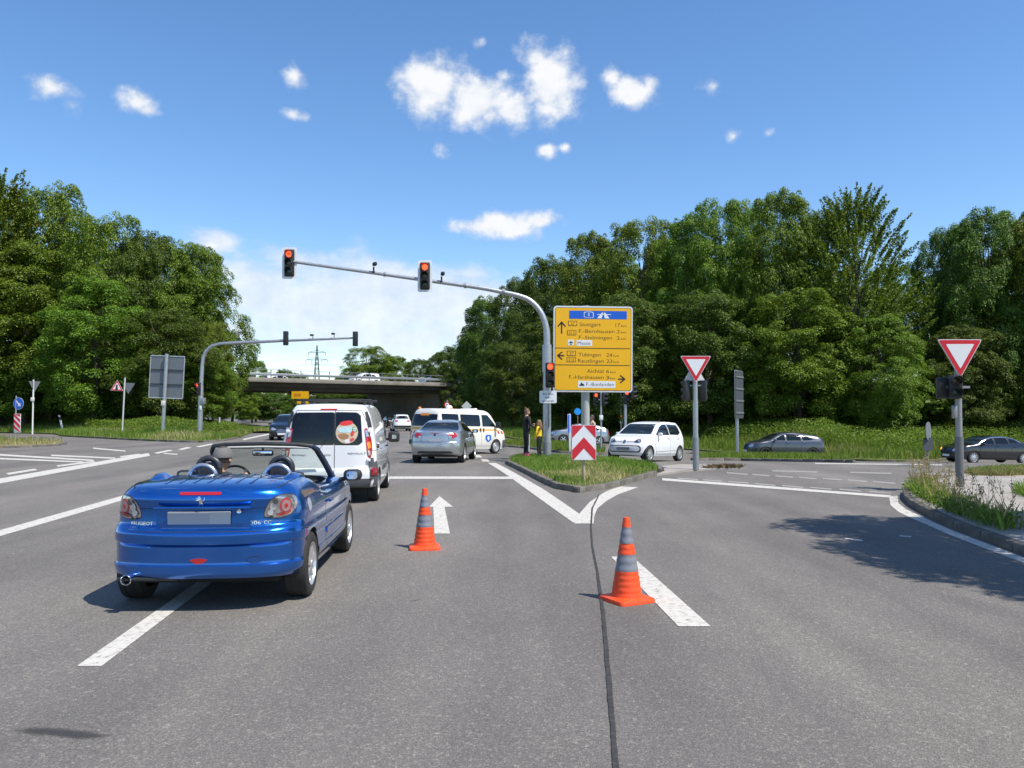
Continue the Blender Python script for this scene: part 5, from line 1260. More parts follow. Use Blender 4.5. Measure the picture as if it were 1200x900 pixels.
for k, (txt, w) in enumerate((('Bei Rot', .36), ('hier', .22), ('anhalten', .42))):
    a, f = text_mesh(txt, LX(642) - w / 2, w, Z(463 + 4 * k, D1), .075); v.add([(p[0], -.2125, p[2]) for p in a], f)
v.build('lettering', BLACKFILM, pl, False)
mb = MB(); mb.tube([(LX(643.6), -.165, Z(473, D1)), (LX(643.6), -.165, Z(500, D1))], .035, 8); mb.tube([(0, 0, gz + .02), (0, 0, gz + .5)], .152, 20); mb.build('cable_duct', GALVD, t)

# --- far mast on the left
g = G(234, 514.2); D2 = g.y; X2 = g.x; gz = H(X2, D2) + .12
t = thing('traffic_light_mast', 'grey traffic light mast on the left verge, its arm showing the backs of two lights', 'traffic light', (X2, D2, 0))
def LX2(px): return (px - 600) / FPX * D2 - X2
mb = MB(); mb.tube([(0, 0, gz - .1), (LX2(235.5), 0, Z(452, D2))], [.17, .155], 18); mb.tube([(LX2(235.5), 0, Z(453, D2)), (LX2(236.4), 0, Z(430, D2))], [.13, .13], 16); mb.build('mast', GALV, t)
pts = [(LX2(236.4), 0, Z(430, D2)), (LX2(237.5), 0, Z(419, D2)), (LX2(241), 0, Z(411, D2)), (LX2(247), 0, Z(405.6, D2)), (LX2(257), 0, Z(402.8, D2)), (LX2(275), 0, Z(401.8, D2)), (LX2(330), 0, Z(399.2, D2)), (LX2(417), 0, Z(395.8, D2))]
mb = MB(); mb.tube(pts, [.12, .118, .116, .114, .112, .11, .09, .06], 14); mb.build('arm', GALV, t)
signal_head(t, (LX2(335), -.14, Z(396.5, D2)), R(182), lit=(0, 0, 0), s=1.02); signal_head(t, (LX2(416.5), -.14, Z(397.2, D2)), R(182), lit=(0, 0, 0), s=1.06)
for px in (366, 391): z0 = Z(398.6 if px == 366 else 397, D2); mb = MB(); mb.tube([(LX2(px), 0, z0), (LX2(px), 0, z0 + .25)], .025, 8); mb.box((LX2(px - 1), -.05, z0 + .33), (.22, .2, .12), None, .03); mb.build('traffic_detector', HOUSING, t)
signal_head(t, (LX2(234.2), -.32, Z(456, D2)), R(-18), s=.92)
mb = MB(); mb.box((LX2(239), -.1, Z(470, D2)), (.24, .3, .42), None, .03); mb.build('control_box', GALVD, t)
mb = MB(); mb.box((LX2(236.4), -.18, Z(478, D2)), (.13, .05, .3), None, .01); mb.build('notice_plate', WHITEFILM, t)

# --- yellow direction sign
D3 = D1 + .9; X3 = (688 - 600) / FPX * D3
t = thing('direction_sign', 'large yellow direction sign listing towns, on a grey post behind the traffic light mast', 'road sign', (X3, D3, 0), R(1.5))
K = D3 / FPX
def bx(px): return (px - 688) * K
def bz(py): return Z(py, D3)
mb = MB(); mb.tube([(bx(687), .26, H(X3, D3)), (bx(687), .26, bz(357))], .155, 20); mb.build('post', mat('pale_grey_post', (.40, .41, .38), .5, .3), t)
board = bpy.data.objects.new('board', None)
mb = MB(); mb.prism(rrect(bx(648.2), bz(459.6), bx(741.8), bz(358.2), .12, 6), .0, .05); bd = mb.build('board', ALU, t)
bd.rotation_euler = (0, R(.5), 0); bd.location.x = -.03
mb = MB(); mb.prism(rrect(bx(648.9), bz(458.9), bx(741.1), bz(358.9), .11, 6), -.004, .0005); mb.build('white_rim', WHITEFILM, bd)
mb = MB(); mb.prism(rrect(bx(649.9), bz(457.8), bx(740.1), bz(360.0), .085, 6), -.008, -.0035); mb.build('black_rim', BLACKFILM, bd)
mb = MB(); mb.prism(rrect(bx(650.5), bz(457.2), bx(739.5), bz(360.6), .075, 6), -.012, -.0075); mb.build('yellow_face', YELLOWFILM, bd)
zx = lambda X: bx(600 + X / 6.43); zz = lambda Y: bz(340 + Y / 6.43)
def flat(poly, m, name, y=-.016): mb = MB(); mb.prism(poly, y, y + .005); return mb.build(name, m, bd, False)
def rect(x0, y0, x1, y1, m, name='panel', y=-.016, r=.012): return flat(rrect(zx(x0), zz(y1), zx(x1), zz(y0), r, 3), m, name, y)
rect(322, 435, 892, 440, BLACKFILM, 'divider'); rect(322, 562, 890, 567, BLACKFILM, 'divider')
rect(428, 153, 866, 215, BLUEFILM, 'motorway_panel')
flat([(zx(x), zz(y)) for x, y in [(540, 165), (556, 160), (600, 160), (614, 168), (614, 202), (600, 207), (556, 207), (540, 200)]], WHITEFILM, 'motorway_number', -.020)
flat([(zx(x), zz(y)) for x, y in [(545, 168), (558, 164), (598, 164), (609, 171), (609, 199), (598, 203), (558, 203), (545, 197)]], BLUEFILM, 'number_field', -.023)
flat([(zx(x), zz(y)) for x, y in [(640, 210), (676, 166), (684, 166), (676, 210)]], WHITEFILM, 'motorway_symbol', -.020); flat([(zx(x), zz(y)) for x, y in [(690, 166), (700, 166), (735, 210), (698, 210)]], WHITEFILM, 'motorway_symbol', -.020)
rect(640, 178, 745, 183, WHITEFILM, 'motorway_symbol', -.0215, .003)
def word(txt, x0, x1, ybase, cap=27, m=BLACKFILM, y=-.0129, par=None, bold=False):
    v, f = text_mesh(txt, zx(x0), zx(x1) - zx(x0), zz(ybase), cap / 6.43 * K, bold); mb = MB(); mb.add([(p[0], y, p[2]) for p in v], f); return mb.build('lettering', m, bd, False)
word('8', 571, 583, 195, 24, WHITEFILM, -.0245)
for txt, x0, x1, yb, cap in [('Stuttgart', 508, 668, 271, 29), ('17', 780, 814, 273, 27), ('km', 824, 864, 273, 17), ('F.-Bernhausen', 503, 772, 321, 27), ('2', 791, 812, 322, 27), ('km', 822, 862, 322, 17),
                         ('F.-Sielmingen', 503, 754, 369, 27), ('2', 791, 812, 371, 27), ('km', 822, 861, 371, 17), ('Tübingen', 500, 668, 499, 27), ('24', 713, 756, 500, 27), ('km', 767, 807, 500, 17),
                         ('Reutlingen', 497, 694, 546, 27), ('23', 713, 757, 547, 27), ('km', 767, 807, 547, 17), ('Aichtal', 565, 690, 622, 27), ('6', 711, 733, 624, 27), ('km', 742, 782, 624, 17),
                         ('F.-Harthausen', 430, 692, 669, 27), ('3', 711, 733, 671, 27), ('km', 740, 780, 671, 17)]: word(txt, x0, x1, yb, cap, bold=True)
for txt, x, y in (('27', 455, 250), ('312', 449, 321), ('27', 447, 477), ('312', 446, 524)):
    w = 34
    rect(x - w, y - 19, x + w, y + 19, BLACKFILM, 'route_number', -.016); rect(x - w + 4, y - 15, x + w - 4, y + 15, YELLOWFILM, 'number_field', -.019)
    word(txt, x - (22 if len(txt) == 3 else 15), x + (22 if len(txt) == 3 else 15), y + 11, 21, y=-.0197)
rect(486, 376, 604, 420, WHITEFILM, 'destination_panel'); word('Messe', 494, 590, 411, 25, y=-.0167, bold=True)
rect(420, 374, 466, 416, WHITEFILM, 'airport_panel')
flat([(zx(x), zz(y)) for x, y in [(443, 378), (447, 388), (462, 398), (462, 402), (447, 398), (446, 406), (453, 412), (433, 412), (440, 406), (439, 398), (424, 402), (424, 398), (439, 388)]], BLACKFILM, 'aeroplane_symbol', -.0175)
rect(498, 684, 781, 736, WHITEFILM, 'destination_panel'); word('F.-Bonlanden', 560, 770, 722, 26, y=-.0167, bold=True)
flat([(zx(x), zz(y)) for x, y in [(508, 722), (508, 712), (516, 712), (522, 696), (530, 696), (532, 706), (540, 706), (546, 716), (548, 722)]], BLACKFILM, 'factory_symbol', -.0175)
def arrow(cx_, cy_, ang, L_=92):
    a = math.radians(ang); h_ = L_ / 2; A = [(-5, -h_), (5, -h_), (5, h_ - 22), (26, h_ - 46), (32, h_ - 38), (0, h_), (-32, h_ - 38), (-26, h_ - 46), (-5, h_ - 22)]
    flat([(zx(cx_ + x * math.cos(a) + y * math.sin(a)), zz(cy_ - (-x * math.sin(a) + y * math.cos(a)))) for x, y in A], BLACKFILM, 'arrow')
arrow(372, 281, 0, 95); arrow(365, 495, -90, 58); arrow(830, 668, 90, 58)
mb = MB()
for z in (382, 410, 438): mb.box((0, .08, bz(z)), (2.5, .06, .07))
mb.build('back_rail', GALVD, t)['kind'] = 'stuff'

def post_thing(name, label, cat, px, py, r=.035, top=None, m=GALV, dz=.12, rz=0, group=None, lean=0, pavement=False):
    g = G(px, py, dz); t = thing(name, label, cat, (g.x, g.y, g.z), rz, group); d = g.y; k = d / FPX
    if lean: t.rotation_euler = (0, lean, rz)
    if top is not None:
        mb = MB(); mb.tube([(0, 0, -.15), (0, 0, (py - top) * k)], r, 14); mb.build('post', m, t)
    return t, k, d
def tri(t, z, w, name='sign_board', y=-.05, up=False, face=True, back=SIGNBACK):
    """triangular board, point down unless up; white field with red border"""
    h_ = w * .866; s = 1 if up else -1
    def T(k, cz): return chaikin([(-w / 2 * k, cz - s * h_ / 3 * k), (w / 2 * k, cz - s * h_ / 3 * k), (0, cz + s * h_ * 2 / 3 * k)], 0)
    def rnd(poly, q=.06):
        out = []
        for i in range(3):
            a, b, c = Vector(poly[i - 1]), Vector(poly[i]), Vector(poly[(i + 1) % 3]); out += [tuple(b.lerp(a, q)), tuple(b.lerp(a, q * .3).lerp(b.lerp(c, q * .3), .5)), tuple(b.lerp(c, q))]
        return out
    mb = MB(); mb.prism(rnd(T(1.04, z)), y, y + .02); o = mb.build(name, ALU if face else back, t)
    if face:
        for k, m, nm, yy in ((1.02, WHITEFILM, 'white_rim', .003), (.985, REDFILM, 'red_border', .006), (.66, WHITEFILM, 'white_field', .009)):
            mb = MB(); mb.prism(rnd(T(k, z)), y - yy, y - yy + .004); mb.build(nm, m, o)
    return o
def disc(t, z, r, m, y=-.05, name='sign_board', x=0):
    mb = MB(); mb.lathe([(.001, y), (r, y), (r, y + .02), (.001, y + .02)], 32, 'y', (x, 0, z), close=True); return mb.build(name, m, t)

# --- chevron board on the island nose
t, k, d = post_thing('chevron_sign', 'red and white chevron board on a wooden post in the grass island', 'road sign', 684, 561, .038, 500, mat('pale_wood_post', (.38, .30, .20), .8, bump=.2), .18)
zc = lambda py: (561 - py) * k
mb = MB(); mb.prism(rrect(-.285, zc(539.2), .285, zc(498.2), .02), -.075, -.045); bd2 = mb.build('board', ALU, t)
mb = MB(); mb.prism(rrect(-.275, zc(538.8), .275, zc(498.6), .016), -.080, -.0745); mb.build('white_face', WHITEFILM, bd2)
zb_, zt_ = zc(538.8), zc(498.6); w2 = .272; Hh = zt_ - zb_
def chev(z0, z1, name):      # apex heights on the centre line, sides fall by .30
    fall = .30; poly = []
    def clipz(z): return max(zb_ + .004, min(zt_ - .004, z))
    L_ = []
    xs_ = [-w2 + 2 * w2 * i / 40 for i in range(41)]
    top = [(x, clipz(z1 - fall * abs(x) / w2)) for x in xs_]; bot = [(x, clipz(z0 - fall * abs(x) / w2)) for x in reversed(xs_)]
    sel = [i for i in range(41) if top[i][1] - bot[40 - i][1] > .003]
    runs = []; 
    for i in sel:
        if runs and runs[-1][-1] == i - 1: runs[-1].append(i)
        else: runs.append([i])
    for r_ in runs:
        if len(r_) < 2: continue
        mb = MB(); mb.prism([top[i] for i in r_] + [bot[40 - i] for i in reversed(r_)], -.0835, -.0795); mb.build(name, REDFILM, bd2, False)
chev(zt_ + .0, zt_ + .5, 'red_chevron'); chev(zc(525.5), zc(512.4), 'red_chevron')

# --- give way sign with signal heads on the island tip
t, k, d = post_thing('give_way_sign', 'red-edged white give way triangle on a steel pole on the island tip, dark signals behind', 'road sign', 815.5, 550, .075, 418, GALV, .05)
hz = lambda py: (550 - py) * k
mb = MB(); mb.tube([(0, 0, 0), (0, 0, hz(513))], .092, 16); mb.build('pole_sleeve', GALVD, t)
tri(t, hz(428), .87, y=-.10); tri(t, hz(439), .60, y=.09, up=True, face=False, back=WHITEFILM, name='rear_sign_board')
for s_, yw in ((-1, R(200)), (1, R(150))): signal_head(t, (.25 * s_, .06, hz(458)), yw, lit=(0, 0, 0), s=.68)
mb = MB(); mb.box((0, .03, hz(452)), (.5, .04, .04)); mb.build('bracket', GALVD, t)
# --- give way sign on the pavement at the right
t, k, d = post_thing('give_way_sign', 'red-edged white give way triangle on the pavement pole, two-lens dark signal at its left', 'road sign', 1125, 570, .068, 402, GALVD, .125)
hz = lambda py: (570 - py) * k
mb = MB(); mb.tube([(0, 0, -.05), (0, 0, hz(512))], .086, 16); mb.build('pole_sleeve', mat('dark_pole_sleeve', (.16, .165, .17), .5, .4), t)
tri(t, hz(413.5), .93, y=-.10)
h_ = signal_head(t, (-.13, -.14, hz(454)), R(-16), n=2, s=.84, lit=(0, 0)); signal_head(t, (-.30, .10, hz(455)), R(165), n=2, s=.76, lit=(0, 0))
mb = MB(); mb.box((.0, .01, hz(454)), (.5, .05, .05)); mb.build('bracket', GALVD, t)
mb = MB(); mb.box((-.11, -.04, hz(483)), (.09, .10, .28), None, .02); mb.build('push_button_box', GALVD, t)
# --- edge-on direction sign and round sign back on the verge
t, k, d = post_thing('sign_seen_edge_on', 'tall dark sign seen nearly edge-on, on a grey post beside the dark grey hatchback', 'road sign', 864, 531, .10, 434, GALV, .1)
hz = lambda py: (531 - py) * k
mb = MB(); mb.prism(rrect(-.85, hz(490), .85, hz(435), .08), -.17, -.13); o = mb.build('board', mat('dark_plate', (.07, .075, .085), .5), t); o.rotation_euler = (0, 0, R(59))
mb = MB(); mb.prism(rrect(-.87, hz(490.6), .87, hz(434.4), .09), -.128, -.115); o2 = mb.build('board_rim', ALU, o)
for i in range(4): mb = MB(); mb.box((0, -.19, hz(442 + 14 * i)), (1.6, .04, .09)); mb.build('back_rail', GALVD, o)
t, k, d = post_thing('reversed_round_sign', 'back of a round sign on a dark post near the black saloon', 'road sign', 1087, 541.0, .04, 498, SIGNBACK, .12)
hz = lambda py: (541.0 - py) * k
o = disc(t, hz(505.5), .31, SIGNBACK); o.rotation_euler = (0, 0, R(48)); mb = MB(); mb.prism(rrect(-.16, hz(528), .16, hz(513), .02), -.06, -.04); mb.build('lower_plate', mat('dark_plate', (.07, .075, .085), .5), t)

# --- left verge
t, k, d = post_thing('reversed_direction_sign', 'back of a large grey sign board with two cross rails on a steel post', 'road sign', 190.5, 512, .12, 414.5, GALV, .12, R(-4))
hz = lambda py: (512 - py) * k; t.rotation_euler = (0, R(2.2), R(-4))
mb = MB(); mb.prism(rrect(-1.12, hz(466.5), 1.12, hz(417), .10), .14, .18); bo = mb.build('board', SIGNBACK, t)
mb = MB()
for (x0, z0, x1, z1) in ((-1.14, hz(466.9), 1.14, hz(466)), (-1.14, hz(417.4), 1.14, hz(416.5))): mb.box(((x0 + x1) / 2, .15, (z0 + z1) / 2), (x1 - x0, .08, abs(z1 - z0)))
mb.box((-1.135, .15, hz(441.7)), (.03, .08, hz(417) - hz(466.5) - .1)); mb.box((1.135, .15, hz(441.7)), (.03, .08, hz(417) - hz(466.5) - .1)); mb.build('board_rim', ALU, bo)
for py in (433.5, 450.5): mb = MB(); mb.box((0, .115, hz(py)), (2.15, .045, .09)); mb.build('back_rail', mat('dark_rail', (.06, .065, .07), .5, .4), bo)
mb = MB(); mb.box((0, -.15, hz(472.5)), (.28, .03, .32), None, .01); mb.build('notice_plate', mat('cream_plate', (.70, .66, .56), .5), t)
t, k, d = post_thing('warning_sign', 'red warning triangle beside the grey back of a give way sign on one pole', 'road sign', 143, 510, .055, 442.5, mat('pale_pole', (.55, .55, .52), .5, .2), .12)
hz = lambda py: (510 - py) * k; t.rotation_euler = (0, R(2), 0)
o = tri(t, hz(453), .88, y=.07, face=False); o.location.x = .25
o = tri(t, hz(454), .84, y=-.09, up=True); o.location.x = -.50; o.rotation_euler = (0, 0, R(6))
mb = MB(); mb.tube([(0, -.103, hz(456.5)), (0, -.103, hz(451))], [.08, .045], 8); mb.build('symbol', BLACKFILM, o)
t, k, d = post_thing('reversed_give_way_sign', 'white pole with the back of a give way sign and a small cream plate', 'road sign', 38, 507.5, .06, 445, mat('white_pole', (.66, .66, .63), .5), .1)
hz = lambda py: (507.5 - py) * k
o = tri(t, hz(451), .95, y=.07, face=False); o.rotation_euler = (0, 0, R(62)); o.location.x = .14
mb = MB(); mb.box((0, -.08, hz(468)), (.30, .03, .30), None, .01); mb.build('notice_plate', mat('cream_plate', (.70, .66, .56), .5), t)
t, k, d = post_thing('keep_right_sign', 'blue round arrow sign above a red and white striped board on the small median island', 'road sign', 18, 517.5, .035, 464, GALV, .13)
hz = lambda py: (517.5 - py) * k
o = disc(t, hz(473), .33, ALU, -.06); o.rotation_euler = (0, 0, R(-14)); o.location.x = .17
mb = MB(); mb.lathe([(.001, -.066), (.315, -.066), (.315, -.06)], 32, 'y', (0, 0, hz(473)), close=True); mb.build('blue_face', BLUEFILM, o)
a = MB(); q = Matrix.Rotation(R(-135), 2); AR = [q @ Vector(p) for p in [(-.035, -.22), (.035, -.22), (.035, .06), (.12, .06), (0, .22), (-.12, .06), (-.035, .06)]]
a.prism([(p[0], p[1] + hz(473)) for p in AR], -.072, -.067); a.build('white_arrow', WHITEFILM, o)
st = MB(); st.box((0, 0, 0), (.42, .03, hz(485) - hz(507)), None, .01); so = st.build('striped_board', WHITEFILM, t); so.location = (.12, -.06, hz(496)); so.rotation_euler = (0, 0, R(-12))
hh = (hz(485) - hz(507)) / 2 - .012
for c_ in (-.75, -.25, .25, .75):
    poly = []
    P_ = [(-.20, max(-hh, min(hh, c_ * hh * 1.3 + .21 + dz_))) for dz_ in (.0, .20)] + [(.20, max(-hh, min(hh, c_ * hh * 1.3 - .15 + dz_))) for dz_ in (.20, .0)]
    if abs(P_[0][1] - P_[1][1]) + abs(P_[2][1] - P_[3][1]) > .02: mb = MB(); mb.prism([(p[0], p[1]) for p in P_], -.019, -.0155); mb.build('red_stripe', REDFILM, so, False)
def delineator(px, py, top, lean, label):
    t, k, d = post_thing('delineator_post', label, 'marker post', px, py, dz=.12, lean=lean, group='white marker posts on the left verge'); h_ = (py - top) * k
    mb = MB(); mb.prism([(-.06, 0), (.06, 0), (.06, h_ - .06), (-.06, h_)], -.05, .05); mb.build('post', WHITEP, t)
    mb = MB(); mb.prism([(-.062, h_ - .42), (.062, h_ - .46), (.062, h_ - .20), (-.062, h_ - .16)], -.053, .053); mb.build('black_band', BLACKP, t)
delineator(74, 506.5, 485.5, R(-14), 'leaning white marker post with a black band, by the kerb between two sign poles'); delineator(248, 503.5, 487, R(-18), 'leaning white marker post with a black band in front of the oncoming dark car')
t, k, d = post_thing('reversed_small_sign', 'small dark sign back on a short pale post at the tip of the left verge', 'road sign', 257, 507.5, .06, 489, mat('pale_pole', (.55, .55, .52), .5, .2), .1)
mb = MB(); mb.prism(rrect(-.22, .2, .20, .82, .02), .06, .09); o = mb.build('board', mat('dark_plate', (.07, .075, .085), .5), t)
mb = MB(); mb.prism(rrect(.24, .24, .45, .80, .02), .04, .07); o = mb.build('board', SIGNBACK, t)

# --- smaller posts behind the island
def small_signal(px, py, top, name, label, heads, r=.05, plate=None, dz=.1):
    t, k, d = post_thing(name, label, 'traffic light', px, py, r, top, GALV, dz)
    for hx_, hpy, yw, lit, s_ in heads: signal_head(t, (hx_, -.16 if abs(yw) < 1 else .02, (py - hpy) * k), yw, lit=lit, s=s_)
    mb = MB(); mb.box((0, .0, (py - heads[0][1]) * k), (.40, .05, .05)); mb.build('bracket', GALVD, t)
    if plate: mb = MB(); mb.box((0, -.09, (py - plate) * k), (.20, .03, .26), None, .01); mb.build('notice_plate', WHITEFILM, t)
small_signal(704.5, 529.5, 459, 'traffic_light', 'slim traffic light post under the yellow sign, red lens lit, white notice plate', [(-.30, 468.5, R(5), (1, 0, 0), .80), (.16, 468, R(80), (0, 0, 0), .80)], plate=489.5)
small_signal(733, 530.5, 462, 'traffic_light', 'thickest traffic light post right of the yellow sign, red lens lit behind its corner', [(.05, 466, R(4), (1, 0, 0), .85), (.42, 460, R(85), (0, 0, 0), .85)], r=.08)
small_signal(728, 519, 460, 'pedestrian_light', 'thin pedestrian light post with one small red lens above the white hatchback', [(-.04, 490, R(5), (1, 0, 0), .50)], r=.05, plate=494)
t, k, d = post_thing('blue_round_sign', 'plain blue round sign on a thin brown post behind the chevron board', 'road sign', 677, 521, .03, 484, mat('brown_post', (.22, .15, .10), .7), .1)
disc(t, (521 - 482.3) * k, .22, mat('light_blue_film', (.02, .30, .80), .4))
t, k, d = post_thing('blue_sign_edge_on', 'narrow blue sign seen edge-on on a white post by the silver hatchback', 'road sign', 667.5, 528, .05, 485, mat('white_pole', (.66, .66, .63), .5), .15)
mb = MB(); mb.prism(rrect(-.3, (528 - 507) * k, .3, (528 - 486) * k, .04), -.08, -.05); o = mb.build('board', BLUEFILM, t); o.rotation_euler = (0, 0, R(72)); o.location.x = -.06
mb = MB(); mb.prism(rrect(-.31, (528 - 507.3) * k, .31, (528 - 485.6) * k, .04), -.05, -.035); mb.build('board_back', WHITEFILM, o)
# --- signs beyond the minibus and under the bridge
def far_post(name, label, px, d, top, r=.05):
    x = (px - 600) / FPX * d; z0 = ground_z(x, d); t = thing(name, label, 'road sign', (x, d, z0)); mb = MB(); mb.tube([(0, 0, -.2), (0, 0, Z(top, d) - z0)], r, 10); mb.build('post', GALVD, t); return t, z0
t, z0 = far_post('no_entry_sign', 'small red-edged round sign on a post beyond the white minibus roof', 524, 56, 469)
disc(t, Z(474.3, 56) - z0, .20, REDFILM); disc(t, Z(474.3, 56) - z0, .13, WHITEFILM, -.056, 'white_field'); mb = MB(); mb.box((0, -.062, Z(474.3, 56) - z0), (.10, .01, .06)); mb.build('symbol', BLACKFILM, t)
t, z0 = far_post('reversed_priority_sign', 'pale diamond-shaped sign back standing beyond the minibus roof', 547, 52, 472)
mb = MB(); zz_ = Z(476, 52) - z0; mb.prism([(-.33, zz_), (0, zz_ - .33), (.33, zz_), (0, zz_ + .33)], -.07, -.045); mb.build('sign_board', mat('pale_back', (.50, .52, .47), .5, .2), t)
t, z0 = far_post('yellow_sign', 'distant yellow direction sign standing in front of the bridge opening', 352, 90, 458, .09)
mb = MB(); mb.prism(rrect(-.95, Z(467.2, 90) - z0, .95, Z(458.6, 90) - z0, .06), -.12, -.08); o = mb.build('board', YELLOWFILM, t); mb = MB(); mb.prism(rrect(-.35, Z(473, 90) - z0, .95, Z(469.3, 90) - z0, .05), -.12, -.08); mb.build('lower_board', YELLOWFILM, t)
mb = MB(); mb.prism(rrect(-.7, Z(465, 90) - z0, .1, Z(461, 90) - z0, .02), -.126, -.119); mb.build('printed_lines', mat('orange_print', (.55, .22, .01), .5), o)

# ------------------------------------------------------------------ traffic cones
CONE_O = mat('cone_orange', (.80, .075, .012), .42, var=.12, scale=14, bump=.15); CONE_G = mat('grey_reflective_band', (.20, .205, .23), .38, .1, var=.25, scale=10, bump=.12)
def cone(label, px, py, rz):
    g = G(px, py); t = thing('traffic_cone', label, 'traffic cone', (g.x, g.y, g.z), rz, 'orange cones closing the lane')
    b = MB(); pl = chaikin(rrect(-.195, -.195, .195, .195, .045), 0)
    rows = []
    for k_, z in ((1, .0), (1.0, .022), (.97, .034), (.80, .044), (.62, .052)): rows.append([(p[0] * k_, p[1] * k_, z) for p in pl + [pl[0]]])
    b.grid(rows); b.add([(p[0], p[1], 0) for p in pl], [tuple(reversed(range(len(pl))))]); b.add([(p[0] * .62, p[1] * .62, .052) for p in pl], [tuple(range(len(pl)))]); b.build('base', CONE_O, t)
    rad = lambda z: .140 - .112 * (z - .05) / .71
    def sec(z0, z1, name, m, folds):
        mb = MB(); pr = []
        n_ = max(3, int((z1 - z0) / .012))
        for i in range(n_ + 1):
            z = z0 + (z1 - z0) * i / n_; fo = .0022 * math.sin((z - z0) / folds * 2 * math.pi) if folds else 0
            pr.append((rad(z) + fo, z))
        mb.lathe(pr, 28, 'z', close=(z1 < .75)); 
        for i, p in enumerate(mb.v): a = math.atan2(p[1], p[0]); w = 1 + .012 * math.sin(3 * a + z0 * 40) + .006 * math.sin(7 * a + p[2] * 60); mb.v[i] = (p[0] * w, p[1] * w, p[2])
        return mb.build(name, m, t, True, 60)
    sec(.045, .275, 'skirt', CONE_O, .052); sec(.275, .425, 'reflective_band', CONE_G, .075); sec(.425, .522, 'orange_band', CONE_O, .05); sec(.522, .670, 'reflective_band', CONE_G, .074); sec(.670, .755, 'tip', CONE_O, 0)
    return t
cone('orange and grey traffic cone standing beside the white arrow marking', 497.5, 642.5, R(8)); cone('larger-looking orange and grey traffic cone on the tar joint by the white dash', 734.5, 703.5, R(28))
# ------------------------------------------------------------------ trees
def unit(v): return v / np.maximum(1e-9, np.linalg.norm(v, axis=-1, keepdims=True))
def leaf_quads(pos, nrm, tan, size, asp=.62):
    """rhombic leaves, folded a little along the midrib"""
    n = len(pos); t = unit(tan - nrm * (tan * nrm).sum(1, keepdims=True)); b = np.cross(nrm, t); s = size[:, None]
    v = np.empty((n, 4, 3)); v[:, 0] = pos - t * s * .5; v[:, 2] = pos + t * s * .5
    v[:, 1] = pos + b * s * asp * .5 + nrm * s * .10; v[:, 3] = pos - b * s * asp * .5 + nrm * s * .10
    return v.reshape(-1, 3)
def raw_mesh(name, verts, nper, m):
    n = len(verts); nf = n // nper; me = bpy.data.meshes.new(name); me.vertices.add(n); me.vertices.foreach_set('co', verts.astype(np.float32).ravel())
    me.loops.add(n); me.loops.foreach_set('vertex_index', np.arange(n, dtype=np.int32)); me.polygons.add(nf); me.polygons.foreach_set('loop_start', np.arange(0, n, nper, dtype=np.int32))
    me.update(calc_edges=True); me.materials.append(m); return me
def crown_radius(u, kind):
    if kind == 'spray': return np.clip(1 - np.abs((u - .38) / .64) ** 2.0, 0, 1) ** .75
    return np.clip(1 - np.abs((u - .42) / .60) ** 2.3, 0, 1) ** .55
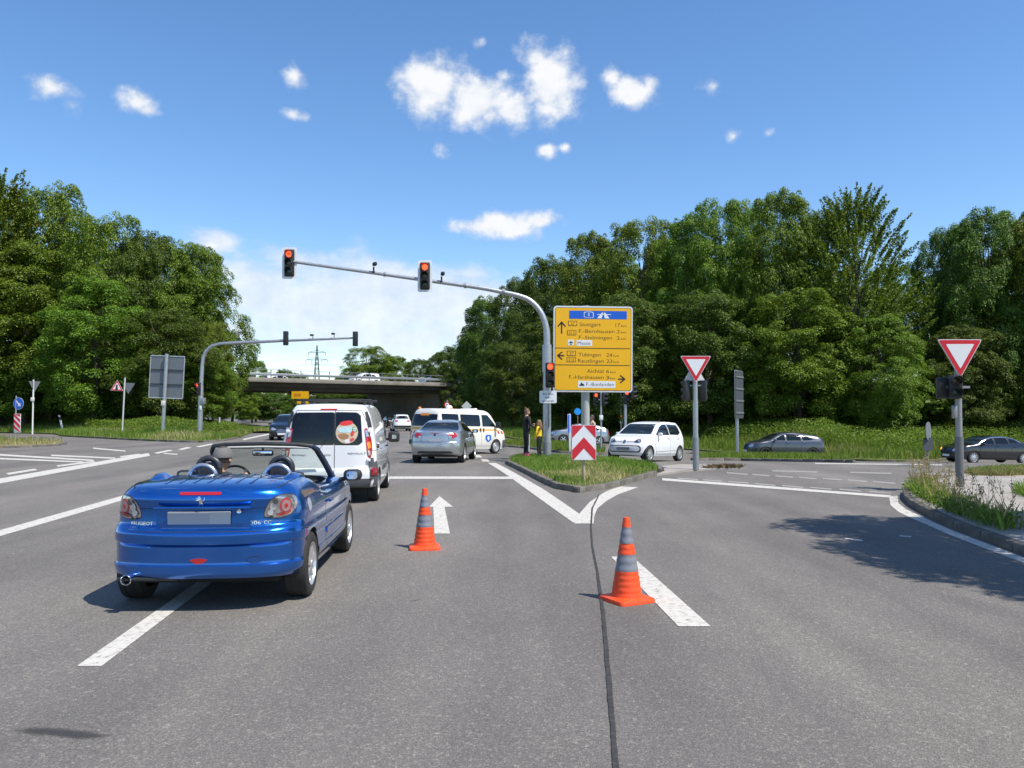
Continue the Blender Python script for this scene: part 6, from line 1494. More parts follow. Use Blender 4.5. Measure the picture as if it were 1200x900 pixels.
def make_tree(kind, Ht, W_, m, nclump=150, per=300, seed=0, hb=.07, leaf=.25):
    g = np.random.default_rng(seed); Rm = W_ / 2; P_, Nn, T_, S_ = [], [], [], []
    lob = g.uniform(0, 6.28, 4)
    def env(u, a): return Rm * crown_radius(u, kind) * (1 + .14 * np.sin(2 * a + lob[0]) + .10 * np.sin(3 * a + lob[1] + 5 * u) + .08 * np.sin(5 * a + lob[2] - 9 * u))
    limbs = []
    if kind != 'spray':
        lobes = []
        for c in range(64):                                   # big boughs; the leaf clumps sit on them
            u = g.beta(1.3, 1.1); a = g.uniform(0, 6.2832); r = env(u, a) * g.uniform(.66, .88) * (1 if c % 5 else .4)
            lobes.append((np.array([r * math.cos(a), r * math.sin(a), Ht * (hb + .03 + (.92 - hb) * u)]), g.uniform(1.05, 1.8) * (1.15 - .35 * u) * W_ / 10, a, u))
        for c in range(nclump):
            l0, lr, a, u = lobes[c % len(lobes)]; od = unit(g.normal(size=3) + np.array([math.cos(a), math.sin(a), .55 + .3 * u]) * .75); ctr = l0 + od * lr * np.array([1.05, 1.05, .8]) * g.uniform(.6, 1.0); ctr[2] = max(ctr[2], Ht * hb * .8)
            if c % 3 == 0:                                    # smaller shoots that close the crown between the boughs
                u = g.beta(1.3, 1.15); a = g.uniform(0, 6.2832); r = env(u, a) * g.uniform(.55, .95); ctr = np.array([r * math.cos(a), r * math.sin(a), Ht * (hb + (.96 - hb) * u)])
            rc = g.uniform(.50, .98) * (1.12 - .35 * u) * W_ / 10
            out = unit(np.array([math.cos(a), math.sin(a), .15 + .5 * (u - .4)])); k = int(per * (rc * 10 / W_ / .75) ** 1.8)
            d = unit(g.normal(size=(k, 3)) + out * .75 + np.array([0, 0, .55])); rad = rc * g.uniform(.45, 1.06, (k, 1)) ** .6
            p = ctr + d * rad * np.array([1.1, 1.1, .82]); P_.append(p); Nn.append(unit(d * .75 + np.array([0, 0, .5]) + g.normal(size=(k, 3)) * .38)); T_.append(unit(out * .8 + d * .6 + np.array([0, 0, -.35]) + g.normal(size=(k, 3)) * .5)); S_.append(g.uniform(.7, 1.25, k) * leaf)
            if c % 24 == 0: limbs.append(ctr * np.array([.8, .8, .96]))
    else:
        for c in range(nclump):
            u = g.beta(1.3, 1.2); a = g.uniform(0, 6.2832); r = env(u, a) * g.uniform(.35, .98); ctr = np.array([r * math.cos(a), r * math.sin(a), Ht * (hb + (.93 - hb) * u)])
            up = .25 + 1.5 * u; L_ = g.uniform(1.0, 2.2) * W_ / 9; dirn = unit(np.array([math.cos(a), math.sin(a), up]) + g.normal(size=3) * .22); k = per
            t = g.uniform(0, 1, (k, 1)) ** .8; side = unit(g.normal(size=(k, 3))); p = ctr + dirn * L_ * t + side * (.34 * (1 - .75 * t)) * g.uniform(.3, 1, (k, 1)) + np.array([0, 0, -.25]) * t ** 2 * (1 - u)
            P_.append(p); Nn.append(unit(side * .4 + np.array([0, 0, .6]) + g.normal(size=(k, 3)) * .45)); T_.append(unit(side * .8 + dirn * .7 + g.normal(size=(k, 3)) * .3)); S_.append(g.uniform(.7, 1.2, k) * leaf)
            if c % 20 == 0: limbs.append(ctr * np.array([.7, .7, .95]))
    crown = raw_mesh('crown', leaf_quads(np.vstack(P_), np.vstack(Nn), np.vstack(T_), np.concatenate(S_)), 4, m)
    mb = MB(); r0 = .016 * Ht + .05; top = Ht * .78
    pts = [(0, 0, -.6)] + [(.18 * math.sin(i * 1.7 + seed), .18 * math.cos(i * 1.3 + seed), top * i / 7) for i in range(1, 8)]; mb.tube(pts, [r0 * 1.25] + [r0 * (1 - .85 * i / 7) for i in range(1, 8)], 10)
    for l in limbs[:16]:
        z0 = max(Ht * .08, min(top * .9, l[2] * .62)); s0 = Vector((0, 0, z0)); e = Vector(l); mid = s0.lerp(e, .5) + Vector((0, 0, .06 * Ht * .5)); mb.tube([s0, mid, e], [r0 * .38, r0 * .22, r0 * .06], 6)
    trunk = mb.mesh('trunk', BARK); return crown, trunk, Ht, W_
TREES = {'maple': [make_tree('round', 17, 11, LEAF_A, 720, 160, 3, .11, .19), make_tree('round', 17, 11, LEAF_B, 700, 165, 11, .11, .19)], 'oak': [make_tree('round', 17, 11, LEAF_C, 720, 160, 5, .10, .19)],
         'ash': [make_tree('spray', 17, 10, LEAF_B, 900, 80, 8, leaf=.19), make_tree('spray', 17, 10, LEAF_A, 860, 80, 21, leaf=.19)]}
cnt = {}
def tree(px, top, d, wpx, kind, label, group=None, x=None, height=None, width=None):
    x = (px - 600) / FPX * d if x is None else x; z0 = ground_z(x, d); ht = (Z(top, d) - z0) if height is None else height; w = wpx * d / FPX if width is None else width
    k = cnt.get(kind, 0); cnt[kind] = k + 1; crown, trunk, H0, W0 = TREES[kind][k % len(TREES[kind])]
    names = {'maple': 'maple_tree', 'oak': 'oak_tree', 'ash': 'ash_tree'}
    t = thing(names[kind], label, 'tree', (x, d, z0 - .1), random.uniform(0, 6.28), group); s = (w / W0, w / W0, ht / (H0 * .985)); t.scale = s
    link(bpy.data.objects.new('crown', crown), t); link(bpy.data.objects.new('trunk', trunk), t); return t
GL, GR, GF = 'trees of the wood left of the road', 'trees of the wood right of the junction', 'distant trees beyond the bridge'
for a in [(-95, 205, 74, 150, 'maple', 'broad leafy tree standing left of the view, first in the left wood'), (-10, 206, 79, 150, 'ash', 'tall feathery tree above the blue arrow sign, highest of the left wood'), (62, 216, 80, 100, 'maple', 'tall rounded tree above the leaning marker post in the left wood'),
          (30, 292, 77, 150, 'maple', 'broad tree low in front, over the pole with the cream plate'), (125, 251, 75, 104, 'maple', 'round-topped tree above the red warning triangle'), (172, 268, 76, 92, 'oak', 'darker tree whose crown rises above the big sign back'),
          (112, 330, 71, 130, 'maple', 'leafy tree with low boughs behind the red warning triangle'), (206, 284, 77, 84, 'maple', 'tree between the big sign back and the far traffic light mast'), (236, 292, 78, 84, 'maple', 'last tree of the left wood, reaching down to the grass by the bridge'),
          (190, 360, 70, 110, 'oak', 'dense low tree directly behind the big grey sign back'), (250, 376, 74, 50, 'maple', 'low bushy tree behind the far traffic light mast'), (228, 405, 72, 80, 'maple', 'short leafy tree filling the foot of the left wood by the mast'), (60, 395, 78, 130, 'oak', 'dark low tree behind the white pole on the left verge')]: tree(*a, group=GL)
for k, (px, top, d, w, lm) in enumerate([(-60, 240, 92, 130, 'keep-right arrow sign, outside the view'), (40, 235, 94, 120, 'white pole with the cream plate'), (110, 285, 92, 110, 'leaning marker post'), (170, 300, 92, 100, 'big grey sign back'), (220, 315, 94, 80, 'far traffic light mast'), (-150, 230, 76, 150, 'side street kerb, outside the view'), (-220, 230, 74, 160, 'end of the side street, outside the view')]): tree(px, top, d, w, ('oak', 'maple')[k % 2], 'tree deep in the left wood behind the ' + lm, GL)
for a in [(536, 404, 120, 50, 'oak', 'smallest dark tree at the bridge end of the right wood'), (571, 346, 106, 66, 'oak', 'dark tree rising beside the right end of the bridge'), (610, 322, 96, 70, 'oak', 'dark tree behind the curved elbow of the traffic light mast'),
          (650, 299, 88, 84, 'oak', 'dark tree directly behind the top of the mast and yellow sign'), (694, 276, 80, 86, 'maple', 'tree crown rising over the middle of the yellow direction sign'), (752, 256, 73, 104, 'maple', 'bright round-crowned tree just right of the yellow sign'),
          (812, 254, 69, 92, 'maple', 'green tree towering above the give way sign on the island'), (850, 231, 66, 90, 'maple', 'tall rounded tree above the sign seen edge-on'), (920, 227, 63, 100, 'maple', 'bright rounded tree standing above the dark grey hatchback'),
          (1003, 226, 61, 142, 'ash', 'largest feathery ash with ragged spiky crown, above the round sign back'), (1112, 262, 66, 76, 'oak', 'dark tree directly behind the right give way sign'), (1160, 240, 62, 104, 'oak', 'dark tree above the black saloon at the edge of view'),
          (1240, 228, 60, 120, 'maple', 'broad tree just outside the view beside the dark oak'), (1345, 226, 60, 140, 'maple', 'broad tree far outside the view at the end of the right wood'),
          (735, 345, 64, 120, 'oak', 'dark low-branched tree behind the yellow sign and white hatchback'), (830, 340, 62, 120, 'oak', 'dark low-branched tree behind the island give way pole'), (935, 340, 59, 130, 'maple', 'low spreading tree right behind the dark grey hatchback'), (1035, 370, 57, 100, 'maple', 'lowest leafy tree beside the round sign back'),
          (660, 370, 70, 110, 'oak', 'dark low tree behind the two people at the mast'), (600, 400, 80, 76, 'oak', 'dark low tree beyond the white minibus'), (1130, 380, 60, 100, 'oak', 'low dark tree behind the black saloon')]: tree(*a, group=GR)
for k, (px, top, d, w, lm) in enumerate([(630, 330, 108, 70, 'mast elbow'), (715, 290, 96, 86, 'upper corner of the yellow sign'), (790, 272, 90, 90, 'white hatchback'), (885, 246, 84, 86, 'sign seen edge-on'), (962, 246, 82, 80, 'dark grey hatchback tail'), (1050, 310, 84, 90, 'gap in the skyline'), (1130, 290, 84, 90, 'give way pole on the pavement'), (1210, 262, 82, 110, 'black saloon, outside the view'), (560, 380, 122, 60, 'end of the bridge'), (680, 330, 88, 90, 'yellow sign, low'), (870, 320, 76, 100, 'dark grey hatchback bonnet, low'), (770, 320, 80, 100, 'roof of the white hatchback, low'), (985, 330, 74, 110, 'largest feathery ash, low')]): tree(px, top, d, w, ('oak', 'maple')[k % 2], 'tree deep in the right wood behind the ' + lm, GR)
tree(0, 0, 7.6, 0, 'maple', 'small roadside tree beside the viewer whose shadow lies on the right lane', None, x=11.1, height=10.2, width=6.9)

# ------------------------------------------------------------------ bushes along the edge of the wood
def make_bush(seed, m, n=2600):
    g = np.random.default_rng(seed); P_, Nn, T_, S_ = [], [], [], []
    for c in range(16):
        a = g.uniform(0, 6.28); r = g.uniform(0, .75); ctr = np.array([r * math.cos(a), r * math.sin(a), g.uniform(.25, .95)]); k = n // 16; d = unit(g.normal(size=(k, 3)) + np.array([0, 0, .5]))
        P_.append(ctr + d * g.uniform(.2, .48) * np.array([1, 1, .8]) * g.uniform(.5, 1, (k, 1))); Nn.append(unit(d * .5 + np.array([0, 0, .6]) + g.normal(size=(k, 3)) * .4)); T_.append(unit(g.normal(size=(k, 3)))); S_.append(g.uniform(.09, .17, k))
    return raw_mesh('foliage', leaf_quads(np.vstack(P_), np.vstack(Nn), np.vstack(T_), np.concatenate(S_)), 4, m)
BUSH = [make_bush(1, LEAF_BUSH), make_bush(2, LEAF_A), make_bush(4, LEAF_BUSH)]; SHRUB = [make_bush(6, LEAF_C, 4200), make_bush(7, LEAF_A, 4200), make_bush(9, LEAF_C, 4200)]
st_ = MB()
for j in range(7): a = j * .9; st_.tube([(0, 0, -.2), (.15 * math.cos(a), .15 * math.sin(a), .4), (.5 * math.cos(a), .5 * math.sin(a), .95)], [.03, .02, .008], 5)
BSTEM = st_.mesh('stem', BARK)
def bush(x, y, s, hs, k, label, group):
    t = thing('shrub' if 'shrub' in label else 'bush', label, 'bush', (x, y, ground_z(x, y) - .05), random.uniform(0, 6.28), group); t.scale = (s, s, hs); link(bpy.data.objects.new('foliage', (SHRUB if 'shrub' in label else BUSH)[k % 3]), t); link(bpy.data.objects.new('stem', BSTEM), t)
def along(front, back, d):
    out = []
    for a, b in zip(front, back): l = (b - a).xy.length; out.append(a.lerp(b, min(1, d / max(l, .1))))
    return out
BL, BR = 'low bushes at the edge of the left wood', 'low bushes at the edge of the right wood'
def bush_row(line, marks, per, grp, smin, smax, hmin, hmax, side, first='bush '):
    """bushes between landmarks, each named after the two things it stands between"""
    k = 0
    for (p0, n0), (p1, n1) in zip(marks, marks[1:]):
        c = [p for p in line if p0 <= 600 + p.x / p.y * FPX < p1 and p.y > 20]
        if not c: continue
        m = max(1, min(per, round(sum((b - a).length for a, b in zip(c, c[1:])) / 2.2)))
        for q in range(m):
            p = c[min(len(c) - 1, int((q + .5) / m * len(c)))]
            w = 'midway between the %s and the %s' % (n0, n1) if m == 1 or (m == 3 and q == 1) else ('by the %s towards the %s' % ((n0, n1) if q < m / 2 else (n1, n0)))
            bush(p.x + random.uniform(-.5, .5), p.y + random.uniform(-.6, 1.2), random.uniform(smin, smax), random.uniform(hmin, hmax), k, first + w, grp); k += 1
bush_row(along(LF, LB, 14.0), [(-60, 'median island'), (38, 'white pole'), (143, 'warning triangle'), (194, 'big sign back'), (226, 'far mast')], 3, BL, 2.6, 3.6, 2.2, 3.2, -1, 'dark shrub under the trees ')
bush_row(along(RF, RB, 17.0), [(540, 'bridge'), (641, 'mast'), (690, 'yellow sign'), (757, 'white hatchback'), (815, 'island pole'), (921, 'grey hatchback'), (1000, 'tall ash'), (1087, 'round sign'), (1180, 'black saloon'), (1260, 'last tree')], 3, BR, 2.6, 3.6, 2.2, 3.4, 1, 'dark shrub under the trees ')

# ------------------------------------------------------------------ grass, weeds, leaf litter: what nobody could count
def blades(name, pts, hmin, hmax, w, m, lean=.35, seed=1):
    """pts (n,3): tapering blades that bend over; two triangles' worth of quad each"""
    g = np.random.default_rng(seed); n = len(pts); h = g.uniform(hmin, hmax, n)[:, None]; a = g.uniform(0, 6.2832, n); d = np.stack([np.cos(a), np.sin(a), np.zeros(n)], 1); b2 = g.uniform(0, 6.2832, n)
    le = np.stack([np.cos(b2), np.sin(b2), np.zeros(n)], 1) * g.uniform(.05, lean, n)[:, None] * h; ww = w * g.uniform(.6, 1.3, n)[:, None]
    up = np.array([0, 0, 1.0]); v = np.empty((n, 4, 3)); v[:, 0] = pts - d * ww * .5; v[:, 1] = pts + d * ww * .5; v[:, 2] = pts + d * ww * .32 + up * h * .6 + le * .45; v[:, 3] = pts + up * h + le
    o = bpy.data.objects.new(name, raw_mesh(name, v.reshape(-1, 3), 4, m)); link(o); o['kind'] = 'stuff'; return o
def inside(poly, x, y):
    r = np.zeros(len(x), bool); n = len(poly)
    for i in range(n):
        x1, y1 = poly[i][0], poly[i][1]; x2, y2 = poly[(i + 1) % n][0], poly[(i + 1) % n][1]
        c = ((y1 > y) != (y2 > y)) & (x < (x2 - x1) * (y - y1) / (y2 - y1 + 1e-12) + x1); r ^= c
    return r
def scatter(poly, n, bvo, seed=0, shrink=.97, clump=None):
    g = np.random.default_rng(seed); c = sum((Vector(p[:2]) for p in poly), Vector((0, 0))) / len(poly); pl = [(c.x + (p[0] - c.x) * shrink, c.y + (p[1] - c.y) * shrink) for p in poly]
    xs = [p[0] for p in pl]; ys = [p[1] for p in pl]; x = g.uniform(min(xs), max(xs), n * 4); y = g.uniform(min(ys), max(ys), n * 4); ok = inside(pl, x, y); x, y = x[ok][:n], y[ok][:n]
    bv = BVHTree.FromPolygons([v.co for v in bvo.data.vertices], [tuple(p.vertices) for p in bvo.data.polygons]); out = []
    for a, b in zip(x, y):
        h_ = bv.ray_cast(Vector((a, b, 50)), Vector((0, 0, -1)))
        if h_[0] is not None: out.append((a, b, h_[0].z - .01))
    return np.array(out)
pi = scatter(isl, 21000, island, 1, .975); nz = np.sin(pi[:, 0] * 2.1) + np.sin(pi[:, 1] * 1.7 + pi[:, 0]) + rng.normal(size=len(pi)) * .8
edge = np.array([p[1] for p in pi]) < 22.5
blades('island_grass', pi[((~edge) & (nz > -1.1)) | (nz > .9)], .06, .19, .017, GRASS, .8, 2); blades('island_dry_grass', pi[(nz < -.7) | (edge & (nz < .3) & (nz > -.4))], .03, .14, .016, GRASS_DRY, 1.1, 3)
for so, spts, nn, sd in ((strip_a, strip_a_pts, 9000, 4), (strip_b, strip_b_pts, 9000, 5)): ps = scatter(spts, nn, so, sd, .97); blades('strip_grass', ps, .10, .30, .03, GRASS, .5, sd)
pl_ = scatter(li, 2500, lio, 6, .97); blades('median_dry_grass', pl_, .05, .22, .022, GRASS_DRY, .8, 7); blades('median_grass', pl_[::4], .12, .45, .022, GRASS, .5, 8)
def verge_pts(F, B, o, n, d0, d1, cond, seed, pw=1.0):
    g = np.random.default_rng(seed); fr = [(a, b) for a, b in zip(F, B) if cond(a)]; out = []; bv = BVHTree.FromPolygons([v.co for v in o.data.vertices], [tuple(p.vertices) for p in o.data.polygons])
    cum = np.cumsum([0] + [(fr[i + 1][0] - fr[i][0]).xy.length for i in range(len(fr) - 1)]); s = g.uniform(0, cum[-1], n); dd = d0 + (d1 - d0) * g.uniform(0, 1, n) ** pw
    for q, d in zip(s, dd):
        i = min(len(fr) - 2, max(0, int(np.searchsorted(cum, q)) - 1)); u = (q - cum[i]) / max(1e-6, cum[i + 1] - cum[i]); a = fr[i][0].lerp(fr[i + 1][0], u); b = fr[i][1].lerp(fr[i + 1][1], u)
        p = a.lerp(b, min(1, d / (b - a).xy.length)); h_ = bv.ray_cast(Vector((p.x, p.y, 60)), Vector((0, 0, -1)))
        if h_[0] is not None: out.append((p.x, p.y, h_[0].z - .02))
    return np.array(out)
vl = verge_pts(LF, LB, left_verge, 62000, .25, 14.5, lambda p: p.y < 84 and p.x > -50, 11, 1.15); nz = np.sin(vl[:, 0] * .7) + np.sin(vl[:, 1] * .9 + vl[:, 0] * .4) + rng.normal(size=len(vl)) * .7
blades('left_verge_grass', vl[nz > -1.0], .12, .42, .045, GRASS, .5, 12); blades('left_verge_dry_grass', vl[nz <= -1.0], .10, .40, .04, GRASS_DRY, .6, 13)
vr = verge_pts(RF, RB, right_verge, 72000, .25, 13, lambda p: p.x < 46 and p.y < 100, 14, 1.0); nz = np.sin(vr[:, 0] * .6) + np.sin(vr[:, 1] * .8 + vr[:, 0] * .3) + rng.normal(size=len(vr)) * .7
blades('right_verge_grass', vr[nz > -1.5], .16, .62, .05, GRASS, .45, 15); blades('right_verge_dry_grass', vr[nz <= -1.5], .15, .55, .04, GRASS_DRY, .5, 16)
def herb(name, pts, hmax, size, m, seed):
    g = np.random.default_rng(seed); k = len(pts); rep = 5; p = np.repeat(pts, rep, 0) + np.concatenate([g.normal(size=(k * rep, 2)) * .12, g.uniform(.05, hmax, (k * rep, 1))], 1); n = len(p)
    v = leaf_quads(p, unit(g.normal(size=(n, 3)) * .5 + np.array([0, 0, .7])), unit(g.normal(size=(n, 3))), g.uniform(.6, 1.2, n) * size, .5); o = bpy.data.objects.new(name, raw_mesh(name, v, 4, m)); link(o); o['kind'] = 'stuff'; return o
herb('right_verge_weeds', verge_pts(RF, RB, right_verge, 12000, 5.5, 13, lambda p: p.x < 46 and p.y < 70, 17), 1.0, .15, WEED, 18); herb('left_verge_weeds', verge_pts(LF, LB, left_verge, 7000, 7.5, 15, lambda p: p.y < 72 and p.x > -50, 19), .8, .15, WEED, 20)
# weeds and tall seeding grass along the kerb of the pavement on the right
kl = resample(rp[2:9], .05); g_ = np.random.default_rng(31); wp_ = []
for p in kl:
    for _ in range(9):
        o_ = g_.uniform(.16, .75) ** 1.2; wp_.append((p.x + .16 + o_ * .9, p.y + .10 + o_ * .5, H(p.x, p.y) + .12))
wp_ = np.array(wp_); lowz = wp_[:, 1] < 17.5
blades('kerb_weeds', wp_, .08, .30, .014, GRASS, .7, 32); herb('kerb_weed_leaves', wp_[::3], .22, .075, WEED, 33); blades('kerb_dry_grass', wp_[::4], .15, .45, .010, GRASS_DRY, .5, 34)
sk = wp_[g_.choice(len(wp_), 90, replace=False)]; stalk = MB(); heads = []
for p in sk:
    h_ = g_.uniform(.35, .8); l = g_.normal(size=2) * .10; a = Vector(p); m_ = a + Vector((l[0] * .4, l[1] * .4, h_ * .6)); b = a + Vector((l[0], l[1], h_)); stalk.tube([a, m_, b], [.004, .003, .002], 4)
    for q in range(16): t_ = g_.uniform(.72, 1); heads.append(np.array(m_.lerp(b, (t_ - .6) / .4)) + g_.normal(size=3) * .018)
so = stalk.build('seeding_grass', GRASS_DRY, None); so['kind'] = 'stuff'; heads = np.array(heads); n = len(heads)
o = bpy.data.objects.new('grass_seed_heads', raw_mesh('grass_seed_heads', leaf_quads(heads, unit(g_.normal(size=(n, 3))), unit(g_.normal(size=(n, 3)) + np.array([0, 0, 1.5])), g_.uniform(.03, .055, n), .35), 4, GRASS_DRY)); link(o); o['kind'] = 'stuff'
# dry grass behind the pavement pole, dead grass on the island tip
dg_px = [(1128, 560), (1160, 556.6), (1230, 553.6), (1230, 561), (1180, 564), (1140, 563)]; dgp = [G(*q) for q in dg_px]
ds_ = polygon_top('dry_lawn', dgp, .135, DRYSOIL, .03); tag(ds_, kind='structure'); dp = scatter(dgp, 6500, ds_, 41, .98); blades('lawn_dry_grass', dp, .05, .16, .02, GRASS_DRY, .8, 42); blades('lawn_grass', dp[::3], .06, .2, .02, GRASS, .6, 43)
cl = scatter([G(*q) for q in [(1185, 585), (1230, 578), (1240, 596), (1205, 592)]], 1400, rpo, 44, .98); blades('pavement_tuft', cl, .08, .3, .015, GRASS, .6, 45)
tp = scatter([G(*q) for q in [(822, 550.2), (850, 548.2), (874, 549.2), (868, 551), (846, 551.4)]], 900, tipo, 46, .98); blades('island_tip_litter', tp, .03, .14, .05, mat('dead_leaves', (.16, .11, .05), .9, var=.4), 1.6, 47)

# ------------------------------------------------------------------ people
SKIN = mat('skin', (.50, .29, .20), .5, var=.06); HAIRB = mat('brown_hair', (.10, .055, .03), .6, var=.3, scale=40); HAIRD = mat('dark_hair', (.03, .02, .015), .6, var=.3, scale=40); HAIRL = mat('fair_brown_hair', (.22, .125, .06), .6, var=.3, scale=40)
def cloth(name, c): return mat(name, c, .85, var=.15, scale=14, bump=.2)
def person_mesh(joints, bones, mats, name='person'):
    """one continuous skin grown over a posed skeleton; joints: name -> (co, radius, material index)"""
    ks = list(joints); ix = {k: i for i, k in enumerate(ks)}; me = bpy.data.meshes.new('skeleton'); me.from_pydata([joints[k][0] for k in ks], [(ix[a], ix[b]) for a, b in bones], [])
    o = bpy.data.objects.new('skeleton', me); C.objects.link(o); o.modifiers.new('skin', 'SKIN'); sv = me.skin_vertices[0].data
    for k in ks: r = joints[k][1]; sv[ix[k]].radius = r if isinstance(r, tuple) else (r, r)
    sv[0].use_root = True; sm = o.modifiers.new('round', 'SUBSURF'); sm.levels = 2; sm.render_levels = 2
    dg = bpy.context.evaluated_depsgraph_get(); r = bpy.data.meshes.new_from_object(o.evaluated_get(dg)); bpy.data.objects.remove(o)
    r.name = name; r.materials.clear()
    for m in mats: r.materials.append(m)
    seg = [(Vector(joints[a][0]), Vector(joints[b][0]), joints[a][2], joints[b][2], joints[b][3] if len(joints[b]) > 3 else .5) for a, b in bones]
    for p in r.polygons:
        c = p.center; best = None
        for a, b, ma, mb_, cut in seg:
            d = b - a; t = max(0, min(1, (c - a).dot(d) / max(1e-9, d.length_squared))); q = (c - (a + d * t)).length
            if best is None or q < best[0]: best = (q, ma if t < cut else mb_)
        p.material_index = best[1]
    r.shade_smooth(); return r
def hand(J, B, root, pre, wrist, dirn, palm_n, s=1.0, curl=.5, m=0):
    """palm and five bent fingers growing from the wrist joint"""
    d = Vector(dirn).normalized(); n = Vector(palm_n).normalized(); side = d.cross(n).normalized(); w = Vector(wrist)
    J[pre + 'palm'] = (w + d * .055 * s, (.030 * s, .016 * s), m); B.append((root, pre + 'palm'))
    for i, (off, L_) in enumerate(((-.030, .068), (-.010, .078), (.010, .073), (.030, .056))):
        base = w + d * .088 * s + side * off * s; J[pre + 'f%d' % i] = (base, .0095 * s, m); B.append((pre + 'palm', pre + 'f%d' % i))
        k1 = base + (d * (1 - curl * .4) + n * curl * .6).normalized() * L_ * .5 * s; k2 = k1 + (d * (1 - curl) + n * curl).normalized() * L_ * .5 * s
        J[pre + 'g%d' % i] = (k1, .0085 * s, m); B.append((pre + 'f%d' % i, pre + 'g%d' % i)); J[pre + 'h%d' % i] = (k2, .007 * s, m); B.append((pre + 'g%d' % i, pre + 'h%d' % i))
    t1 = w + d * .045 * s - side * .040 * s + n * .012 * s; t2 = t1 + (d * .7 - side * .35 + n * .4).normalized() * .035 * s; J[pre + 't1'] = (t1, .011 * s, m); J[pre + 't2'] = (t2, .008 * s, m); B += [(pre + 'palm', pre + 't1'), (pre + 't1', pre + 't2')]
def head_mesh(s=1.0, cap=None):
    """skull with brow, nose, mouth, chin and ears; the face looks along +x"""
    mb = MB(); n, m = 22, 28; rows = []
    for i in range(n + 1):
        th = math.pi * i / n; row = []
        for j in range(m + 1):
            ph = 2 * math.pi * j / m; x, y, z = math.sin(th) * math.cos(ph), math.sin(th) * math.sin(ph), math.cos(th)
            f = max(0, x); X, Y, Z_ = .096 * x, .074 * y, .118 * z
            if z < 0: Y *= 1 + .28 * z; X *= 1 + .10 * z * (1 if x < 0 else .2)
            e = lambda cy, cz, w, h: math.exp(-((y - cy) / w) ** 2 - ((z - cz) / h) ** 2) * (1 if x > .1 else 0)
            X += .026 * e(0, -.20, .15, .22) + .012 * e(0, -.34, .20, .08) - .010 * (e(.36, .02, .18, .12) + e(-.36, .02, .18, .12)) + .007 * e(0, .16, .7, .10) + .008 * e(0, -.60, .26, .07) - .006 * e(0, -.68, .2, .03) + .010 * e(0, -.86, .3, .14)
            row.append((X * s, Y * s, Z_ * s))
        rows.append(row)
    mb.grid(rows)
    for sg in (1, -1): mb.lathe([(.001, -.012 * s), (.022 * s, -.010 * s), (.028 * s, .0), (.018 * s, .008 * s), (.001, .004 * s)], 12, 'y', (-.008 * s, sg * .078 * s, -.01 * s), close=True)
    return mb
def add_head(root, at, rz, s, hairm, style, tilt=0, cap=None):
    hd = head_mesh(s).build('head', SKIN, root); hd.location = at; hd.rotation_euler = (0, tilt, rz)
    for sg in (1, -1):
        e = MB(); e.lathe([(.001, .010 * s), (.006 * s, .008 * s), (.012 * s, .001)], 12, 'x', (.083 * s, sg * .030 * s, .002 * s), close=True); e.build('eye', mat('eye_dark', (.02, .015, .012), .2), hd)
        br = MB(); br.tube([(.088 * s, sg * .016 * s, .026 * s), (.084 * s, sg * .034 * s, .030 * s), (.074 * s, sg * .05 * s, .022 * s)], .0045 * s, 6); br.build('eyebrow', hairm, hd)
    mo = MB(); mo.tube([(.090 * s, -.022 * s, -.071 * s), (.099 * s, 0, -.070 * s), (.090 * s, .022 * s, -.071 * s)], [.003 * s, .005 * s, .003 * s], 6); mo.build('mouth', mat('lip', (.34, .11, .09), .5), hd)
    h = MB(); rows = []
    for i in range(15):
        th = R(4 + (118 if style == 'long' else 104) * i / 14); row = []
        for j in range(29):
            ph = 2 * math.pi * j / 28; x, y, z = math.sin(th) * math.cos(ph), math.sin(th) * math.sin(ph), math.cos(th)
            lim = 1.0
            if x > .35 and z < .55: th2 = math.acos(max(-1, min(1, .55))); z = max(z, .52); 
            wv = 1 + .025 * math.sin(ph * 9 + i) + .02 * math.sin(ph * 5 - i * 2)
            row.append((.108 * s * x * wv - .006 * s, .086 * s * y * wv, .130 * s * z))
        rows.append(row)
    h.grid(rows)
    if style == 'long':
        for k in range(22):
            a = R(70 + 220 * k / 21); x0, y0 = .098 * s * math.cos(a) - .006 * s, .080 * s * math.sin(a); w = random.uniform(-.02, .02)
            h.tube([(x0, y0, .02 * s), (x0 * 1.15, y0 * 1.12 + w, -.10 * s), (x0 * 1.1 - .02, y0 * 1.05 + w * 1.6, -.22 * s), (x0 * .95 - .02, y0 * .85 + w * 2, -.33 * s)], [.020 * s, .024 * s, .02 * s, .006 * s], 6)
    if style == 'bun': h.lathe([(.001, -.04 * s), (.03 * s, -.03 * s), (.042 * s, 0), (.03 * s, .03 * s), (.001, .04 * s)], 14, 'z', (-.06 * s, 0, .12 * s), close=True)
    h.build('hair', hairm, hd)
    return hd
_ib = BVHTree.FromPolygons([v.co for v in island.data.vertices], [tuple(p.vertices) for p in island.data.polygons])
def stand_z(x, y):
    h_ = _ib.ray_cast(Vector((x, y, 50)), Vector((0, 0, -1))); return max(ground_z(x, y), h_[0].z if h_[0] is not None else -9)
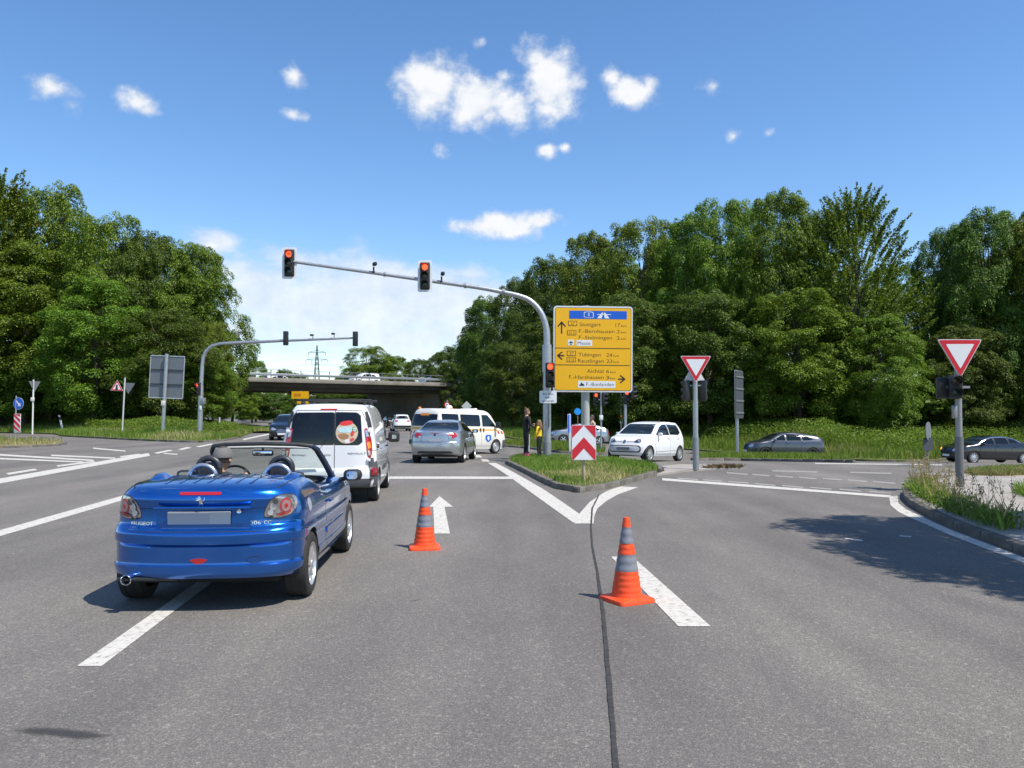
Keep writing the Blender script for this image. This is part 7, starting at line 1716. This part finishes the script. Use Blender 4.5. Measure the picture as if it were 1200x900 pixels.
def standing(label, x, y, rz, height, mats, hairm, style, arms, wide=1.0, extra=None, zoff=0):
    """mats: 0 skin, 1 top, 2 trousers, 3 shoes, 4 lower leg"""
    s = height / 1.70; t = thing('person', label, 'person', (x, y, stand_z(x, y) + zoff), rz); J, B = {}, []
    V = lambda a, b, c: Vector((a, b, c)) * s
    J['pelvis'] = (V(0, 0, .93), (.125 * s * wide, .105 * s), 2); J['waist'] = (V(0, 0, 1.08), (.118 * s * wide, .095 * s), 1); J['chest'] = (V(.01, 0, 1.28), (.14 * s * wide, .10 * s), 1); J['collar'] = (V(-.005, 0, 1.41), (.085 * s, .07 * s), 1); J['neck'] = (V(.0, 0, 1.485), .050 * s, 0); J['skull'] = (V(.01, 0, 1.56), .052 * s, 0)
    B += [('pelvis', 'waist'), ('waist', 'chest'), ('chest', 'collar'), ('collar', 'neck'), ('neck', 'skull')]
    for sg, n_ in ((1, 'l'), (-1, 'r')):
        J[n_ + 'hip'] = (V(0, sg * .085, .88), .092 * s, 2); J[n_ + 'knee'] = (V(.02, sg * .095, .49), .060 * s, 2); J[n_ + 'shin'] = (V(0, sg * .10, .30), .056 * s, 2); J[n_ + 'ankle'] = (V(-.02, sg * .105, .09), .042 * s, 4); J[n_ + 'heel'] = (V(-.03, sg * .105, .045), .042 * s, 3); J[n_ + 'toe'] = (V(.15, sg * .125, .032), (.042 * s, .030 * s), 3)
        B += [('pelvis', n_ + 'hip'), (n_ + 'hip', n_ + 'knee'), (n_ + 'knee', n_ + 'shin'), (n_ + 'shin', n_ + 'ankle'), (n_ + 'ankle', n_ + 'heel'), (n_ + 'heel', n_ + 'toe')]
        el, wr, pn, cu = arms[n_]; J[n_ + 'shoulder'] = (V(0, sg * .17, 1.385), .062 * s, 1); J[n_ + 'elbow'] = (V(*el), .045 * s, 1); J[n_ + 'wrist'] = (V(*wr), .030 * s, 1, .95)
        B += [('collar', n_ + 'shoulder'), (n_ + 'shoulder', n_ + 'elbow'), (n_ + 'elbow', n_ + 'wrist')]; hand(J, B, n_ + 'wrist', n_, J[n_ + 'wrist'][0], J[n_ + 'wrist'][0] - J[n_ + 'elbow'][0], pn, s, cu)
    mesh_obj('figure', person_mesh(J, B, mats, 'figure'), t); hd = add_head(t, V(.02, 0, 1.60), 0, s * 1.02, hairm, style)
    return t, s, V, hd
gw = PX(617, 28.1); BLK = cloth('black_cloth', (.014, .014, .015))
t, s, V, hd = standing('woman in black with white side stripes and pink ankle socks, arms folded beside the girl', gw.x, gw.y, R(28), 1.72, [SKIN, BLK, BLK, cloth('black_shoes', (.02, .02, .02)), cloth('pink_socks', (.75, .04, .22))], HAIRB, 'bun', {'l': ((.02, .26, 1.12), (.20, .06, 1.14), (0, 0, -1), .5), 'r': ((.02, -.26, 1.12), (.22, -.06, 1.18), (0, 0, -1), .5)}, 1.1)
for sg in (1, -1):
    mb = MB(); mb.tube([V(.01, sg * .178, .84), V(.02, sg * .155, .50), V(0, sg * .156, .26)], .014, 6); mb.build('trouser_stripe', WHITEFILM, t)
for z, y in ((1.20, .05), (1.12, -.06)): mb = MB(); mb.lathe([(.001, .155), (.05, .153), (.055, .14)], 14, 'x', V(0, y, z), close=True); mb.build('white_print', WHITEFILM, t)
gg = PX(632, 28.0)
t, s, V, hd = standing('girl in a yellow top and black leggings with long hair and white shoes', gg.x, gg.y, R(150), 1.32, [SKIN, cloth('yellow_cloth', (.80, .50, .02)), BLK, WHITEP, BLK], HAIRL, 'long', {'l': ((.03, .23, 1.14), (.12, .20, .92), (0, -1, 0), .4), 'r': ((.10, -.22, 1.20), (.13, -.14, 1.45), (0, 1, 0), .3)}, .95)
gm = PX(694, 33.5)
t, s, V, hd = standing('man in a beige shirt and dark cap standing behind the chevron board', gm.x, gm.y, R(200), 1.78, [SKIN, cloth('beige_cloth', (.42, .33, .22)), cloth('light_trousers', (.45, .38, .28)), cloth('black_shoes', (.02, .02, .02)), SKIN], HAIRD, 'short', {'l': ((.0, .27, 1.12), (.08, .25, .90), (0, -1, 0), .4), 'r': ((.0, -.27, 1.12), (.08, -.25, .90), (0, 1, 0), .4)}, 1.1)
# driver of the convertible: seated, hands on the wheel
dr = thing('person', 'man in a dark grey cap driving the blue convertible', 'person', blue.location, 0); dr.rotation_euler = blue.rotation_euler
J, B = {}, []; SH = cloth('dark_shirt', (.035, .035, .04))
y0 = .36; J['pelvis'] = ((-.12, y0, .62), (.15, .12), 1); J['waist'] = ((-.17, y0, .76), (.15, .11), 1); J['chest'] = ((-.22, y0, .92), (.17, .11), 1); J['collar'] = ((-.23, y0, 1.02), (.09, .08), 1); J['neck'] = ((-.21, y0 - .02, 1.11), .055, 0); J['skull'] = ((-.18, y0 - .04, 1.18), .055, 0)
B += [('pelvis', 'waist'), ('waist', 'chest'), ('chest', 'collar'), ('collar', 'neck'), ('neck', 'skull')]
for sg, n_ in ((1, 'l'), (-1, 'r')):
    J[n_ + 'shoulder'] = ((-.22, y0 + sg * .18, .99), .066, 1); J[n_ + 'elbow'] = ((.0, y0 + sg * .25, .84), .048, 1); J[n_ + 'wrist'] = ((.27, y0 + sg * .17, 1.0 - .02), .032, 0, .35); B += [('collar', n_ + 'shoulder'), (n_ + 'shoulder', n_ + 'elbow'), (n_ + 'elbow', n_ + 'wrist')]
    hand(J, B, n_ + 'wrist', n_, J[n_ + 'wrist'][0], (.8, 0, .5), (0, -sg, -.2), 1.0, .6)
    J[n_ + 'hip'] = ((.0, y0 + sg * .10, .58), .09, 2); J[n_ + 'knee'] = ((.38, y0 + sg * .13, .66), .062, 2); J[n_ + 'foot'] = ((.66, y0 + sg * .12, .46), .05, 2); B += [('pelvis', n_ + 'hip'), (n_ + 'hip', n_ + 'knee'), (n_ + 'knee', n_ + 'foot')]
mesh_obj('figure', person_mesh(J, B, [SKIN, SH, CLOTH], 'figure'), dr)
hd = add_head(dr, Vector((-.16, y0 - .05, 1.225)), R(-16), 1.06, HAIRD, 'short')
CAPM = cloth('grey_cap', (.13, .122, .115)); cp = MB(); rows = []
for i in range(10):
    th = R(2 + 86 * i / 9); rows.append([((.128 * math.sin(th) * math.cos(a) - .006), .106 * math.sin(th) * math.sin(a), .008 + .124 * math.cos(th) * (1 if i else 1)) for a in [2 * math.pi * j / 28 for j in range(29)]])
cp.grid(rows); cp.prism([(.07, -.07), (.15, -.055), (.185, 0), (.15, .055), (.07, .07)], .012, .022, 'xy'); cp.build('cap', CAPM, hd)
# ------------------------------------------------------------------ road bridge over the main road, and the power line behind it
Lp, Rp = Vector((-33, 98, 0)), Vector((-9.3, 118, 0)); u_ = (Rp - Lp).normalized(); n_ = Vector((-u_.y, u_.x, 0))
br = thing('road_bridge', 'grey concrete road bridge with a steel guard rail crossing over the main road', 'bridge', Lp, math.atan2(u_.y, u_.x))
LEN = (Rp - Lp).length; X0, X1_ = -16, LEN + 26
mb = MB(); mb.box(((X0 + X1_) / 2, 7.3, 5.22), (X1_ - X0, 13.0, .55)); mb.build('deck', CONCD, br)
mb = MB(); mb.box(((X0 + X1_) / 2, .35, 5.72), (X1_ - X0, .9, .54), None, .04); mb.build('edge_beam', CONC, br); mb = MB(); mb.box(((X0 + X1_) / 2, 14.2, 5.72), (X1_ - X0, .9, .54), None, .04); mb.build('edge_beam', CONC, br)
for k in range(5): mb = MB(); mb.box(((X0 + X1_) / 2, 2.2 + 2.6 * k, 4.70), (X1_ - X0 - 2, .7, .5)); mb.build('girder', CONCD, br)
ra = MB(); ra.box(((X0 + X1_) / 2, .35, 6.42), (X1_ - X0, .10, .32), None, .03); ra.build('guard_rail', GALV, br); ra = MB(); ra.box(((X0 + X1_) / 2, .30, 7.0), (X1_ - X0, .06, .06)); ra.build('hand_rail', GALVD, br)
pm_ = MB(); pm_.box((0, 0, 0), (.10, .08, 1.0)); pme = pm_.mesh('rail_post', GALVD)
for k in range(int((X1_ - X0) / 2) + 1): o = bpy.data.objects.new('rail_post', pme); link(o, br); o.location = (X0 + .2 + 2 * k, .42, 6.48)
ra = MB(); ra.box(((X0 + X1_) / 2, 14.2, 6.42), (X1_ - X0, .10, .32), None, .03); ra.build('guard_rail', GALV, br)
for xa, nm in ((LEN + .6, 1), (-13.5, -1)):
    mb = MB(); a0 = xa; sk_ = 13 * .10
    mb.prism([(a0, .9), (a0 + 1.2 * nm, .9), (a0 + 1.2 * nm - 6, 13.8), (a0 - 6, 13.8)], -1.2, 4.93, 'xy'); mb.build('abutment', CONC, br)
gr = MB(); pane_ = [(LEN - .6, 2.4), (LEN - 1.6, 4.6)]
# cars crossing on the deck
wc = bpy.data.objects['white_suv']; c = copy_tree(wc); c['label'] = 'white car crossing on the bridge deck behind the guard rail'; c['category'] = 'car'
def on_deck(o, x, y, fwd): w = Lp + u_ * x + n_ * y; o.location = (w.x, w.y, 5.50); o.rotation_euler = (0, 0, math.atan2(u_.y * fwd, u_.x * fwd))
on_deck(c, 19.2, 3.5, -1)
c = copy_tree(bpy.data.objects['silver_car']); c['label'] = 'silver car on the bridge deck close to the trees at its end'; on_deck(c, LEN - .5, 3.4, -1)
c = copy_tree(bpy.data.objects['white_suv']); c['label'] = 'white car on the bridge deck below the pylon'; on_deck(c, 9.4, 9.5, 1); c.location.z -= .35
# bank that carries the road up to the right end of the bridge
bk = MB(); rows = []
for i in range(15):
    a = Lp + u_ * (LEN + 1.0 + i * 2.4); row = []
    for j in range(9): p = a - n_ * (j * 1.6 - 1.0) + u_ * (j * .3); row.append((p.x, p.y, max(-.6, 5.3 - .62 * j * 1.6 * .62 + .12 * math.sin(i * 1.3 + j))))
    rows.append(row)
bk.grid(rows); o = bk.build('bridge_bank', SOIL, None, True, 60); tag(o, kind='structure'); bkpts = np.array([r_[j] for r_ in rows for j in range(9)])
g_ = np.random.default_rng(77); q = []
for _ in range(7000):
    i, j = g_.uniform(0, 13.99), g_.uniform(0, 7.99); a, b = rows[int(i)], rows[int(i) + 1]; fi, fj = i - int(i), j - int(j)
    p = (np.array(a[int(j)]) * (1 - fj) + np.array(a[int(j) + 1]) * fj) * (1 - fi) + (np.array(b[int(j)]) * (1 - fj) + np.array(b[int(j) + 1]) * fj) * fi; q.append(p)
blades('bridge_bank_grass', np.array(q), .3, .8, .10, GRASS, .5, 78)
# trees behind the bridge
for a in [(300, 424, 165, 44, 'maple', 'pale tree over the left end of the bridge'), (333, 432, 180, 34, 'oak', 'small dark round tree behind the bridge rail left of the pylon'), (352, 437, 190, 26, 'oak', 'lowest tree between the pylon and the bridge rail'), (432, 406, 175, 66, 'maple', 'largest pale tree rising behind the middle of the bridge'), (462, 418, 178, 48, 'maple', 'tree next to the largest one behind the bridge'), (492, 420, 172, 36, 'oak', 'brownish tree behind the bridge near its right end'), (517, 412, 160, 40, 'oak', 'tree where the bridge meets the right wood'),
          (296, 458, 150, 40, 'oak', 'dark tree under the left part of the bridge'), (322, 460, 152, 40, 'oak', 'dark tree under the bridge beside the yellow sign'), (345, 462, 156, 36, 'oak', 'dark tree under the bridge behind the yellow sign'), (272, 440, 140, 60, 'maple', 'tree behind the foot of the left bridge end'), (372, 450, 190, 50, 'oak', 'dark tree seen through the bridge opening above the van roof bars'), (402, 447, 196, 50, 'oak', 'dark tree far through the middle of the bridge opening'), (432, 450, 188, 46, 'oak', 'dark tree through the bridge opening near its concrete wall'), (386, 458, 168, 40, 'oak', 'lowest dark tree through the bridge opening'), (418, 460, 170, 40, 'oak', 'low dark tree beside the far end of the abutment')]: tree(*a, group=GF)
# pylon
PD = 470; px_ = (371 - 600) / FPX * PD; ph = Z(404.5, PD); STEEL = mat('pylon_steel', (.10, .115, .115), .6, .3)
py = thing('electricity_pylon', 'steel lattice electricity pylon with two cross arms standing behind the bridge', 'pylon', (px_, PD, 0))
lg = MB()
def half(z): return 2.6 * (1 - z / ph) + .18
for sx in (1, -1):
    for sy in (1, -1): lg.tube([(sx * half(0), sy * half(0), -1), (sx * half(ph * .6), sy * half(ph * .6), ph * .6), (sx * .15, sy * .15, ph)], [.20, .18, .14], 5)
lg.build('leg', STEEL, py)['kind'] = 'stuff'
bc = MB(); zs = [ph * (1 - (1 - k / 13) ** 1.25) for k in range(14)]
for z0, z1 in zip(zs, zs[1:]):
    a, b = half(z0), half(z1)
    for sx, sy, tx, ty in ((1, 1, -1, 1), (-1, 1, -1, -1), (-1, -1, 1, -1), (1, -1, 1, 1)): bc.tube([(sx * a, sy * a, z0), (tx * b, ty * b, z1)], .09, 4); bc.tube([(tx * a, ty * a, z0), (sx * b, sy * b, z1)], .09, 4)
bc.build('brace', STEEL, py)['kind'] = 'stuff'
ends = []
for pz, hw_ in ((412.7, 4.9), (421.7, 6.4)):
    z = Z(pz, PD); ar = MB(); ar.tube([(-hw_, 0, z), (hw_, 0, z)], .17, 5); ar.tube([(-hw_, 0, z), (0, 0, z + 1.2), (hw_, 0, z)], .10, 5); ar.build('cross_arm', STEEL, py)
    for x in ((-hw_, hw_) if pz < 415 else (-hw_, -hw_ * .45, hw_ * .45, hw_)): i_ = MB(); i_.lathe([(.05, 0), (.14, -.5), (.14, -1.7), (.05, -2.3)], 8, 'z', (x, 0, z)); i_.build('insulator', STEEL, py); ends.append((px_ + x, z - 2.3))
for k, (x, z) in enumerate(ends):
    nm = ('tip of the upper arm facing the left wood', 'tip of the upper arm facing the right wood', 'outer end of the lower arm facing the left wood', 'inner insulator of the lower arm facing the left wood', 'inner insulator of the lower arm facing the right wood', 'outer end of the lower arm facing the right wood')[k]
    for sg, label in ((-1, 'power cable going left from the ' + nm.split(' facing')[0] + (', near side' if 'left' in nm else ', far side')), (1, 'power cable going right from the ' + nm.split(' facing')[0] + (', far side' if 'left' in nm else ', near side'))):
        w = MB(); w.tube([(x + sg * 330 * i / 12, PD + 60 * i / 12 * (1 if sg < 0 else -1), z - 9 * (1 - (2 * i / 12 - 1) ** 2)) for i in range(13)], .035, 4)
        o = w.build('power_cable', STEEL); tag(o, label, 'power cable', 'power cables of the pylon')
